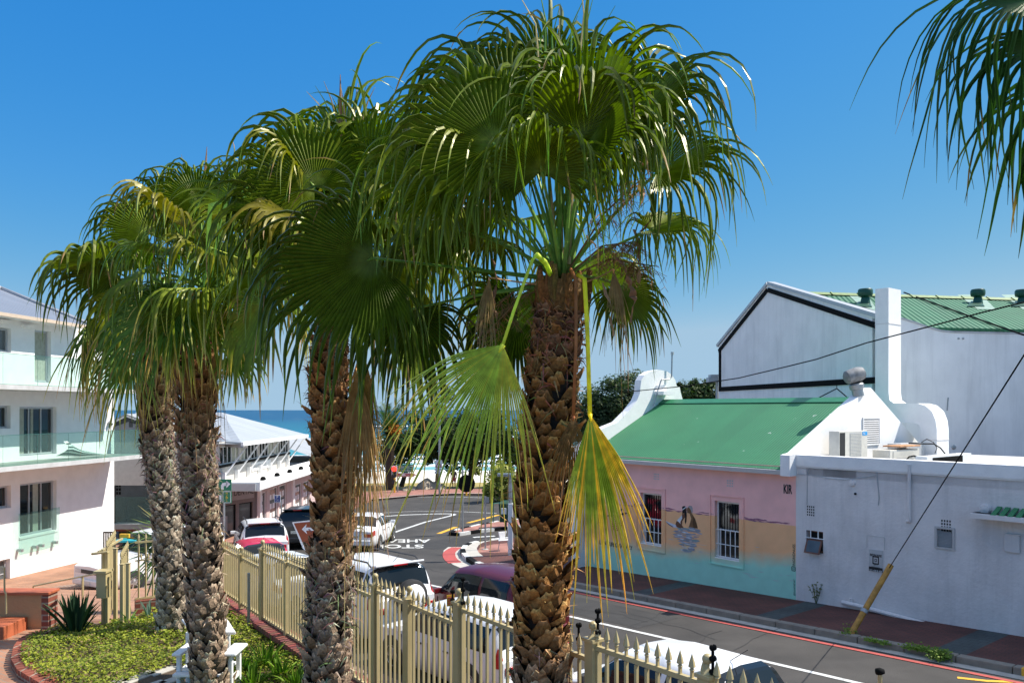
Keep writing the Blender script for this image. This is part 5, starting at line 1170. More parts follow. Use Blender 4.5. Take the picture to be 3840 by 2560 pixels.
for px in (832,905,985,1076,1270,1407,1535,1722,2224,2653):
    k=kOf(px); Y=(fo+fu*k).y; yy=railY[px]; z=H-(yy-1536)/F*Y+ .04; w_=.036 if px in(905,1076,1270,1407) else .043
    mb=MB(); mb.box(V((*FP(k).xy,(H-3.0+z)/2)),fu,fv,V((0,0,1)),w_,w_,(z-H+3.0)/2); mb.box(FP(k,0,z+.012),fu,fv,V((0,0,1)),w_+.012,w_+.012,.012)
    mb.lathe([(w_*1.2,0),(w_*.5,.03),(.012,.045)],FP(k,0,z+.02),(0,0,1),4)
    p=build('fence_post',mb,m_gold,fc,bevel=.003)
    mb=MB(); ball(mb,FP(k,0,z+.055),.032); build('ball_finial',mb,m_gold,p,True)
# brick wall beneath the fence (rises in steps) with retaining face to the street
bw_=thing('retaining_wall',FP(0,0,H-5),'red brick retaining wall with angled brick coping under the fence','wall')
mb=MB(); 
for (k0,k1,zt_) in((kC+.15,.02,H-3.02),(0,-9,H-2.95)):
    p=[FP(k0,-.11,zt_-.08),FP(k0,.16,zt_-.08),FP(k1,.16,zt_-.08),FP(k1,-.11,zt_-.08)]; mb.prism(p,V((0,0,-2.6)))
build('wall_body',mb,M('red_brick_face',(.16,.055,.04),.9,.35,9,bump=.4,bscale=20),bw_)
mb=MB(); k=kC+.15
while k>-8:
    zt_=H-3.02 if k>0 else H-2.95
    mb.box(FP(k,-.01,zt_-.03+rnd.uniform(-.002,.002)),fu,(fv+V((0,0,.06))).normalized(),V((0,0,1)),.036,.145,.035,(.24*rnd.uniform(.75,1.2),.075*rnd.uniform(.7,1.2),.055)); k-=.085
build('brick_coping',mb,MA('coping_bricks',.85,.25,20),bw_,bevel=.004)
mb=MB(); mb.tube([FP(kOf(975)+.0,-.16,H-3.1),FP(kOf(975),-.16,H-2.3)],.022,8,cap=True); o=build('grey_standpipe',mb,m_steel); tag(o,'short grey metal standpipe strapped to the garden fence','pipe')
# electric fence stand-offs
def standoff(px,py0,py1,off_,lb):
    k=kOf(px); Y=(fo+fu*k+fv*off_).y; z1=H-(py0-1536)/F*Y; z0=H-(py1-1536)/F*Y; X=X_(px,Y)
    t=thing('electric_fence_rod',V((X,Y,z0)),lb,'fence rod','electric fence rods above the pickets'); mb=MB(); mb.tube([(X,Y,z0),(X,Y,z1)],.009,6); build('rod',mb,m_black,t)
    for f in(0.02,.45,.97): mb=MB(); mb.lathe([(0,-.022),(.014,-.018),(.02,-.005),(.014,.0),(.02,.008),(.014,.02),(0,.024)],V((X,Y,z1+(z0-z1)*f)),(1,0,.2),8); build('insulator',mb,m_black,t,True)
standoff(1736,2168,2262,-.0,'black electric fence rod at the post left of the big palm trunk'); standoff(1697,2215,2290,.06,'black electric fence rod holding the yellow plate')
standoff(2242,2288,2372,0,'black electric fence rod behind the ball topped post right of the big trunk'); standoff(2170,2340,2460,.1,'thin black electric fence rod against the white SUV tail light')
standoff(2673,2425,2520,0,'black electric fence rod in front of the near white hatchback roof')
t=thing('bollard',P(3300,2512,6.2),'thin yellow brown pipe with black cap at the bottom edge of the road','post')
mb=MB(); c_=P(3300,2516,6.2); mb.tube([c_+V((0,0,-.9)),c_],.018,8); build('pipe',mb,m_gold,t)
mb=MB(); mb.lathe([(0,-.035),(.025,-.03),(.03,0),(.02,.03),(0,.035)],c_+V((0,0,.0)),(1,0,0),10); build('cap',mb,m_black,t,True)
t=thing('yellow_warning_plate',P(1690,2250,6.9),'small yellow and red electric fence warning plate on the pickets','sign')
k=kOf(1690); pc=V((X_(1690,7.0),7.0,0)); pc=P(1690,2250,7.0); mb=MB(); mb.box(pc,V((.9,.3,0)).normalized(),V((-.3,.9,0)).normalized(),V((0,0,1)),.035,.003,.05); build('plate',mb,m_yel,t)
mb=MB(); 
for dz in(.025,-.0,-.025): mb.box(pc+V((.0,-.006,dz)),V((.9,.3,0)).normalized(),V((-.3,.9,0)).normalized(),V((0,0,1)),.026,.002,.006)
build('red_stripe',mb,m_red,t)
# ---- left part of the fence, gate ----
gf=thing('side_fence',V((-5.2,12.0,H-3.1)),'cream gold picket fence section behind the two left palm trunks','fence')
a=V((corner.x,corner.y,0)); b_=V((-5.75,12.0,0)); mb=MB(); n=13
ztop=H-2.02
mb.box(V((*((a+b_)/2).xy,ztop)),(b_-a).normalized(),V((0,0,1)).cross((b_-a).normalized()),V((0,0,1)),(b_-a).length/2,.014,.014)
mb.box(V((*((a+b_)/2).xy,ztop-.28)),(b_-a).normalized(),V((0,0,1)).cross((b_-a).normalized()),V((0,0,1)),(b_-a).length/2,.01,.01)
mb.box(V((*((a+b_)/2).xy,H-2.88)),(b_-a).normalized(),V((0,0,1)).cross((b_-a).normalized()),V((0,0,1)),(b_-a).length/2,.014,.014)
for i in range(n):
    p=a.lerp(b_,(i+.5)/n); mb.abox(p.x-.01,p.x+.01,p.y-.01,p.y+.01,H-2.95,ztop+.02); finial(mb,V((p.x,p.y,ztop+.02)),.8); finial(mb,V((p.x+.04,p.y,ztop-.27)),.7)
build('fence_panel',mb,m_gold,gf)
for X0,Y0 in((-4.85,12.45),(-5.0,12.3)):
    mb=MB(); mb.abox(X0-.04,X0+.04,Y0-.04,Y0+.04,H-3.1,H-1.95); build('fence_post',mb,m_gold,gf,bevel=.004)
bl=thing('low_brick_wall',V((-5.3,12.0,H-3.1)),'low red brick wall under the side fence','wall'); mb=MB(); e=(b_-a).normalized(); mb.box(V((*((a+b_)/2).xy,H-3.1)),e,V((0,0,1)).cross(e),V((0,0,1)),(b_-a).length/2,.1,.2); build('wall_body',mb,m_brickw,bl)
gt=thing('garden_gate',V((-6.0,11.6,H-3.1)),'open cream gold metal gate seen nearly edge on beside the bed','gate')
def barset(mb,p0,p1,n,z0,z1,s=.85):
    for i in range(n):
        p=V(p0).lerp(V(p1),(i+.5)/n); mb.abox(p.x-.012,p.x+.012,p.y-.012,p.y+.012,z0,z1); finial(mb,V((p.x,p.y,z1)),s)
mb=MB(); barset(mb,(X_(398,11.4),11.4,0),(X_(432,12.6),12.6,0),9,H-3.1,H-2.02); mb.box(((X_(398,11.4)+X_(432,12.6))/2,12,H-2.06),V((-.2,1,0)).normalized(),V((1,.2,0)).normalized(),V((0,0,1)),.6,.014,.014); build('gate_leaf',mb,m_gold,gt)
mb=MB(); barset(mb,(X_(452,11.2),11.2,0),(X_(480,12.2),12.2,0),7,H-3.1,H-2.14); build('gate_leaf',mb,m_gold,gt)
for px,Y_,z1 in((401,11.3,H-2.05),(433,11.5,H-2.03),(458,11.2,H-2.2),(480,11.15,H-2.18)):
    mb=MB(); X0=X_(px,Y_); mb.abox(X0-.024,X0+.024,Y_-.024,Y_+.024,H-3.12,z1); mb.abox(X0-.032,X0+.032,Y_-.032,Y_+.032,z1,z1+.012); p=build('gate_post',mb,m_gold,gt,bevel=.004)
t=thing('intercom_box',V((X_(388,11.2),11.2,H-2.7)),'cream metal letter box fixed beside the gate','box'); X0=X_(388,11.15)
mb=MB(); mb.abox(X0-.08,X0+.06,11.1,11.25,H-2.66,H-2.3); build('box_body',mb,m_gold,t,bevel=.006); mb=MB(); mb.abox(X0-.1,X0+.08,11.06,11.28,H-2.3,H-2.27); build('box_lid',mb,m_gold,t)
mb=MB(); X0=X_(388,11.3); mb.tube([(X_(344,11.2),11.2,H-2.05),(X_(405,11.2),11.2,H-2.02)],.02,6); mb.tube([(X0,11.3,H-3.1),(X0,11.3,H-2.0)],.03,6); build('gate_beam',mb,m_gold,gt)
# handrail on driveway and low wall at left
hr=thing('handrail',Gz(320,2240,-3.2),'low cream metal handrail rising along the drive','handrail')
mb=MB(); p0=P(125,2196,13.0); p1=P(310,2160,12.6); p2=P(372,2148,12.3); mb.tube([p0,p1,p2],.014,6); mb.tube([p0,p0+V((0,0,-.14))],.014,6); mb.tube([p1,p1+V((0,0,-.5))],.018,6); build('rail_tube',mb,m_gold,hr)
lw=thing('garden_wall',Gz(90,2350,-3.2),'low orange plastered wall with terracotta cap and red brick end','wall')
Yw=11.3; xa,xb=X_(-80,Yw),X_(182,Yw); zt_=H-(2218-1536)/F*Yw; 
mb=MB(); mb.abox(xa,xb-.1,Yw,Yw+.22,ZT-.1,zt_-.04); build('wall_body',mb,m_dirt_l,lw)
mb=MB(); mb.abox(xb-.1,xb,Yw-.005,Yw+.225,ZT-.1,zt_-.04); build('brick_end',mb,m_brickw,lw)
mb=MB(); mb.abox(xa,xb+.02,Yw-.03,Yw+.25,zt_-.04,zt_); build('wall_cap',mb,m_terra,lw,bevel=.008)
mb=MB(); mb.abox(X_(-60,10.9),X_(40,10.9),10.75,11.28,ZT-.05,ZT+.16); o=build('terracotta_step',mb,m_terra,bevel=.01); tag(o,'terracotta tiled step against the orange wall at the left edge','step')
mb=MB(); X0=X_(20,10.9); mb.tube([(X_(-20,10.9),10.9,H-(2125-1536)/F*10.9),(X_(16,10.9),10.9,H-(2126-1536)/F*10.9),(X_(17,10.9),10.9,H-(2215-1536)/F*10.9),(X_(22,10.9),10.9,H-(2225-1536)/F*10.9),(X_(23,10.9),10.9,H-(2300-1536)/F*10.9)],.013,6); o=build('wall_handrail',mb,m_gold); tag(o,'bent cream handrail fixed to the low orange wall','handrail')
# ---- bench ----
bn=thing('garden_bench',V((-3.35,8.95,ZT)),'white wooden garden seat standing behind the second palm trunk from the left','bench')
mw=M('white_painted_wood',(.8,.8,.78),.5,.03,bump=.1)
def bx(nm,x0,x1,y0,y1,z0,z1,bv=.012): mb=MB(); mb.abox(x0,x1,y0,y1,z0,z1); return build(nm,mb,mw,bn,bevel=bv)
zt1=H-2.5; 
xl,xr_=X_(682,9.0),X_(882,9.0)
mb=MB(); mb.prism([V((X_(680,9.3),9.3,zt1)),V((X_(720,8.75),8.75,zt1)),V((X_(885,8.75),8.75,zt1)),V((X_(853,9.3),9.3,zt1))],V((0,0,.035))); build('table_top',mb,mw,bn,bevel=.012)
bx('back_post',X_(700,8.9),X_(715,8.9),8.86,8.9,ZT,zt1-.002); bx('back_post',X_(852,8.9),X_(866,8.9),8.86,8.9,ZT,zt1-.002)
for (pa,pb,nm) in((664,702,'l'),(846,902,'r')):
    bx('armrest',X_(pa,8.5),X_(pb,8.5),8.35,8.75,H-2.62,H-2.585,.016)
    xm=(X_(pa,8.5)+X_(pb,8.5))/2; bx('leg',xm-.025,xm+.025,8.4,8.45,ZT,H-2.62); bx('leg',xm-.025,xm+.025,8.65,8.7,ZT,H-2.62)
    bx('side_rail',xm-.02,xm+.02,8.45,8.65,ZT+.2,ZT+.26)
for k in range(4): bx('seat_slat',X_(690,8.6),X_(870,8.6),8.3+k*.12,8.39+k*.12,ZT+.3,ZT+.33,.006)
# ---- garden plants ----
def blade_plant(name,pos,n,hgt,wid,label,cat,seed=1,spreadv=.5,curve=.35,cols=((.05,.12,.03),(.09,.2,.04)),pitch0=.2,group=None,fold=.3,mat=None):
    r=random.Random(seed); pos=V(pos); t=thing(name,pos,label,cat,group); mb=MB()
    for i in range(n):
        az=r.uniform(0,2*PI); tilt=r.uniform(.05,spreadv); L_=hgt*r.uniform(.65,1.05); w=wid*r.uniform(.8,1.1)
        o=V((math.cos(az),math.sin(az),0)); side=V((-o.y,o.x,0)); p=pos+o*r.uniform(0,pitch0*hgt*.4); ang=tilt; c=cols[0]; k=r.random(); c=tuple(cols[0][j]+(cols[1][j]-cols[0][j])*k for j in range(3))
        S_=7; pts=[]
        for s in range(S_+1):
            f=s/S_; d=o*math.sin(ang)+V((0,0,1))*math.cos(ang); nr=o*math.cos(ang)-V((0,0,1))*math.sin(ang)
            ww=w*(math.sin(PI*min(1,f*.85+.12))**.7)*(1 if f<.98 else .1); pts.append((p-side*ww*.5,p+nr*ww*fold,p+side*ww*.5)); p=p+d*(L_/S_); ang+=curve*tilt*2.2/S_*(1+f*2)
        for s in range(S_):
            a,b_=pts[s],pts[s+1]; mb.add([a[0],a[1],b_[1],b_[0]],[(0,1,2,3)],c); mb.add([a[1],a[2],b_[2],b_[1]],[(0,1,2,3)],tuple(x*.92 for x in c))
    build('leaves',mb,mat or m_foliage,t); return t
blade_plant('strelitzia_plant',Gz(285,2372,-3.1),52,.60,.05,'dark green strelitzia clump beside the gate','plant',2,.6,.25,((.02,.05,.03),(.04,.09,.045)),.5)
blade_plant('spider_plant',Gz(487,2352,-3.1),22,.3,.022,'bright green grassy clump below the gate posts','plant',3,1.1,.8,((.12,.25,.04),(.2,.36,.08)),.2)
blade_plant('agave_plant',Gz(690,2310,-3.1),22,.5,.06,'blue green agave clump between the two left trunks','plant',4,.9,.3,((.06,.12,.1),(.12,.2,.16)),.4)
blade_plant('agave_plant',Gz(560,2335,-3.1),10,.42,.05,'blue green agave leaves left of the first trunk','plant',5,1.0,.4,((.06,.12,.1),(.12,.2,.16)),.3)
blade_plant('young_leaf_shoot',Gz(712,2372,-3.1),2,.16,.06,'single bright green leaf shoot beside the bench top','plant',6,.2,.2,((.2,.4,.04),(.24,.45,.06)),.1)
for i,(x,y,n,hh,lb) in enumerate(((905,2520,26,.34,'strap leaved green clump nearest the bench arm'),(990,2500,34,.36,'taller strap leaved clump against the brick wall'),(1060,2545,34,.34,'yellow green strap leaved clump beside the third palm trunk from the left'),(950,2580,34,.3,'strap leaved clump at the bottom edge between bench and trunk'),(1110,2590,30,.3,'strap leaved clump at the foot of the third palm trunk from the left'))):
    blade_plant('clivia_plant',Gz(x,y,-3.08),n,hh,.035,lb,'plant',20+i,.85,.5,((.04,.12,.015),(.2,.32,.03)),.7)
# yucca behind the first trunk
yc=P(640,2010,14.2); t=thing('yucca_plant',V((yc.x,yc.y,gz(yc.x,yc.y))),'spiky yucca rosette fanning out behind the first palm trunk','plant')
mb=MB(); r=random.Random(9)
for cc in(yc,yc+V((-.15,.1,-.35))):
    for i in range(95):
        d=V((r.gauss(0,1),r.gauss(0,1),r.gauss(.25,.75))).normalized(); side=d.cross(V((0,0,1))).normalized()*.028; L_=r.uniform(.6,.95); c=(r.uniform(.08,.2),r.uniform(.16,.3),r.uniform(.04,.1)); m0=cc+d*L_*.5+V((0,0,.03)); e=cc+d*L_-V((0,0,.1*L_*(1-d.z)))
        n=side.cross(d)*.25; mb.add([cc-side*.5,cc+side*.5,m0+side,m0-side,e,m0+n],[(0,1,2,5),(0,5,3),(3,5,4),(5,2,4)],c)
build('leaf_rosette',mb,m_foliage,t); mb=MB(); mb.tube([V((yc.x,yc.y,gz(yc.x,yc.y))),yc],.08,8); build('stem',mb,m_soil,t)
# dark picket gate and shrubs behind the pickup
t=thing('slatted_gate',P(410,2060,30),'dark slatted gate between the white building and the yucca','gate'); mb=MB()
fr=Fr((0,30,0),(1,0,0),(0,-1,0)); a0,z1=fr.hit(390,1992); a1,z0=fr.hit(430,2120)
for k in range(6): a=a0+(a1-a0)*k/5; mb.fbox(fr,a-.02,a+.02,z0,z1,0,.03)
mb.fbox(fr,a0,a1,z1-.05,z1,.0,.04); build('gate_bars',mb,m_black,t)
# ================= STREET FURNITURE =================
def pole(mb,p0,h,r,n=8): mb.tube([p0,p0+V((0,0,h))],r,n)
# green sign behind second trunk
t=thing('direction_sign',V((X_(840,30),30,H-6)),'green road sign with white turn arrow behind the second palm trunk from the left','road sign')
fr=Fr((0,30,0),(1,0,0),(0,-1,0)); q=lambda x,y:fr.hit(700+x/2.614,1450+y/2.614)
a0,z1=q(180,905); a1,z0=q(440,1015); _,z2=q(0,1138)
mb=MB(); mb.fbox(fr,a0,a1,z0,z1,0,.03); mb.fbox(fr,a0,a1,z2,z0-.02,.0,.03); build('sign_face',mb,m_green,t)
mb=MB(); A_=lambda x,y:fr.pt(*q(x,y),.034)
mb.poly([A_(*p) for p in((340,1005),(340,965),(352,942),(380,935),(400,935),(400,965),(375,968),(366,975),(366,1005))]); mb.poly([A_(*p) for p in((392,918),(432,950),(392,990))])
mb.poly([A_(*p) for p in((325,1125),(325,1070),(310,1070),(310,1060),(345,1060),(345,1125))]); build('white_arrow',mb,m_textw,t)
b0,y1=q(356,1022); b1,y0=q(436,1135); mb=MB()
for (p,q_,r_,s_) in((b0,b0+.02,y0,y1),(b1-.02,b1,y0,y1),(b0,b1,y1-.02,y1),(b0,b1,y0,y0+.02)): mb.fbox(fr,p,q_,r_,s_,.031,.036)
build('panel_border',mb,m_textw,t)
for s_,y_,sz in(('M',1052,.11),('6',1096,.22),('S',1126,.10)):
    a,z=q(397,y_); text('lettering',s_,fr.pt(a,z,.035),(1,0,0),(0,0,1),sz,m_signyel,t,.9,align='CENTER')
a,z=q(362,1138); mb=MB(); pole(mb,V((a,30.05,gz(a,30))),z1-gz(a,30),.04); build('sign_pole',mb,m_steel,t)
# blue parking sign
t=thing('parking_sign',V((X_(1055,36),36,H-6.1)),'small blue P parking sign on a thin pole before the shops','road sign')
fr=Fr((0,36,0),(1,0,0),(0,-1,0)); q=lambda x,y:fr.hit(700+x/2.614,1450+y/2.614); a0,z1=q(860,1060); a1,z0=q(922,1133)
mb=MB(); mb.fbox(fr,a0,a1,z0,z1,0,.02); build('sign_face',mb,m_textw,t); mb=MB(); mb.fbox(fr,a0+.02,a1-.02,z0+.02,z1-.02,.02,.024); build('blue_panel',mb,m_bluesign,t)
text('lettering','P',fr.pt((a0+a1)/2,z0+.19,.026),(1,0,0),(0,0,1),.19,m_textw,t,1,align='CENTER'); text('lettering','7 am',fr.pt((a0+a1)/2,z0+.11,.026),(1,0,0),(0,0,1),.085,m_textw,t,1,align='CENTER'); text('lettering','- 6 pm',fr.pt((a0+a1)/2,z0+.035,.026),(1,0,0),(0,0,1),.08,m_textw,t,1,align='CENTER')
mb=MB(); a,_=q(926,1100); pole(mb,V((a,36.03,gz(a,36))),z1-gz(a,36)-.3,.035); build('sign_pole',mb,m_steel,t)
# brown tilted sign
t=thing('arrow_sign',P(1150,2080,22.5),'brown road sign with white left arrow beside the third palm trunk from the left','road sign')
fr=Fr((0,22.5,0),(1,0,0),(0,-1,0)); q=lambda x,y:fr.hit(750+x/2.57,1950+y/2.57)
mb=MB(); mb.prism([fr.pt(*q(*p)) for p in((888,20),(1180,-12),(1260,100),(1260,290),(1015,292),(990,270))],V((0,.03,0))); build('sign_back',mb,m_textw,t)
mb=MB(); mb.prism([fr.pt(*q(*p),.004) for p in((905,28),(1175,2),(1245,100),(1245,280),(1020,280))],V((0,-.003,0))); build('sign_face',mb,m_brownsign,t)
mb=MB(); mb.poly([fr.pt(*q(*p),.012) for p in((982,85),(1028,35),(1022,68),(1120,68),(1120,98),(1022,98),(1035,132))]); build('white_arrow',mb,m_textw,t)
mb=MB(); a,z=q(1120,280); pole(mb,V((a,22.56,gz(a,22.5))),H-3.2-gz(a,22.5),.04); build('sign_pole',mb,m_steel,t)
# traffic light with green direction board
def far(px,Y): return V((X_(px,Y),Y,terr(X_(px,Y),Y)))
Yt=66; t=thing('traffic_light',far(1478,Yt),'traffic light showing red on a yellow pole at the junction','traffic light')
fr=Fr((0,Yt,0),(1,0,0),(0,-1,0)); q=lambda x,y:fr.hit(1250+x/2.614,1450+y/2.614)
a0,z1=q(583,785); a1,z0=q(615,862); mb=MB(); mb.fbox(fr,a0-.1,a1+.1,z0-.1,z1+.1,-.03,0); build('backing_board',mb,m_textw,t,bevel=.05); mb=MB(); mb.fbox(fr,a0,a1,z0,z1,0,.18); build('lamp_housing',mb,m_black,t,bevel=.05)
a,z=q(599,803); m_lit=M('lit_red_lens',(.8,.02,.02),.3,.05,emis=(1,.05,.03)); mb=MB(); mb.lathe([(0,.22),(.2,.21),(.22,.18)],fr.pt(a,z),(0,-1,0),14); build('red_lamp',mb,m_lit,t)
for dz in(.55,1.1): mb=MB(); mb.lathe([(0,.20),(.18,.19),(.2,.18)],fr.pt(a,z-dz),(0,-1,0),12); build('dark_lamp',mb,m_plas,t)
mb=MB(); b_=far(1478,Yt); mb.tube([V((a,Yt+.05,b_.z)),V((a,Yt+.05,z0))],.07,8); build('pole',mb,m_yel,t)
t=thing('direction_board',far(1520,67),'wide green direction board above red and white chevrons','road sign')
fr=Fr((0,67,0),(1,0,0),(0,-1,0)); q=lambda x,y:fr.hit(1250+x/2.614,1450+y/2.614)
a0,z1=q(622,760); a1,z0=q(785,835); mb=MB(); mb.fbox(fr,a0,a1,z0,z1,0,.05); build('green_panel',mb,m_green,t)
mb=MB(); zm=(z0+z1)/2; mb.fbox(fr,a0,a1,zm-.012,zm+.012,.05,.055); a,z=q(770,775); mb.poly([fr.pt(a-.14,z-.03,.056),fr.pt(a,z-.03,.056),fr.pt(a,z-.09,.056),fr.pt(a+.12,z,.056),fr.pt(a,z+.09,.056),fr.pt(a,z+.03,.056),fr.pt(a-.14,z+.03,.056)]); build('white_arrow',mb,m_textw,t)
text('lettering','M6',fr.pt(*q(636,790),.056),(1,0,0),(0,0,1),.25,m_signyel,t,.8); text('lettering','Sea Point',fr.pt(*q(665,788),.056),(1,0,0),(0,0,1),.24,m_textw,t,.8)
text('lettering','M6',fr.pt(*q(636,828),.056),(1,0,0),(0,0,1),.25,m_signyel,t,.8); text('lettering','Hout Bay',fr.pt(*q(668,826),.056),(1,0,0),(0,0,1),.24,m_textw,t,.85)
b0,y1=q(608,842); b1,y0=q(792,880); mb=MB(); mb.fbox(fr,b0,b1,y0,y1,0,.04); build('chevron_panel',mb,m_textw,t,bevel=.03)
mb=MB(); ym=(y0+y1)/2
for k in range(7):
    c=b0+(b1-b0)*(k+.5)/7; s_=-1 if k<3 else 1; w_=.26
    for sg in(1,-1): mb.poly([fr.pt(c+s_*w_*.6,ym,.045),fr.pt(c+s_*w_*1.3,ym,.045),fr.pt(c,ym+sg*(y1-y0)*.42,.045),fr.pt(c-s_*w_*.7,ym+sg*(y1-y0)*.42,.045)])
build('red_chevron',mb,m_red,t)
mb=MB()
for x in(630,742): a,_=q(x,0); mb.tube([V((a,67.1,terr(a,67))),V((a,67.1,z1))],.06,8)
build('sign_pole',mb,m_steel,t)
# red triangle warning sign
t=thing('triangle_sign',far(1648,63),'red triangle warning sign with two text plates behind the hanging frond','road sign')
fr=Fr((0,63,0),(1,0,0),(0,-1,0)); q=lambda x,y:fr.hit(1600+x/2.85,1600+y/2.85)
mb=MB(); mb.fbox(fr,q(90,0)[0],q(165,0)[0],q(0,440)[1],q(0,355)[1],0,.03); build('sign_face',mb,m_textw,t)
mb=MB(); A0=[q(128,358),q(95,432),q(163,432)]; B0=[q(128,378),q(108,424),q(150,424)]
for i in range(3): j_=(i+1)%3; mb.quad(fr.pt(*A0[i],.035),fr.pt(*A0[j_],.035),fr.pt(*B0[j_],.035),fr.pt(*B0[i],.035))
build('red_triangle',mb,m_red,t)
mb=MB(); mb.fbox(fr,q(85,0)[0],q(165,0)[0],q(0,468)[1],q(0,445)[1],0,.03); mb.fbox(fr,q(85,0)[0],q(165,0)[0],q(0,498)[1],q(0,474)[1],0,.03); pl=build('text_plate',mb,m_textw,t)
text('lettering','NO HAWKERS',fr.pt(*q(90,462),.033),(1,0,0),(0,0,1),.14,m_text,pl,.5); text('lettering','ON BEACH',fr.pt(*q(90,492),.033),(1,0,0),(0,0,1),.14,m_text,pl,.6)
a,_=q(136,0); mb=MB(); mb.tube([V((a,63.1,terr(a,63))),V((a,63.1,H-.6))],.08,8); build('lamp_pole',mb,m_steel,t)
# poles on the right of the junction
def postthing(name,px,pyb,pyt,r,label,extra=None,Yover=None):
    p=G(px,pyb,.12) if Yover is None else P(px,pyb,Yover); zt_=H-(pyt-1536)/F*p.y; t=thing(name,p,label,'post'); mb=MB(); mb.tube([p,V((p.x,p.y,zt_))],r,8); build('pole',mb,m_steel,t); return t,p,zt_
t,p,z=postthing('sign_post',1820,2060,1860,.035,'plain steel sign post standing on the brick corner'); mb=MB(); mb.lathe([(.13,0),(.13,.03),(0,.04)],p,(0,0,1),12); build('base_plate',mb,m_gutc,t)
mb=MB(); mb.box(V((p.x,p.y,z-.15)),V((1,0,0)),V((0,1,0)),V((0,0,1)),.15,.01,.12); build('sign_back',mb,m_steel,t)
t,p,z=postthing('round_sign',1735,1993,1760,.045,'round black backed road sign on a pole on the traffic island'); mb=MB(); fr=Fr((0,p.y-.06,0),(1,0,0),(0,-1,0)); a,zc_=fr.hit(1749,1812); mb.lathe([(0,0),(.42,0),(.42,.03),(0,.03)],fr.pt(a,zc_),(0,-1,0),24); build('sign_disc',mb,m_black,t)
mb=MB(); a2,z2_=fr.hit(1748,1785); mb.tube([V((a2,p.y+.1,zc_-.6)),V((a2,p.y+.1,z2_))],.05,6); build('yellow_pole',mb,m_yel,t)
t,p,z=postthing('street_lamp',1914,2080,1780,.07,'pale grey lamp column just left of the big palm trunk'); mb=MB(); mb.box(V((p.x-.2,p.y,z)),V((1,0,0)),V((0,1,0)),V((0,0,1)),.3,.12,.06); build('lamp_head',mb,m_steel,t,bevel=.02)
mb=MB(); mb.box(V((p.x,p.y,gz(p.x,p.y)+1.1)),V((1,0,0)),V((0,1,0)),V((0,0,1)),.09,.09,1.0); build('control_cabinet',mb,m_trimw,t,bevel=.02)
# green bin and railing
p=G(1897,1975,.12); t=thing('litter_bin',p,'dark green litter bin with pale sticker hanging on its post','bin'); s_=p.y/F
mb=MB(); mb.lathe([(.0,.25),(.42,.28),(.5,1.15),(.5,1.2),(.2,1.32),(0,1.34)],p,(0,0,1),4); build('bin_body',mb,M('dark_green_plastic',(.01,.06,.035),.5,.1),t,bevel=.02); mb=MB(); mb.box(p+V((-.1,-.47,.85)),V((1,0,0)),V((0,1,0)),V((0,0,1)),.13,.05,.14); build('sticker',mb,m_trimw,t); mb=MB(); mb.tube([p,p+V((0,0,.4))],.05,6); build('post',mb,m_plas,t)
t=thing('green_railing',G(1870,1950,.12),'low dark green tubular railing behind the bin','railing'); mb=MB(); a=G(1850,1958,.12); b_=G(1905,1950,.12); up=V((0,0,1.0))
mb.tube([a,a+up,b_+up,b_],.03,6); m0=(a+b_)/2; mb.tube([m0,m0+up],.025,6); build('rail_tube',mb,M('green_pipe_paint',(.02,.12,.08),.5,.1),t)
p=G(1888,2063,.13); t=thing('white_chair',p,'white moulded cafe chair on the brick corner by the lamp column','chair')
mb=MB(); mb.prism([p+V((-.22,-.1,.75)),p+V((.1,.1,.75)),p+V((.0,.0,.42)),p+V((-.15,-.1,.42))],V((.03,-.02,0))); mb.prism([p+V((-.2,-.25,.44)),p+V((.2,-.1,.44)),p+V((.2,.2,.44)),p+V((-.2,.2,.44))],V((0,0,-.03))); build('seat_shell',mb,m_trimw,t,bevel=.01)
for dx,dy in((-.18,-.2),(.18,-.1),(.18,.18),(-.18,.18)): mb=MB(); mb.tube([p+V((dx*.8,dy*.8,.42)),p+V((dx*1.2,dy*1.2,0))],.012,5); build('leg',mb,m_steel,t)
# ---- yellow leaning stay and wires ----
b0=G(3190,2378,.12); tp=P(3341,2117,b0.y+.35)
t=thing('stay_guard',b0,'leaning yellow brown stay pole guard on the kerb','pole'); mb=MB(); mb.tube([b0,tp],.065,12); build('guard_tube',mb,M('yellow_brown_paint',(.4,.2,.03),.55,.35,8),t)
mb=MB(); m0=b0.lerp(tp,.33); mb.tube([m0-(tp-b0).normalized()*.03,m0+(tp-b0).normalized()*.05],.08,10); build('clamp',mb,m_steel,t)
mb=MB(); e=P(3860,1300,9.2); mb.tube([tp+(b0-tp)*.05,e.lerp(tp,.0),e+(e-tp)*.6],.010,5); o=build('stay_wire',mb,m_black); tag(o,'thin dark stay wire rising from the yellow pole to the upper right','wire')
mb=MB(); r0=FD.pt(*FD.hit(2345,1468),.1); pts=[]
pA=P(2340,1470,31); pB=P(3860,1130,12)
for i in range(25):
    f=i/24; p=pA.lerp(pB,f); pts.append(p+V((0,0,-.75*4*f*(1-f))))
def sag(pts_,name,label,r=.011):
    mb=MB(); mb.tube(pts_,r,5); return tag(build(name,mb,m_black),label,'wire')
key=[(2340,1470,20),(2570,1447,18),(2770,1417,16.4),(2950,1374,15),(3060,1347,14.2),(3250,1285,13),(3500,1220,11.6),(3680,1172,10.8),(3860,1128,10)]
sag([P(*k) for k in key],'overhead_cable','twisted black overhead cable sagging across the hall wall')
mb=MB()
for a,b2 in(((3068,1492),(3138,1456)),((3138,1456),(3180,1492))): mb.tube([P(a[0],a[1],28),P(b2[0],b2[1],28)],.02,5)
mb.tube([P(3138,1456,28),P(3138,1435,28)],.012,4); o=build('stay_bracket',mb,m_black); tag(o,'small dark triangular wire bracket above the cottage ridge','bracket')
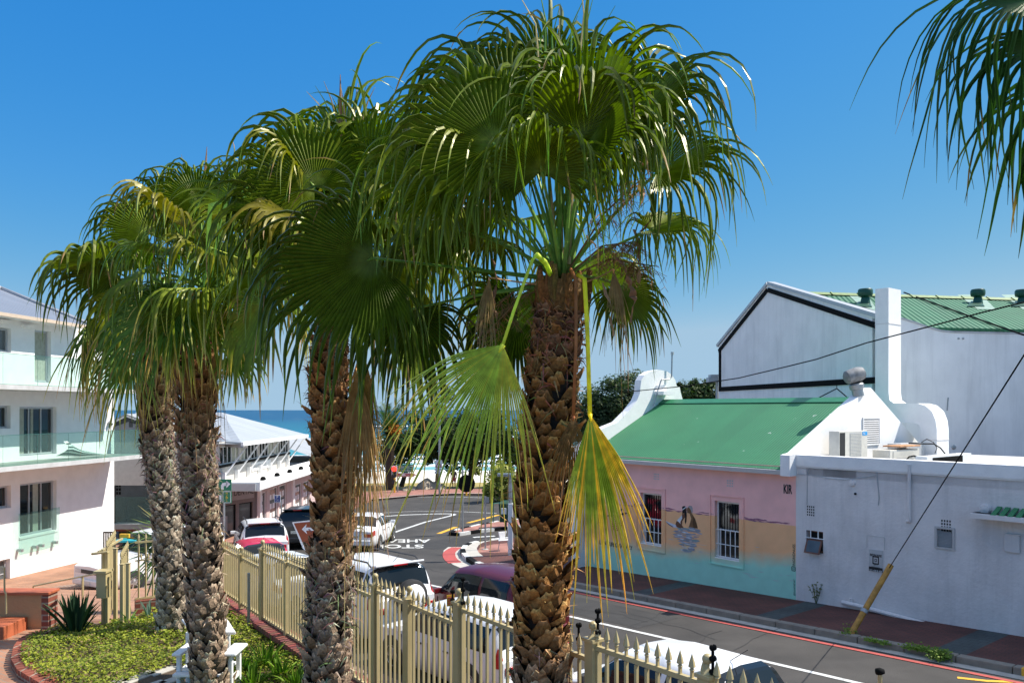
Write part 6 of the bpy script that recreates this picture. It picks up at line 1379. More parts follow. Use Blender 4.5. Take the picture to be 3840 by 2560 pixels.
# weeds
def weed(name,p,n,hgt,label,seed,c=((.1,.13,.06),(.16,.17,.08)),sp=.5):
    r=random.Random(seed); t=thing(name,p,label,'weed'); mb=MB()
    for i in range(n):
        d=V((r.uniform(-sp,sp),r.uniform(-.2,.2),1)).normalized(); pts=[p]; q0=p.copy()
        for s in range(5): d=(d+V((r.gauss(0,.1),0,.12))).normalized(); q0=q0+d*hgt*r.uniform(.15,.22); pts.append(q0.copy())
        mb.tube(pts,.008,4,c[0],.003)
        for s in range(10):
            b_=pts[r.randint(2,5)]; a=V((r.gauss(0,1),r.gauss(0,1),r.gauss(0,1))).normalized()*.035; bb=a.orthogonal()*.4; b2=b_+a*.6; mb.add([b2-a,b2+bb,b2+a,b2-bb],[(0,1,2,3)],c[1])
    build('stems',mb,m_foliage,t)
pw=A+Un*-.65+Vn*-.12; weed('wall_weed',V((pw.x,pw.y,gz(pw.x,pw.y)+.12)),8,.55,'spindly grey weed growing at the foot of the annexe wall',5)
def clump(name,pts,n,label,seed,hgt=.12,wd=.12,col=((.08,.16,.02),(.2,.28,.05)),sz=.03):
    r=random.Random(seed); t=thing(name,pts[0],label,'weed'); mb=MB()
    for i in range(n):
        k=r.random()*(len(pts)-1); i0=int(k); p=pts[i0].lerp(pts[min(i0+1,len(pts)-1)],k-i0)+V((r.gauss(0,wd),r.gauss(0,wd),abs(r.gauss(0,hgt)))); a=V((r.gauss(0,1),r.gauss(0,1),r.gauss(0,.6))).normalized()*sz*r.uniform(.5,1.2); b_=a.orthogonal()*.5; f=r.random(); c=tuple(col[0][j]+(col[1][j]-col[0][j])*f for j in range(3)); mb.add([p-a,p+b_,p+a,p-b_],[(0,1,2,3)],c)
    build('leaves',mb,m_foliage,t)
clump('kerb_weed',[G(3170,2380,.12),G(3195,2372,.12)],160,'small yellow green weed at the base of the yellow pole',31,.08,.07)
clump('kerb_weed',[G(3245,2398,.12),G(3330,2415,.12)],260,'low weeds creeping over the kerb right of the yellow pole',32,.03,.05)
clump('kerb_weed',[G(3395,2428,.12),G(3470,2440,.12),G(3560,2460,.12)],600,'thick bushy weed hanging over the kerb',33,.05,.06)
clump('kerb_weed',[G(3500,2470,.05),G(3550,2470,.05)],420,'rounded weed clump growing in the gutter below the kerb',34,.09,.07)
mb=MB(); 
for i in range(3):
    a=ST(-6.15-i*1.02,-2.42,.046); e=ST(-7.1-i*1.02,-2.42,.046); mb.box((a+e)/2,(e-a).normalized(),Vn,V((0,0,1)),(e-a).length/2,.114,.105)
struct(build('yellow_kerb',mb,m_yel,bevel=.02))
# ================= BEACH SIDE =================
def tree(name,base,height,blobs,label,cat='tree',leaf=.28,n=2600,seed=1,cols=((.012,.03,.012),(.05,.09,.03)),trunk_r=.25,flat=1.0,group=None,limbs=True):
    r=random.Random(seed); base=V(base); t=thing(name,base,label,cat,group); mb=MB(); top=blobs[0][0]
    mb.tube([base,base.lerp(V(top),.5)+V((r.uniform(-.3,.3),0,0)),V(top)],trunk_r,8,(.05,.035,.025),trunk_r*.4)
    if limbs:
        for c,rad in blobs[1:]: s=base.lerp(V(top),r.uniform(.35,.7)); mb.tube([s,s.lerp(V(c),.5)+V((0,0,.3)),V(c)],trunk_r*.5,6,(.05,.035,.025),trunk_r*.15)
    build('trunk',mb,m_trunk,t)
    mb=MB(); tot=sum(b_[1]**2 for b_ in blobs)
    for c,rad in blobs:
        c=V(c); subs=[(c+V((r.gauss(0,.55),r.gauss(0,.55),r.gauss(0,.4)*flat))*rad,rad*r.uniform(.25,.45)) for _ in range(10)]
        for i in range(int(n*rad*rad/tot)):
            if r.random()<.75: cc,rr=r.choice(subs)
            else: cc,rr=c,rad
            d=V((r.gauss(0,1),r.gauss(0,1),r.gauss(0,1)*flat)).normalized(); p=cc+d*rr*(r.random()**.35); nn=(d+V((r.gauss(0,.5),r.gauss(0,.5),r.gauss(0,.5)+.3))).normalized()
            a=nn.orthogonal().normalized(); a.rotate(Quaternion(nn,r.uniform(0,6.28))); b_=nn.cross(a); s=leaf*r.uniform(.5,1.1); f=r.random(); cl=tuple(cols[0][j]+(cols[1][j]-cols[0][j])*f for j in range(3))
            mb.add([p-a*s,p-b_*s*.5,p+a*s,p+b_*s*.5],[(0,1,2,3)],cl)
    build('crown',mb,m_foliage,t)
def PB(px,py,Y): return P(px,py,Y)
tree('milkwood_tree',far(1505,76),5,[(PB(1540,1640,76),2.2),(PB(1480,1670,76),1.6),(PB(1600,1610,76),2.2),(PB(1465,1715,76),1.5)],'dark green bushy tree right of the date palm by the beach',seed=2,n=13000,leaf=.17)
tree('milkwood_tree',far(1640,74),5,[(PB(1660,1620,74),2.8),(PB(1600,1660,74),2.2),(PB(1730,1650,74),2.4),(PB(1690,1700,74),2.0)],'dark tree behind the hanging green frond, left of centre',seed=3,n=17000,leaf=.17)
tree('milkwood_tree',far(1760,72),5,[(PB(1790,1640,72),2.8),(PB(1850,1620,72),2.6),(PB(1760,1700,72),2.0),(PB(1900,1690,72),2.4)],'dark tree behind the hanging green frond, beside the big trunk',seed=4,n=17000,leaf=.17)
tree('flowering_bush',far(1880,58),2,[(PB(1870,1785,56),1.1),(PB(1900,1830,56),1.3),(PB(1850,1850,56),.9),(PB(1960,1800,56),1.3)],'yellow green flowering bush left of the big palm trunk','bush',.16,5200,5,((.06,.09,.02),(.5,.48,.12)),.1)
tree('background_tree',(X_(2300,60),60,gz(X_(2300,60),60)),8,[(PB(2310,1500,60),2.2),(PB(2260,1560,60),2.0),(PB(2350,1490,60),1.5),(PB(2330,1560,60),2.2),(PB(2250,1640,60),2.4),(PB(2200,1540,60),1.6)],'dark green round tree left of the curved white gable',seed=6,n=22000,cols=((.015,.035,.015),(.09,.13,.06)),leaf=.15)
tree('background_tree',(X_(2600,62),62,gz(X_(2600,62),62)),8,[(PB(2570,1465,62),1.0),(PB(2625,1475,62),1.2),(PB(2670,1480,62),1.3),(PB(2600,1500,62),1.5)],'green tree between the curved gable and the hall',seed=7,n=7000,cols=((.015,.035,.015),(.09,.13,.05)),leaf=.2)
tree('background_tree',(X_(2410,66),66,gz(X_(2410,66),66)),6,[(PB(2400,1500,66),1.0),(PB(2380,1540,66),1.4)],'small grey green tree just behind the curved gable',seed=8,n=2500,cols=((.03,.05,.02),(.1,.14,.07)),leaf=.2)
# date palm
b0=far(1462,70); t=thing('date_palm',b0,'date palm with orange fruit stalks by the beach','palm tree'); top=P(1462,1625,70)
mb=MB(); mb.tube([b0,b0.lerp(top,.5),top],.42,10,(.07,.05,.035),.36); build('trunk',mb,m_trunk,t)
mb=MB(); r=random.Random(4)
for i in range(60):
    az=i*2.4; el=1.35-1.6*(i/60); d=V((math.cos(az)*math.cos(el),math.sin(az)*math.cos(el),math.sin(el))); p=top.copy(); pts=[p.copy()]; 
    for s in range(8): p=p+d*.36; d=(d+V((0,0,-.085))).normalized(); pts.append(p.copy())
    mb.tube(pts,.03,3,(.1,.13,.04),.01,cap=False)
    for s in range(1,9):
        for sg in(1,-1):
            for q_ in(0,.25,.5,.75):
                pp=pts[s-1].lerp(pts[s],q_); dd=(pts[s]-pts[s-1]).normalized(); sd=dd.cross(V((0,0,1))).normalized()*sg; e=(dd*.7+sd*.8+V((0,0,-.1))).normalized()*.42; w_=dd*.04; mb.add([pp-w_,pp+w_,pp+e],[(0,1,2)],(r.uniform(.02,.06),r.uniform(.06,.11),.02))
build('crown',mb,m_foliage,t)
mb=MB()
for i in range(240): p=P(1482,1612,69.2)+V((r.gauss(0,.35),r.gauss(0,.3),r.gauss(0,.28))); a=V((r.gauss(0,1),r.gauss(0,1),r.gauss(0,1))).normalized()*.07; b_=a.orthogonal(); mb.add([p-a,p+b_,p+a,p-b_],[(0,1,2,3)],(.6,.18,.02))
build('fruit_cluster',mb,m_foliage,t)
# boulders, low stone wall, beach chairs
def boulder(px0,px1,pyt,Y,label,seed):
    x0,x1=X_(px0,Y),X_(px1,Y); zt_=H-(pyt-1536)/F*Y; c=V(((x0+x1)/2,Y,terr((x0+x1)/2,Y)-.2)); bm=bmesh.new(); bmesh.ops.create_icosphere(bm,subdivisions=3,radius=1)
    for v in bm.verts:
        n=noise.noise(v.co*1.3+V((seed,0,0)))*.35+noise.noise(v.co*3+V((seed,4,0)))*.12; v.co*=1+n
    mb=MB(); mb.add([c+V((v.co.x*(x1-x0)/2,v.co.y*2,v.co.z*(zt_-c.z))) for v in bm.verts],[tuple(v.index for v in f.verts) for f in bm.faces]); bm.free()
    tag(build('boulder',mb,m_rock,None,'auto',loc=c),label,'rock')
boulder(1550,1655,1798,70.5,'large pale granite boulder behind the junction',1); boulder(1500,1570,1822,69.5,'low dark boulder at the foot of the direction board',5); boulder(1640,1680,1815,70,'small pale boulder right of the large one',9)
t=thing('stone_wall',far(1430,70.5),'low dry stone wall on the edge of the beach lawn','wall'); mb=MB(); r=random.Random(3)
for i in range(60):
    px=1385+r.random()*75; mb.box(V((X_(px,70.5),70.5+r.uniform(-.1,.1),terr(X_(px,70.5),70.5)+r.uniform(.1,.5))),V((1,0,0)),V((0,1,0)),V((0,0,1)),r.uniform(.12,.25),.15,r.uniform(.06,.12),(r.uniform(.35,.55),r.uniform(.28,.42),r.uniform(.2,.28)))
build('wall_stones',mb,MA('stone_blocks',.9,.2,6),t,bevel=.03)
for px,py,lb in((1432,1785,'white beach lounger on the sand, nearer the left palm trunk'),(1446,1785,'white beach lounger on the sand, closer to the date palm')):
    c=far(px,110); t=thing('beach_lounger',c,lb,'lounger','white loungers on the sand'); mb=MB(); mb.prism([c+V((-.25,0,.35)),c+V((-.25,.6,.35)),c+V((.25,.6,.35)),c+V((.25,0,.35))],V((0,0,.08))); mb.prism([c+V((-.25,.6,.4)),c+V((.25,.6,.4)),c+V((.25,.9,1.0)),c+V((-.25,.9,1.0))],V((0,.06,0))); mb.prism([c+V((-.25,0,0)),c+V((-.2,0,0)),c+V((-.2,0,.35)),c+V((-.25,0,.35))],V((0,.05,0))); mb.prism([c+V((.2,0,0)),c+V((.25,0,0)),c+V((.25,0,.35)),c+V((.2,0,.35))],V((0,.05,0))); build('lounger_frame',mb,m_trimw,t)
# ================= FAN PALMS =================
ZV=V((0,0,1))
def petiole_pts(c0,hub,d0,n=9):
    L_=(hub-c0).length; p1=c0+d0.normalized()*L_*.45; p2=hub-(hub-p1).normalized()*L_*.2; pts=[]
    for i in range(n+1):
        t=i/n; pts.append(c0*(1-t)**3+p1*3*t*(1-t)**2+p2*3*t*t*(1-t)+hub*t**3)
    return pts
def frond(root,hub,a,n,R,spread=290,nseg=44,fused=.5,droop=3.0,col=(.05,.12,.018),tipc=(.14,.19,.03),tipf=.82,pts=None,pr=.014,pcol=(.14,.24,.05),seed=0,mat=None,ragg=.12,lenv=1.0,wk=1.0,fold=.0,tiplen=1.24,prs=1.9,edgec=None,tap=1.5):
    r=random.Random(seed*7919+13); a=V(a).normalized(); n=V(n); n=(n-a*n.dot(a)).normalized(); b=n.cross(a)
    mb=MB(); half=math.radians(spread)/2; nseg=int(nseg*1.3); dps=2*half/nseg; K=14
    
    for j in range(nseg):
        ps=-half+dps*(j+.5); rel=abs(ps)/half
        L_=R*(1-.30*rel**2.5)*(1+r.gauss(0,ragg*.5)); rf=L_*(fused+r.uniform(-.03,.03))*(1-.15*rel); Lt=L_*(1+ (tiplen-1)*1.0)
        shade=r.uniform(.85,1.12); c0=[x*shade for x in col]; tc=[x*r.uniform(.75,1.2) for x in tipc]; tf=tipf+r.uniform(-.1,.08)
        brown=r.random()<.12
        if edgec and (ps/half*edgec[0]>.35 or r.random()<.15): m_=r.uniform(.35,.9); c0=[c0[k]*(1-m_)+edgec[1][k]*m_ for k in range(3)]
        def dirn(q): 
            d=a*math.cos(q)+b*math.sin(q); return (d+n*(fold*(1-math.cos(q))*.5+fold*.4*abs(math.sin(q)))).normalized()
        d=dirn(ps); w0=dirn(ps+dps/2)-dirn(ps-dps/2); wdir=w0.normalized(); p=hub.copy(); s=0; P_=[];
        kk=r.uniform(.45,1.6)*droop*2.1; lat=(r.gauss(0,1),r.gauss(0,1)); Lt*=r.uniform(.8,1.12); tw=r.gauss(0,.35)
        for i in range(K+1):
            f=i/K; 
            if f<.45: rr=rf*f/.45
            else: rr=rf+(Lt-rf)*(f-.45)/.55
            if i>0:
                ds=rr-s
                g=(.10 if f<=.45 else kk*min(1,(f-.42)*6))*ds/R
                d=(d+V((r.gauss(0,.05)+lat[0]*.12,r.gauss(0,.02)+lat[1]*.12,-1))*g).normalized() if f>.45 else (d+V((0,0,-1))*g).normalized()
                p=p+d*ds
            s=rr
            if f<=.45: w=2*math.tan(dps/2)*rr
            else: w=2*math.tan(dps/2)*rf*(1-((f-.45)/.55)**tap)*(.85)+.0015
            w*=wk
            wd=(wdir-d*wdir.dot(d)); wd=wd.normalized() if wd.length>.05 else d.orthogonal().normalized()
            if f>.5: q=Quaternion(d,tw*(f-.5)*2.2); wd=q@wd
            nn=wd.cross(d).normalized()
            if nn.dot(n)<0 and f<.5: nn=-nn
            pl=w*.55
            tcol=c0 if f<tf else [c0[k]+(tc[k]-c0[k])*min(1,(f-tf)/(1.001-tf)*1.6) for k in range(3)]
            if brown and f>.8: tcol=[.24*shade,.14*shade,.06*shade]
            # paler near the hub
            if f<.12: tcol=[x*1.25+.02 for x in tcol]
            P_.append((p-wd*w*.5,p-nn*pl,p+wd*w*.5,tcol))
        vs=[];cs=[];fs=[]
        for (l,m_,rt,tcol) in P_: vs+= [l,m_,rt]; cs+=[tuple(x*1.18 for x in tcol),tuple(x*.72 for x in tcol),tuple(x*1.12 for x in tcol)]  # pleat shading put into the colour: folds darker, ridges lighter
        for i in range(K): o=i*3; fs+=[(o,o+1,o+4,o+3),(o+1,o+2,o+5,o+4)]
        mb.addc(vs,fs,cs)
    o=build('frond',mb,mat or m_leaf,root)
    if pts:
        mb=MB(); N_=len(pts); mb.tube(pts,[pr*(prs-(prs-.9)*min(1,i/(N_*.5))) for i in range(N_)],6,pcol,flat=.6)
        e=pts[-1]; mb.tube([e,e+a*R*.05],[pr*1.0,pr*.3],5,(pcol[0]*1.3,pcol[1]*1.1,pcol[2]))
        build('petiole',mb,m_leaf,o,True)
    return o
def trunk(root,path,rad,zsplit,seed,dens=1.0,top_orange=True,low=(.34,.235,.155),mid=(.36,.17,.055)):
    """path: list of points bottom->top; rad: radii; phyllotactic leaf bases around a tapered core"""
    r=random.Random(seed); mb=MB(); Ls=[0]
    for i in range(1,len(path)): Ls.append(Ls[-1]+(path[i]-path[i-1]).length)
    tot=Ls[-1]
    def at(s):
        for i in range(len(path)-1):
            if s<=Ls[i+1]: t=(s-Ls[i])/(Ls[i+1]-Ls[i]); return path[i].lerp(path[i+1],t),rad[i]+(rad[i+1]-rad[i])*t,(path[i+1]-path[i]).normalized()
        return path[-1],rad[-1],(path[-1]-path[-2]).normalized()
    N_=40; mb.tube([at(tot*i/N_)[0] for i in range(N_+1)],[at(tot*i/N_)[1]*.72 for i in range(N_+1)],18,(.018,.011,.007))
    dz=.0060/dens; s=0; i=0
    while s<tot:
        c,R_,t=at(s); f=s/tot; az=i*2.39996+r.gauss(0,.05); x=t.orthogonal().normalized(); y=t.cross(x)
        o=x*math.cos(az)+y*math.sin(az); sd=t.cross(o)
        R_*=.93; sz_=r.uniform(.72,1.3); w=R_*.58*sz_; h=R_*.62*sz_*(1+.2*(f<.3)); out=R_*r.uniform(.0,.16); rag=r.random()
        if r.random()<.14: out=out*2.2+R_*.08 
        k=r.random(); z=f; lf=noise.noise(V((s*2.3,az*.25,seed))); sz2=1+.35*lf; w*=sz2; h*=sz2
        if r.random()<.10: s+=dz*(R_/.2); i+=1; continue
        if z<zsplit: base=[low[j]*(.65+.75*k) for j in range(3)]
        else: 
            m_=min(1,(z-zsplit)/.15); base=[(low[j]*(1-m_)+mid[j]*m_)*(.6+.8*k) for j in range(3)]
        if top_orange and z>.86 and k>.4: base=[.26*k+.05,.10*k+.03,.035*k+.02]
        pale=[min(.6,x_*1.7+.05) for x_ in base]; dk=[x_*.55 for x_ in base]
        b0=c+o*R_*.72; sk=r.choice((-1,1))*r.uniform(.12,.42)*w
        bulge=R_*.05
        V0=[b0-sd*w*.55, b0+o*bulge, b0+sd*w*.55]
        V1=[b0+t*h*.42-sd*w*.55+o*(R_*.12+out*.3)+sd*sk*.3, b0+t*h*.36+o*(R_*.24+out*.6+bulge)+sd*sk*.3, b0+t*h*.42+sd*w*.55+o*(R_*.12+out*.3)+sd*sk*.3]
        notch=h*.10*rag
        V2=[b0+t*h*.8-sd*w*.40+o*(R_*.2+out*.8)+sd*sk, b0+t*(h*.85-notch)+o*(R_*.26+out*.95+bulge*.5)+sd*sk, b0+t*h*.8+sd*w*.40+o*(R_*.2+out*.8)+sd*sk]
        tl=h*r.uniform(.95,1.12); tr=h*r.uniform(.95,1.12)
        V3=[b0+t*tl-sd*w*.22+o*(R_*.22+out*1.25)+sd*sk, b0+t*(min(tl,tr)-notch*1.5)+o*(R_*.26+out*1.2)+sd*sk, b0+t*tr+sd*w*.22+o*(R_*.22+out*1.25)+sd*sk]
        th=o*-R_*.05
        vs=V0+V1+V2+V3+[p+th for p in V3]
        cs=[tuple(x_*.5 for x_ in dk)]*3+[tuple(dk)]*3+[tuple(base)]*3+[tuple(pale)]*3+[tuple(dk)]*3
        fs=[]
        for rr in range(4):
            for cc in range(2): q=rr*3+cc; fs.append((q,q+1,q+4,q+3))
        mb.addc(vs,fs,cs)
        for _ in range(r.choice((0,0,1,1,2))):      # torn fibres and split ends
            p=V3[r.choice((0,2))]; d=(o*.8+t*r.uniform(-.6,.8)+sd*r.gauss(0,.7)).normalized(); l=R_*r.uniform(.12,.5); e=p+d*l; pe=(sd+t*r.uniform(-.6,.6))*R_*.035
            mb.add([p-pe,p+pe,e],[(0,1,2)],tuple(pale))
        s+=dz*r.uniform(.8,1.2)*(R_/.2)*1.0; i+=1
    for _ in range(int(520*tot/2)):      # loose fibre, thickest under the crown and in a weathered band lower down
        s=tot*(1-abs(r.gauss(0,.10))) if r.random()<.6 else tot*(zsplit+r.gauss(0,.07))
        if not 0<s<tot: continue
        c,R_,t=at(s); az=r.uniform(0,6.283); x=t.orthogonal().normalized(); y=t.cross(x); o=x*math.cos(az)+y*math.sin(az); sd=t.cross(o)
        p=c+o*R_*r.uniform(.9,1.05); d=(sd*r.gauss(0,1)+t*r.gauss(-.4,.7)+o*.35).normalized(); l=R_*r.uniform(.25,.8); q1=p+d*l*.5+o*R_*.03; q2=p+d*l+V((0,0,-l*.3)); pe=(t if abs(d.dot(sd))>.6 else sd)*R_*r.uniform(.012,.035)
        cc=(.36,.19,.08) if s>tot*.7 else (.26,.2,.14); cc=tuple(v*r.uniform(.5,1.2) for v in cc); mb.add([p-pe,p+pe,q1+pe,q1-pe,q2],[(0,1,2,3),(3,2,4)],cc)
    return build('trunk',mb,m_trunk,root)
def fill_crown(root,C,n,Lp,R,seed,elmax=78,elmin=-45,skip=None,droop=3.0,cols=None,nseg=34,squash=1.0,tilt=25,az0=0):
    r=random.Random(seed)
    for i in range(n):
        f=i/(n-1); az=az0+i*2.39996+r.gauss(0,.15); el=math.radians(elmax+(elmin-elmax)*f**.9+r.gauss(0,5)); o=V((math.cos(az),math.sin(az),0)); 
        if skip and skip(az,math.degrees(el)): continue
        d0=(o*math.cos(el)+ZV*math.sin(el)); L_=Lp*r.uniform(.85,1.1)*(1-.15*f); sg=L_*.16
        hub=C+d0*L_+V((0,0,-sg*abs(math.cos(el)))); c0=C+o*.05
        pts=petiole_pts(c0,hub,(d0+ZV*.15)); t=(pts[-1]-pts[-2]).normalized(); side=V((-o.y,o.x,0))
        q=Quaternion(side,math.radians(tilt*(.3+math.cos(el)))); a=(q@t); nrm=side.cross(a); 
        if nrm.dot(ZV)<0 and abs(math.degrees(el))<60: nrm=-nrm
        if math.degrees(el)>=60 and nrm.dot(o)>0: nrm=-nrm
        nrm=(nrm+V((r.gauss(0,.2),r.gauss(0,.2),0))).normalized()
        a=(Quaternion(nrm,r.gauss(0,.25))@a)
        old=f>.7; c=(.066+.056*r.random(),.085+.055*r.random(),.004) if not old else (.09,.125,.012)
        tc=(.15,.2,.035) if not old else (.42,.3,.08)
        frond(root,hub,a,nrm,R*r.uniform(.85,1.12),r.uniform(200,290),nseg,r.uniform(.50,.60),droop*r.uniform(.85,1.25),c,tc,.82 if not old else .72,pts,.012,seed=seed*100+i,fold=.25)
def K(root,C,hx,hy,dY,a,n,R,sp=290,seed=1,px_from=None,**kw):
    """one frond placed by hand: hub at photo pixel (hx,hy), dY in front(-)/behind(+) of the trunk axis"""
    hub=P(hx,hy,C.y+dY); c0=C+V((0,0,0)) if px_from is None else P(px_from[0],px_from[1],C.y+px_from[2])
    d0=kw.pop('d0',(hub-c0)+ZV*.25*(hub-c0).length); pts=petiole_pts(c0,hub,V(d0)); return frond(root,hub,a,n,R,sp,pts=pts,seed=seed,**kw)
def palm(px,py,Y,label,group='fan palms along the garden fence'):
    b=P(px,py,Y); b.z=ZT; b.x=X_(px,Y); return thing('fan_palm',b,label,'palm tree',group)
def path(lst,Y): return [P(x,y,Y) for x,y in lst]
# ---- palm 4 : the big central one ----
Y4=5.5; f4=lambda w: w/2/F*Y4
p4=palm(2030,2600,Y4,'tallest and nearest fan palm in the centre with two broken fronds hanging on its trunk')
pth=[P(2032,3150,Y4)]+path([(2032,2560),(2030,2300),(2028,2100),(2035,1900),(2052,1650),(2070,1400),(2092,1200),(2105,1090)],Y4)
trunk(p4,pth,[f4(w) for w in(215,205,205,215,215,205,200,185,150)],.22,4,mid=(.36,.16,.04),low=(.3,.22,.15))
C4=P(2108,1050,Y4)
mb=MB(); r=random.Random(44)    # crown shaft of crowded leaf bases
for i in range(38):
    az=i*2.4; o=V((math.cos(az),math.sin(az),0)); p=C4+V((0,0,-.22))+o*.13; e=p+o*r.uniform(.02,.07)+V((0,0,r.uniform(.12,.34))); mb.tube([p,p.lerp(e,.5)+o*.02,e],[.035,.03,.014],5,(r.uniform(.15,.3),r.uniform(.09,.14),.03))
build('leaf_bases',mb,m_trunk,p4)
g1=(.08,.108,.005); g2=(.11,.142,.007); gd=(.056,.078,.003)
K(p4,C4,1862,548,-.45,(-.75,0,.66),(.25,-1,.15),0.86,300,101,col=g1,fused=.62,droop=3.2,nseg=50,fold=.1)
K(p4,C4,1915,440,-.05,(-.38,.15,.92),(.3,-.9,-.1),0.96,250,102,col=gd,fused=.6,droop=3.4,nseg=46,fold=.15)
K(p4,C4,2200,545,-.35,(.12,-.1,1),(-.5,-.85,.1),0.96,230,103,col=g1,fused=.6,droop=3.6,nseg=46,fold=.7)
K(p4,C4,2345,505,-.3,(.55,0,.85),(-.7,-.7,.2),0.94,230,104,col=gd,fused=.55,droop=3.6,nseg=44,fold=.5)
K(p4,C4,2462,650,-.1,(.82,-.1,.55),(-.35,-.75,.55),0.80,250,105,col=g1,fused=.48,droop=3.4,nseg=44,fold=.35)
K(p4,C4,1668,680,-.2,(-.85,-.1,.45),(.15,-.9,.35),0.75,290,106,col=g2,fused=.52,droop=3.4,nseg=44,fold=.2)
K(p4,C4,2440,865,-.15,(.96,-.15,.18),(-.2,-.5,.85),0.68,250,107,tiplen=1.05,col=g2,fused=.38,droop=3.6,nseg=42,fold=.3)
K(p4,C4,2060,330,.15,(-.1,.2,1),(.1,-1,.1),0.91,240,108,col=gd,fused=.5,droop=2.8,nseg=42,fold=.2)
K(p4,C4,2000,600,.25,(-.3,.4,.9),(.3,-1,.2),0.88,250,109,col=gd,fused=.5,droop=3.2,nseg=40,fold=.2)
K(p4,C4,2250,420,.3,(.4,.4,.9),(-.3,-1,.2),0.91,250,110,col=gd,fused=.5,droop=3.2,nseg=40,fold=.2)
K(p4,C4,2030,640,-.55,(-.1,-.75,.55),(0,-.55,-.8),0.78,250,111,col=g1,fused=.45,droop=4.0,nseg=40,fold=.3)
0 and K(p4,C4,2260,690,-.55,(.35,-.7,.6),(-.1,-.6,-.75),0.78,250,112,col=g2,fused=.45,droop=4.2,nseg=40,fold=.3,tipc=(.35,.3,.06),tipf=.7)
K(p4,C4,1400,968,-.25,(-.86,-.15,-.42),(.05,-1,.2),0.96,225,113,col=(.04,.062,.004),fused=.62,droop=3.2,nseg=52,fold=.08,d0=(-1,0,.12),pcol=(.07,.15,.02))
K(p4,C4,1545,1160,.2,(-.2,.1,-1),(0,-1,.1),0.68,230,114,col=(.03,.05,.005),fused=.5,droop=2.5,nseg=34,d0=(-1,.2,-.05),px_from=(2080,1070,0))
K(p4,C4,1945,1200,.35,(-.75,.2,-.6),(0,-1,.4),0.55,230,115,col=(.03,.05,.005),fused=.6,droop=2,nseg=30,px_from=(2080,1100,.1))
K(p4,C4,2330,1075,-.1,(.62,0,-.75),(.3,-.9,.5),0.56,230,116,tiplen=1.05,col=gd,fused=.5,droop=2.6,nseg=38,d0=(.8,0,.3))
0 and K(p4,C4,2290,840,-.5,(.3,-.5,-.35),(0,-.7,.6),0.91,220,124,col=g2,fused=.35,droop=4,nseg=34,tipc=(.45,.33,.09),tipf=.66)
K(p4,C4,1720,860,.3,(-.7,.3,.1),(.2,-.8,.6),0.94,260,125,col=gd,fused=.45,droop=3.6,nseg=38)
# the two broken hanging fronds; the first's leaf colour is lightened to look sunlit
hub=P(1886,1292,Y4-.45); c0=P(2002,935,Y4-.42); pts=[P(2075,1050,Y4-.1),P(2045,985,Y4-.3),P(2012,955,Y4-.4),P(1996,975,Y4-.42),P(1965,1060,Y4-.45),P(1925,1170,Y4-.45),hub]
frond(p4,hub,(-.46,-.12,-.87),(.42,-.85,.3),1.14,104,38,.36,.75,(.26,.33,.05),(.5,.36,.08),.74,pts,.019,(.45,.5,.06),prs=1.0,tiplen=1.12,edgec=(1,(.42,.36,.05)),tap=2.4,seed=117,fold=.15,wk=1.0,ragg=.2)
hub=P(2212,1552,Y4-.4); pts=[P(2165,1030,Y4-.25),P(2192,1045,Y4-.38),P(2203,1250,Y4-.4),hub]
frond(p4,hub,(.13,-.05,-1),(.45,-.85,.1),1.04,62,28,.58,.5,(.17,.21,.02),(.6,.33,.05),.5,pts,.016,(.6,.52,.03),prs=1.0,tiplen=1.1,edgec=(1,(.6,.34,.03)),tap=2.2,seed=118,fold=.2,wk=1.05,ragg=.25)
hub=P(2150,1560,Y4-.34); pts=[P(2140,1010,Y4-.2),P(2160,1050,Y4-.34),P(2160,1300,Y4-.35),hub]
frond(p4,hub,(-.05,-.05,-1),(-.3,-1,.1),.62,60,16,.5,1.0,(.2,.11,.05),(.3,.18,.08),.5,pts,.014,(.26,.10,.04),prs=1.0,seed=119,mat=m_leafdry,wk=.8,ragg=.4)
fill_crown(p4,C4,16,.98,.72,40,80,2,skip=lambda az,el:(el<62 and math.sin(az)<-.25) or (el<70 and el>5 and -.3<math.sin(az)<.35 and math.cos(az)>0),nseg=34)
# spears
mb=MB(); r=random.Random(3)
for i in range(9):
    b0=C4+V((r.uniform(-.06,.06),r.uniform(-.06,.06),.1)); e=P(1990+i*32,-80+r.uniform(-60,140),Y4+r.uniform(-.1,.2)); mb.tube([b0,b0.lerp(e,.6),b0.lerp(e,.85)+V((r.uniform(-.03,.03),0,0)),e+V((r.uniform(-.12,.12),0,-.05))],[.014,.010,.006,.002],5,(.11,.2,.035) if i%3 else (.35,.27,.14))
build('new_spears',mb,m_leaf,p4)
# dry flower stalks and brown shreds
def drystalk(root,p0,p1,n,seed,lenn=.18,c=(.32,.17,.08)):
    r=random.Random(seed); mb=MB(); p0=V(p0);p1=V(p1); mid=p0.lerp(p1,.5)+V((0,0,.1)); pts=[p0.lerp(mid,i/4) for i in range(4)]+[mid.lerp(p1,i/6) for i in range(7)]
    mb.tube(pts,.008,5,c,.003)
    for i in range(n):
        b0=pts[r.randint(3,9)]; d=V((r.gauss(0,.7),r.gauss(0,.7),-.6)).normalized(); q=b0; l=[q]
        for s in range(3): q=q+d*lenn/3; d=(d+V((r.gauss(0,.5),r.gauss(0,.5),-.2))).normalized(); l.append(q)
        mb.tube(l,.003,3,c,.0012,cap=False)
        for s in range(3): m0=l[r.randint(1,3)]; mb.tube([m0,m0+V((r.gauss(0,.03),r.gauss(0,.03),-.04))],.0016,3,c,cap=False)
    build('dry_flower_stalk',mb,m_leafdry,root)
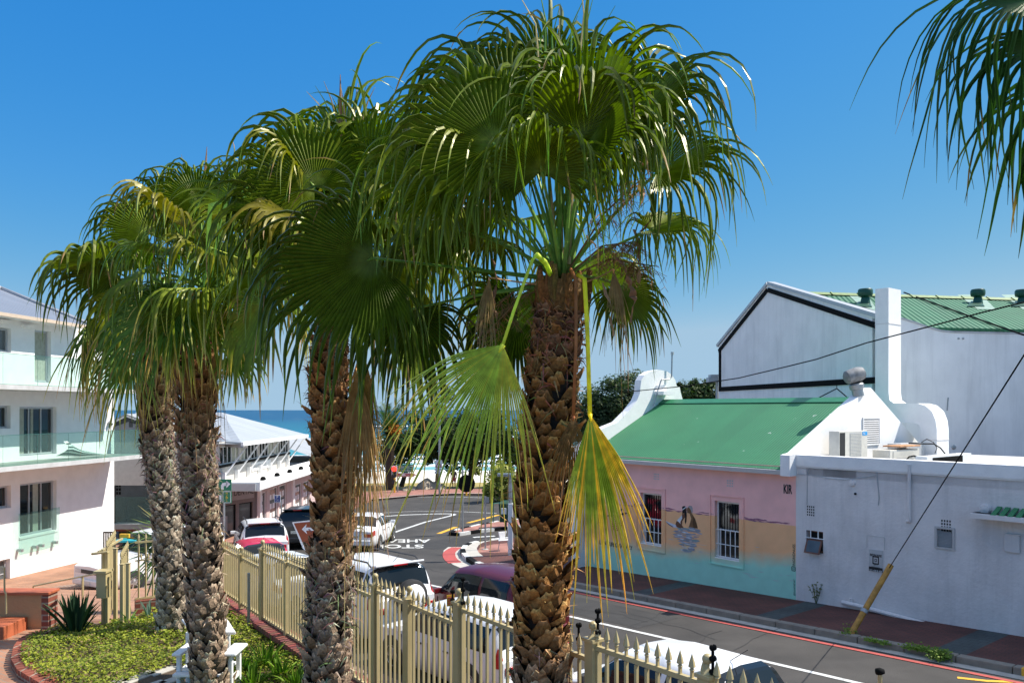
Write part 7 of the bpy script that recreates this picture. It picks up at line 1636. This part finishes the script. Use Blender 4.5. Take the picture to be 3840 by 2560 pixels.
drystalk(p4,C4,P(2440,640,Y4-.3),55,1); drystalk(p4,C4,P(2420,900,Y4-.35),60,2); drystalk(p4,C4,P(2470,1000,Y4-.2),50,3); drystalk(p4,C4,P(1800,1200,Y4+.1),30,4); drystalk(p4,C4,P(1790,1290,Y4),24,5)
def shred(root,pts_,w,c,seed):
    r=random.Random(seed); mb=MB(); vs=[]; N_=len(pts_); sub=[]
    for i in range(N_-1):
        for k in range(4): sub.append(V(pts_[i]).lerp(V(pts_[i+1]),k/4)+V((r.gauss(0,.006),r.gauss(0,.01),0)))
    sub.append(V(pts_[-1])); n=len(sub)
    for i,p in enumerate(sub):
        q=r.gauss(0,.5)+i*.35; ww=w*math.sin(PI*(i+.6)/(n+.4))**.6; x=V((math.cos(q),math.sin(q)*.7,0)); vs+=[p-x*ww/2,p+V((0,-ww*.25,0)),p+x*ww/2]
    mb.add(vs,[f for i in range(n-1) for f in((i*3,i*3+1,i*3+4,i*3+3),(i*3+1,i*3+2,i*3+5,i*3+4))],c); build('dry_sheath',mb,m_leafdry,root)
S4=lambda L_,dy:[P(x,y,Y4+dy) for x,y in L_]
shred(p4,S4([(2365,575),(2400,640),(2410,720),(2395,780)],-.55),.04,(.45,.26,.16),1)
shred(p4,S4([(2375,590),(2430,640),(2445,665)],-.55),.03,(.4,.22,.13),2)
shred(p4,S4([(2200,880),(2235,930),(2245,990)],-.3),.03,(.42,.27,.15),3)
shred(p4,S4([(2310,960),(2345,1010),(2370,1090),(2380,1130),(2365,1210)],-.3),.05,(.33,.17,.11),4)
shred(p4,S4([(1850,970),(1860,1060),(1850,1140),(1865,1200)],-.2),.035,(.25,.13,.08),5)
shred(p4,S4([(1825,1130),(1810,1200),(1800,1290)],-.2),.04,(.28,.16,.1),6)
shred(p4,S4([(2260,1060),(2290,1150),(2300,1260)],-.3),.03,(.36,.22,.13),7)
shred(p4,S4([(2450,740),(2440,830),(2400,870)],-.3),.045,(.22,.12,.07),8)
shred(p4,S4([(2380,860),(2400,960),(2395,1060)],-.3),.045,(.3,.17,.1),9)
# ---- palm 3 ----
Y3=7.1; f3_=lambda w: w/2/F*Y3
p3=palm(1235,2600,Y3,'third fan palm from the left with a skirt of straw coloured dead leaves')
pth=[P(1225,2800,Y3)]+path([(1228,2560),(1236,2300),(1240,2100),(1250,1900),(1252,1700),(1245,1550),(1232,1400),(1240,1250),(1265,1130)],Y3); pth[0].z=ZT-.1
trunk(p3,pth,[f3_(w) for w in(185,178,170,165,168,168,160,150,120,110)],.38,3)
C3=P(1275,1040,Y3)
K(p3,C3,1178,700,-.4,(-.62,0,.78),(.35,-.95,.1),0.99,290,201,col=g1,fused=.55,droop=3.2,nseg=46,fold=.15)
K(p3,C3,1290,600,0,(-.05,.1,1),(.1,-1,.05),0.97,260,202,col=g2,fused=.5,droop=3.2,nseg=42,fold=.2)
K(p3,C3,1390,640,-.2,(.5,0,.85),(-.3,-1,.1),0.93,260,203,col=g1,fused=.5,droop=3.4,nseg=42,fold=.3)
K(p3,C3,1120,840,-.5,(-.8,-.3,.35),(.1,-.9,.5),0.93,270,204,col=gd,fused=.5,droop=3.4,nseg=42,fold=.2)
K(p3,C3,1470,800,.1,(.85,.1,.35),(-.2,-.9,.5),0.87,270,205,col=gd,fused=.5,droop=3.2,nseg=40,fold=.2)
K(p3,C3,1230,900,-.6,(-.15,-.8,.2),(0,-.3,.9),0.93,250,206,col=g2,fused=.4,droop=4,nseg=38)
K(p3,C3,1330,900,-.5,(.4,-.7,.2),(0,-.4,.9),0.93,250,207,col=g1,fused=.4,droop=4,nseg=38)
fill_crown(p3,C3,11,.90,.78,30,80,-18,nseg=32,az0=1.0)
sk_=(.35,.2,.09)
for i,(hx,hy,R_,dx,sp_) in enumerate(((1335,1380,1.30,.05,34),(1352,1420,1.45,.02,26),(1372,1350,1.2,.02,30),(1318,1430,1.0,.03,24),(1385,1480,1.1,-.02,22))):
    hub=P(hx,hy,Y3-.28+.03*i); frond(p3,hub,(dx,-.02,-1),(-.2,-1,0),R_,sp_,22,.4,1.0,(.50+.06*(i%2),.31,.13),(.55,.38,.2),.7,petiole_pts(C3+V((.08,-.1,-.1)),hub,V((.6,-.3,-.2))),.009,(.35,.2,.08),seed=220+i,mat=m_leafdry,wk=1.3,ragg=.4)
drystalk(p3,C3,P(1250,1330,Y3-.35),50,6,.14,(.45,.3,.17)); drystalk(p3,C3,P(1270,1450,Y3-.3),50,7,.14,(.45,.3,.17)); drystalk(p3,C3,P(1160,1280,Y3-.3),36,8,.12,(.45,.3,.17))
mb=MB(); mb.tube([C3,P(1272,700,Y3),P(1277,455,Y3),P(1276,280,Y3)],[.03,.03,.022,.003],6,(.4,.2,.1)); build('new_spears',mb,m_leafdry,p3)
mb=MB(); r=random.Random(8)
for i in range(9): b0=P(1240+i*14,470,Y3); e=P(1150+i*32,300+abs(i-4)*14+r.uniform(-30,50),Y3+r.uniform(-.2,.2)); mb.tube([b0,b0.lerp(e,.5)+V((0,0,.04)),e],[.01,.007,.002],4,(.16,.2,.06) if i%2 else (.36,.25,.14))
build('new_spears',mb,m_leaf,p3)
# ---- palm 2 ----
Y2=8.4; f2=lambda w: w/2/F*Y2
p2=palm(785,2560,Y2,'second fan palm from the left, its trunk rising in front of the white bench')
pth=[P(795,2640,Y2)]+path([(790,2560),(778,2380),(765,2150),(752,1900),(738,1700),(735,1550),(738,1400),(750,1250),(765,1150)],Y2); pth[0].z=ZT-.1
trunk(p2,pth,[f2(w) for w in(150,140,138,136,134,140,150,150,120,100)],.6,2)
C2=P(775,1080,Y2)
K(p2,C2,985,815,-.3,(-.80,.0,.62),(.45,-.7,.55),0.96,220,301,col=g1,fused=.58,droop=3.0,nseg=42,fold=.3)
K(p2,C2,915,975,-.6,(-.95,-.15,.15),(.0,-.7,.7),0.74,280,302,col=g2,fused=.5,droop=3.0,nseg=42)
K(p2,C2,740,760,-.2,(-.3,0,.95),(.2,-1,.2),0.79,260,303,col=g1,fused=.45,droop=3.4,nseg=42)
K(p2,C2,860,770,0,(.2,.1,1),(-.1,-1,.2),0.79,260,304,col=gd,fused=.45,droop=3.4,nseg=42)
K(p2,C2,640,1150,-.7,(-.75,-.2,-.45),(-.2,-.8,.5),1.02,230,305,col=(.06,.12,.02),fused=.45,droop=2.2,nseg=40,tipc=(.4,.3,.06),tipf=.7,pcol=(.5,.48,.05),d0=(-.7,-.5,.5))
K(p2,C2,870,1330,-.2,(.55,0,-.75),(.2,-.9,.3),0.44,190,306,col=(.1,.17,.03),fused=.5,droop=2,nseg=26,tipc=(.4,.3,.1),d0=(.5,0,-.2))
K(p2,C2,780,1080,-.75,(0,-.8,-.1),(0,-.2,.95),0.96,250,307,col=g2,fused=.4,droop=4,nseg=38,tipc=(.4,.3,.08),tipf=.72)
fill_crown(p2,C2,10,.84,.74,20,78,-14,nseg=30,az0=2.0)
# long yellow edged segments in front
mb=MB(); 
for L_,c_ in (([(915,975),(800,930),(790,930),(720,980),(640,1100),(560,1250)],(.38,.42,.06)),([(960,720),(790,770),(780,900),(775,1010),(760,1100)],(.2,.3,.05)),([(940,700),(830,790),(815,900),(795,1040)],(.18,.28,.05))):
    pts=[P(x,y,Y2-.9) for x,y in L_]; n=len(pts)
    for i in range(n-1):
        w0=.030*(1-i/n); w1_=.030*(1-(i+1)/n); mb.add([pts[i]+V((-w0,0,w0*.5)),pts[i]+V((w0,-.01,-w0*.5)),pts[i+1]+V((w1_,-.01,-w1_*.5)),pts[i+1]+V((-w1_,0,w1_*.5))],[(0,1,2,3)],c_)
build('loose_leaflets',mb,m_leaf,p2)
# ---- palm 1 ----
Y1=10.9; f1=lambda w: w/2/F*Y1
p1=palm(650,2380,Y1,'leftmost and shortest fan palm standing in the groundcover bed')
pth=[P(655,2385,Y1)]+path([(652,2350),(645,2150),(625,1950),(608,1800),(590,1650),(582,1500),(585,1380),(592,1250),(595,1180)],Y1); pth[0].z=ZT-.05
trunk(p1,pth,[f1(w) for w in(138,122,108,106,108,118,134,128,100,80)],.55,1,mid=(.3,.19,.1),low=(.36,.28,.2))
C1=P(595,1120,Y1)
K(p1,C1,552,878,-.3,(-.75,0,.66),(.3,-.9,.35),1.02,280,401,col=g1,fused=.5,droop=3.2,nseg=42)
K(p1,C1,440,1022,-.2,(-.95,0,.32),(.1,-.9,.55),1.13,280,402,col=gd,fused=.5,droop=3.2,nseg=42)
K(p1,C1,610,800,0,(0,.1,1),(0,-1,.1),1.02,270,403,col=gd,fused=.45,droop=3.4,nseg=42)
K(p1,C1,470,1240,-.3,(-.85,-.1,-.2),(-.1,-.8,.6),1.13,260,404,col=(.06,.12,.02),fused=.42,droop=2.8,nseg=40,tipc=(.42,.3,.08),tipf=.7)
K(p1,C1,500,1340,-.3,(-.6,-.1,-.7),(-.1,-.8,.4),1.02,200,405,col=(.09,.15,.03),fused=.42,droop=2.0,nseg=34,tipc=(.42,.3,.08),tipf=.66)
fill_crown(p1,C1,11,1.02,.86,10,78,-16,nseg=30,az0=.5)
mb=MB(); mb.tube([C1+V((.5,0,.6)),P(770,640,Y1),P(776,550,Y1)],[.03,.02,.003],5,(.4,.22,.1)); mb.tube([C1+V((.4,0,.6)),P(700,660,Y1),P(680,580,Y1)],[.015,.01,.002],4,(.3,.24,.12)); build('new_spears',mb,m_leafdry,p1)
for (pl_,C_,Yp,lst) in((p2,C2,Y2,((700,1330,.75,.08),(812,1300,.7,-.05),(650,1300,.55,.05))),(p1,C1,Y1,((540,1360,.6,.03),(655,1330,.7,.0))),(p4,C4,Y4,((2300,1010,.55,.1),(1835,1040,.5,-.1)))):
    for i,(hx,hy,R_,dx) in enumerate(lst):      # dead fans hanging under the crown
        hub=P(hx,hy,Yp-.22); frond(pl_,hub,(dx,-.02,-1),(-.2,-1,0),R_,34,14,.3,1.0,(.42,.27,.12),(.5,.34,.18),.7,petiole_pts(C_+V((0,-.05,-.05)),hub,V(((hx-(1920+F*C_.x/C_.y))*.01,-.3,.1))),.008,(.34,.2,.09),seed=600+i+int(hx),mat=m_leafdry,wk=1.1,ragg=.5)
# ---- palm at the right edge, close to the camera ----
Y5=3.6; p5=thing('fan_palm',V((X_(4550,Y5),Y5,ZT)),'fan palm whose drooping fronds hang in at the top right corner','palm tree')
C5=P(4450,250,Y5); trunk(p5,[V((C5.x+.1,Y5,ZT-.2)),V((C5.x+.05,Y5,H-1.5)),C5+V((0,0,-.2))],[.22,.2,.16],.4,5)
dk_=(.02,.05,.010)
K(p5,C5,3860,0,-.1,(-.86,-.05,-.10),(.3,.75,-.6),.84,230,501,col=dk_,fused=.22,droop=3.1,nseg=26,tipc=(.06,.08,.02),pcol=(.05,.1,.02),wk=1.0)
K(p5,C5,3960,150,-.05,(-.8,0,-.35),(.3,.8,-.5),.72,150,502,col=dk_,fused=.3,droop=3.2,nseg=16,tipc=(.06,.08,.02),pcol=(.05,.1,.02),wk=1.0)
K(p5,C5,4080,300,.1,(-.5,0,-.7),(.3,.8,-.5),.75,170,503,col=dk_,fused=.35,droop=2.6,nseg=16,tipc=(.06,.08,.02),pcol=(.05,.1,.02),wk=1.0)
K(p5,C5,4600,-200,.1,(.2,0,1),(0,-.8,.5),.9,260,504,nseg=22)
K(p5,C5,4900,200,.1,(1,0,.1),(0,-.3,.9),.9,260,505,nseg=22)
K(p5,C5,4500,100,.9,(.1,1,.3),(0,-.3,.9),.9,260,506,nseg=22)
# ================= PEDESTRIAN =================
def pedestrian(pos,label):
    t=thing('person',pos,label,'person'); 
    def skin(name,vs,es,rs,mat,root_i=0):
        me=bpy.data.meshes.new(name); me.from_pydata([tuple(v) for v in vs],es,[]); o=bpy.data.objects.new(name,me); COL.objects.link(o); o.parent=t; o['_b']=t['_b']
        o.modifiers.new('s','SKIN'); 
        for i,r_ in enumerate(rs): me.skin_vertices[0].data[i].radius=(r_,r_)
        me.skin_vertices[0].data[root_i].use_root=True
        sb=o.modifiers.new('d','SUBSURF'); sb.levels=1; sb.render_levels=1; me.materials.append(mat); return o
    sk=M('person_skin',(.22,.11,.07),.6,.05)
    skin('body',[(0,0,.92),(0,0,1.15),(0,0,1.38),(0,0,1.5),(0,-.01,1.62),(0,-.02,1.72),(.19,0,1.4),(.25,.08,1.15),(.24,-.05,.92),(-.19,0,1.4),(-.26,-.04,1.14),(-.25,-.16,.93),(.1,0,.88),(.11,-.13,.5),(.11,.02,.08),(.11,-.14,.04),(-.1,0,.88),(-.11,.14,.5),(-.11,.26,.1),(-.11,.14,.03)],
      [(0,1),(1,2),(2,3),(3,4),(4,5),(2,6),(6,7),(7,8),(2,9),(9,10),(10,11),(0,12),(12,13),(13,14),(14,15),(0,16),(16,17),(17,18),(18,19)],[.14,.13,.15,.055,.09,.08,.06,.045,.035,.06,.045,.035,.09,.06,.04,.035,.09,.06,.04,.035],sk)
    skin('shirt',[(0,0,.95),(0,0,1.15),(0,0,1.38),(.19,0,1.4),(.235,.05,1.22),(-.19,0,1.4),(-.24,-.03,1.22)],[(0,1),(1,2),(2,3),(3,4),(2,5),(5,6)],[.155,.15,.17,.08,.065,.08,.065],M('dark_shirt',(.05,.04,.05),.9,.1))
    skin('shorts',[(0,0,.95),(.1,0,.86),(.11,-.1,.58),(-.1,0,.86),(-.11,.1,.58)],[(0,1),(1,2),(0,3),(3,4)],[.15,.115,.09,.115,.09],M('red_shorts',(.25,.03,.03),.9,.1))
    mb=MB(); mb.lathe([(0,.1),(.07,.09),(.105,.02),(.1,-.06),(.06,-.07)],V(pos)+V((0,.01,1.70)),(0,0,1),12); build('hair',mb,m_black,t,True)
    return t
pp=far(1702,69.5); pp.z+=.12; pedestrian(pp,'person in dark shirt walking on the beach side pavement')
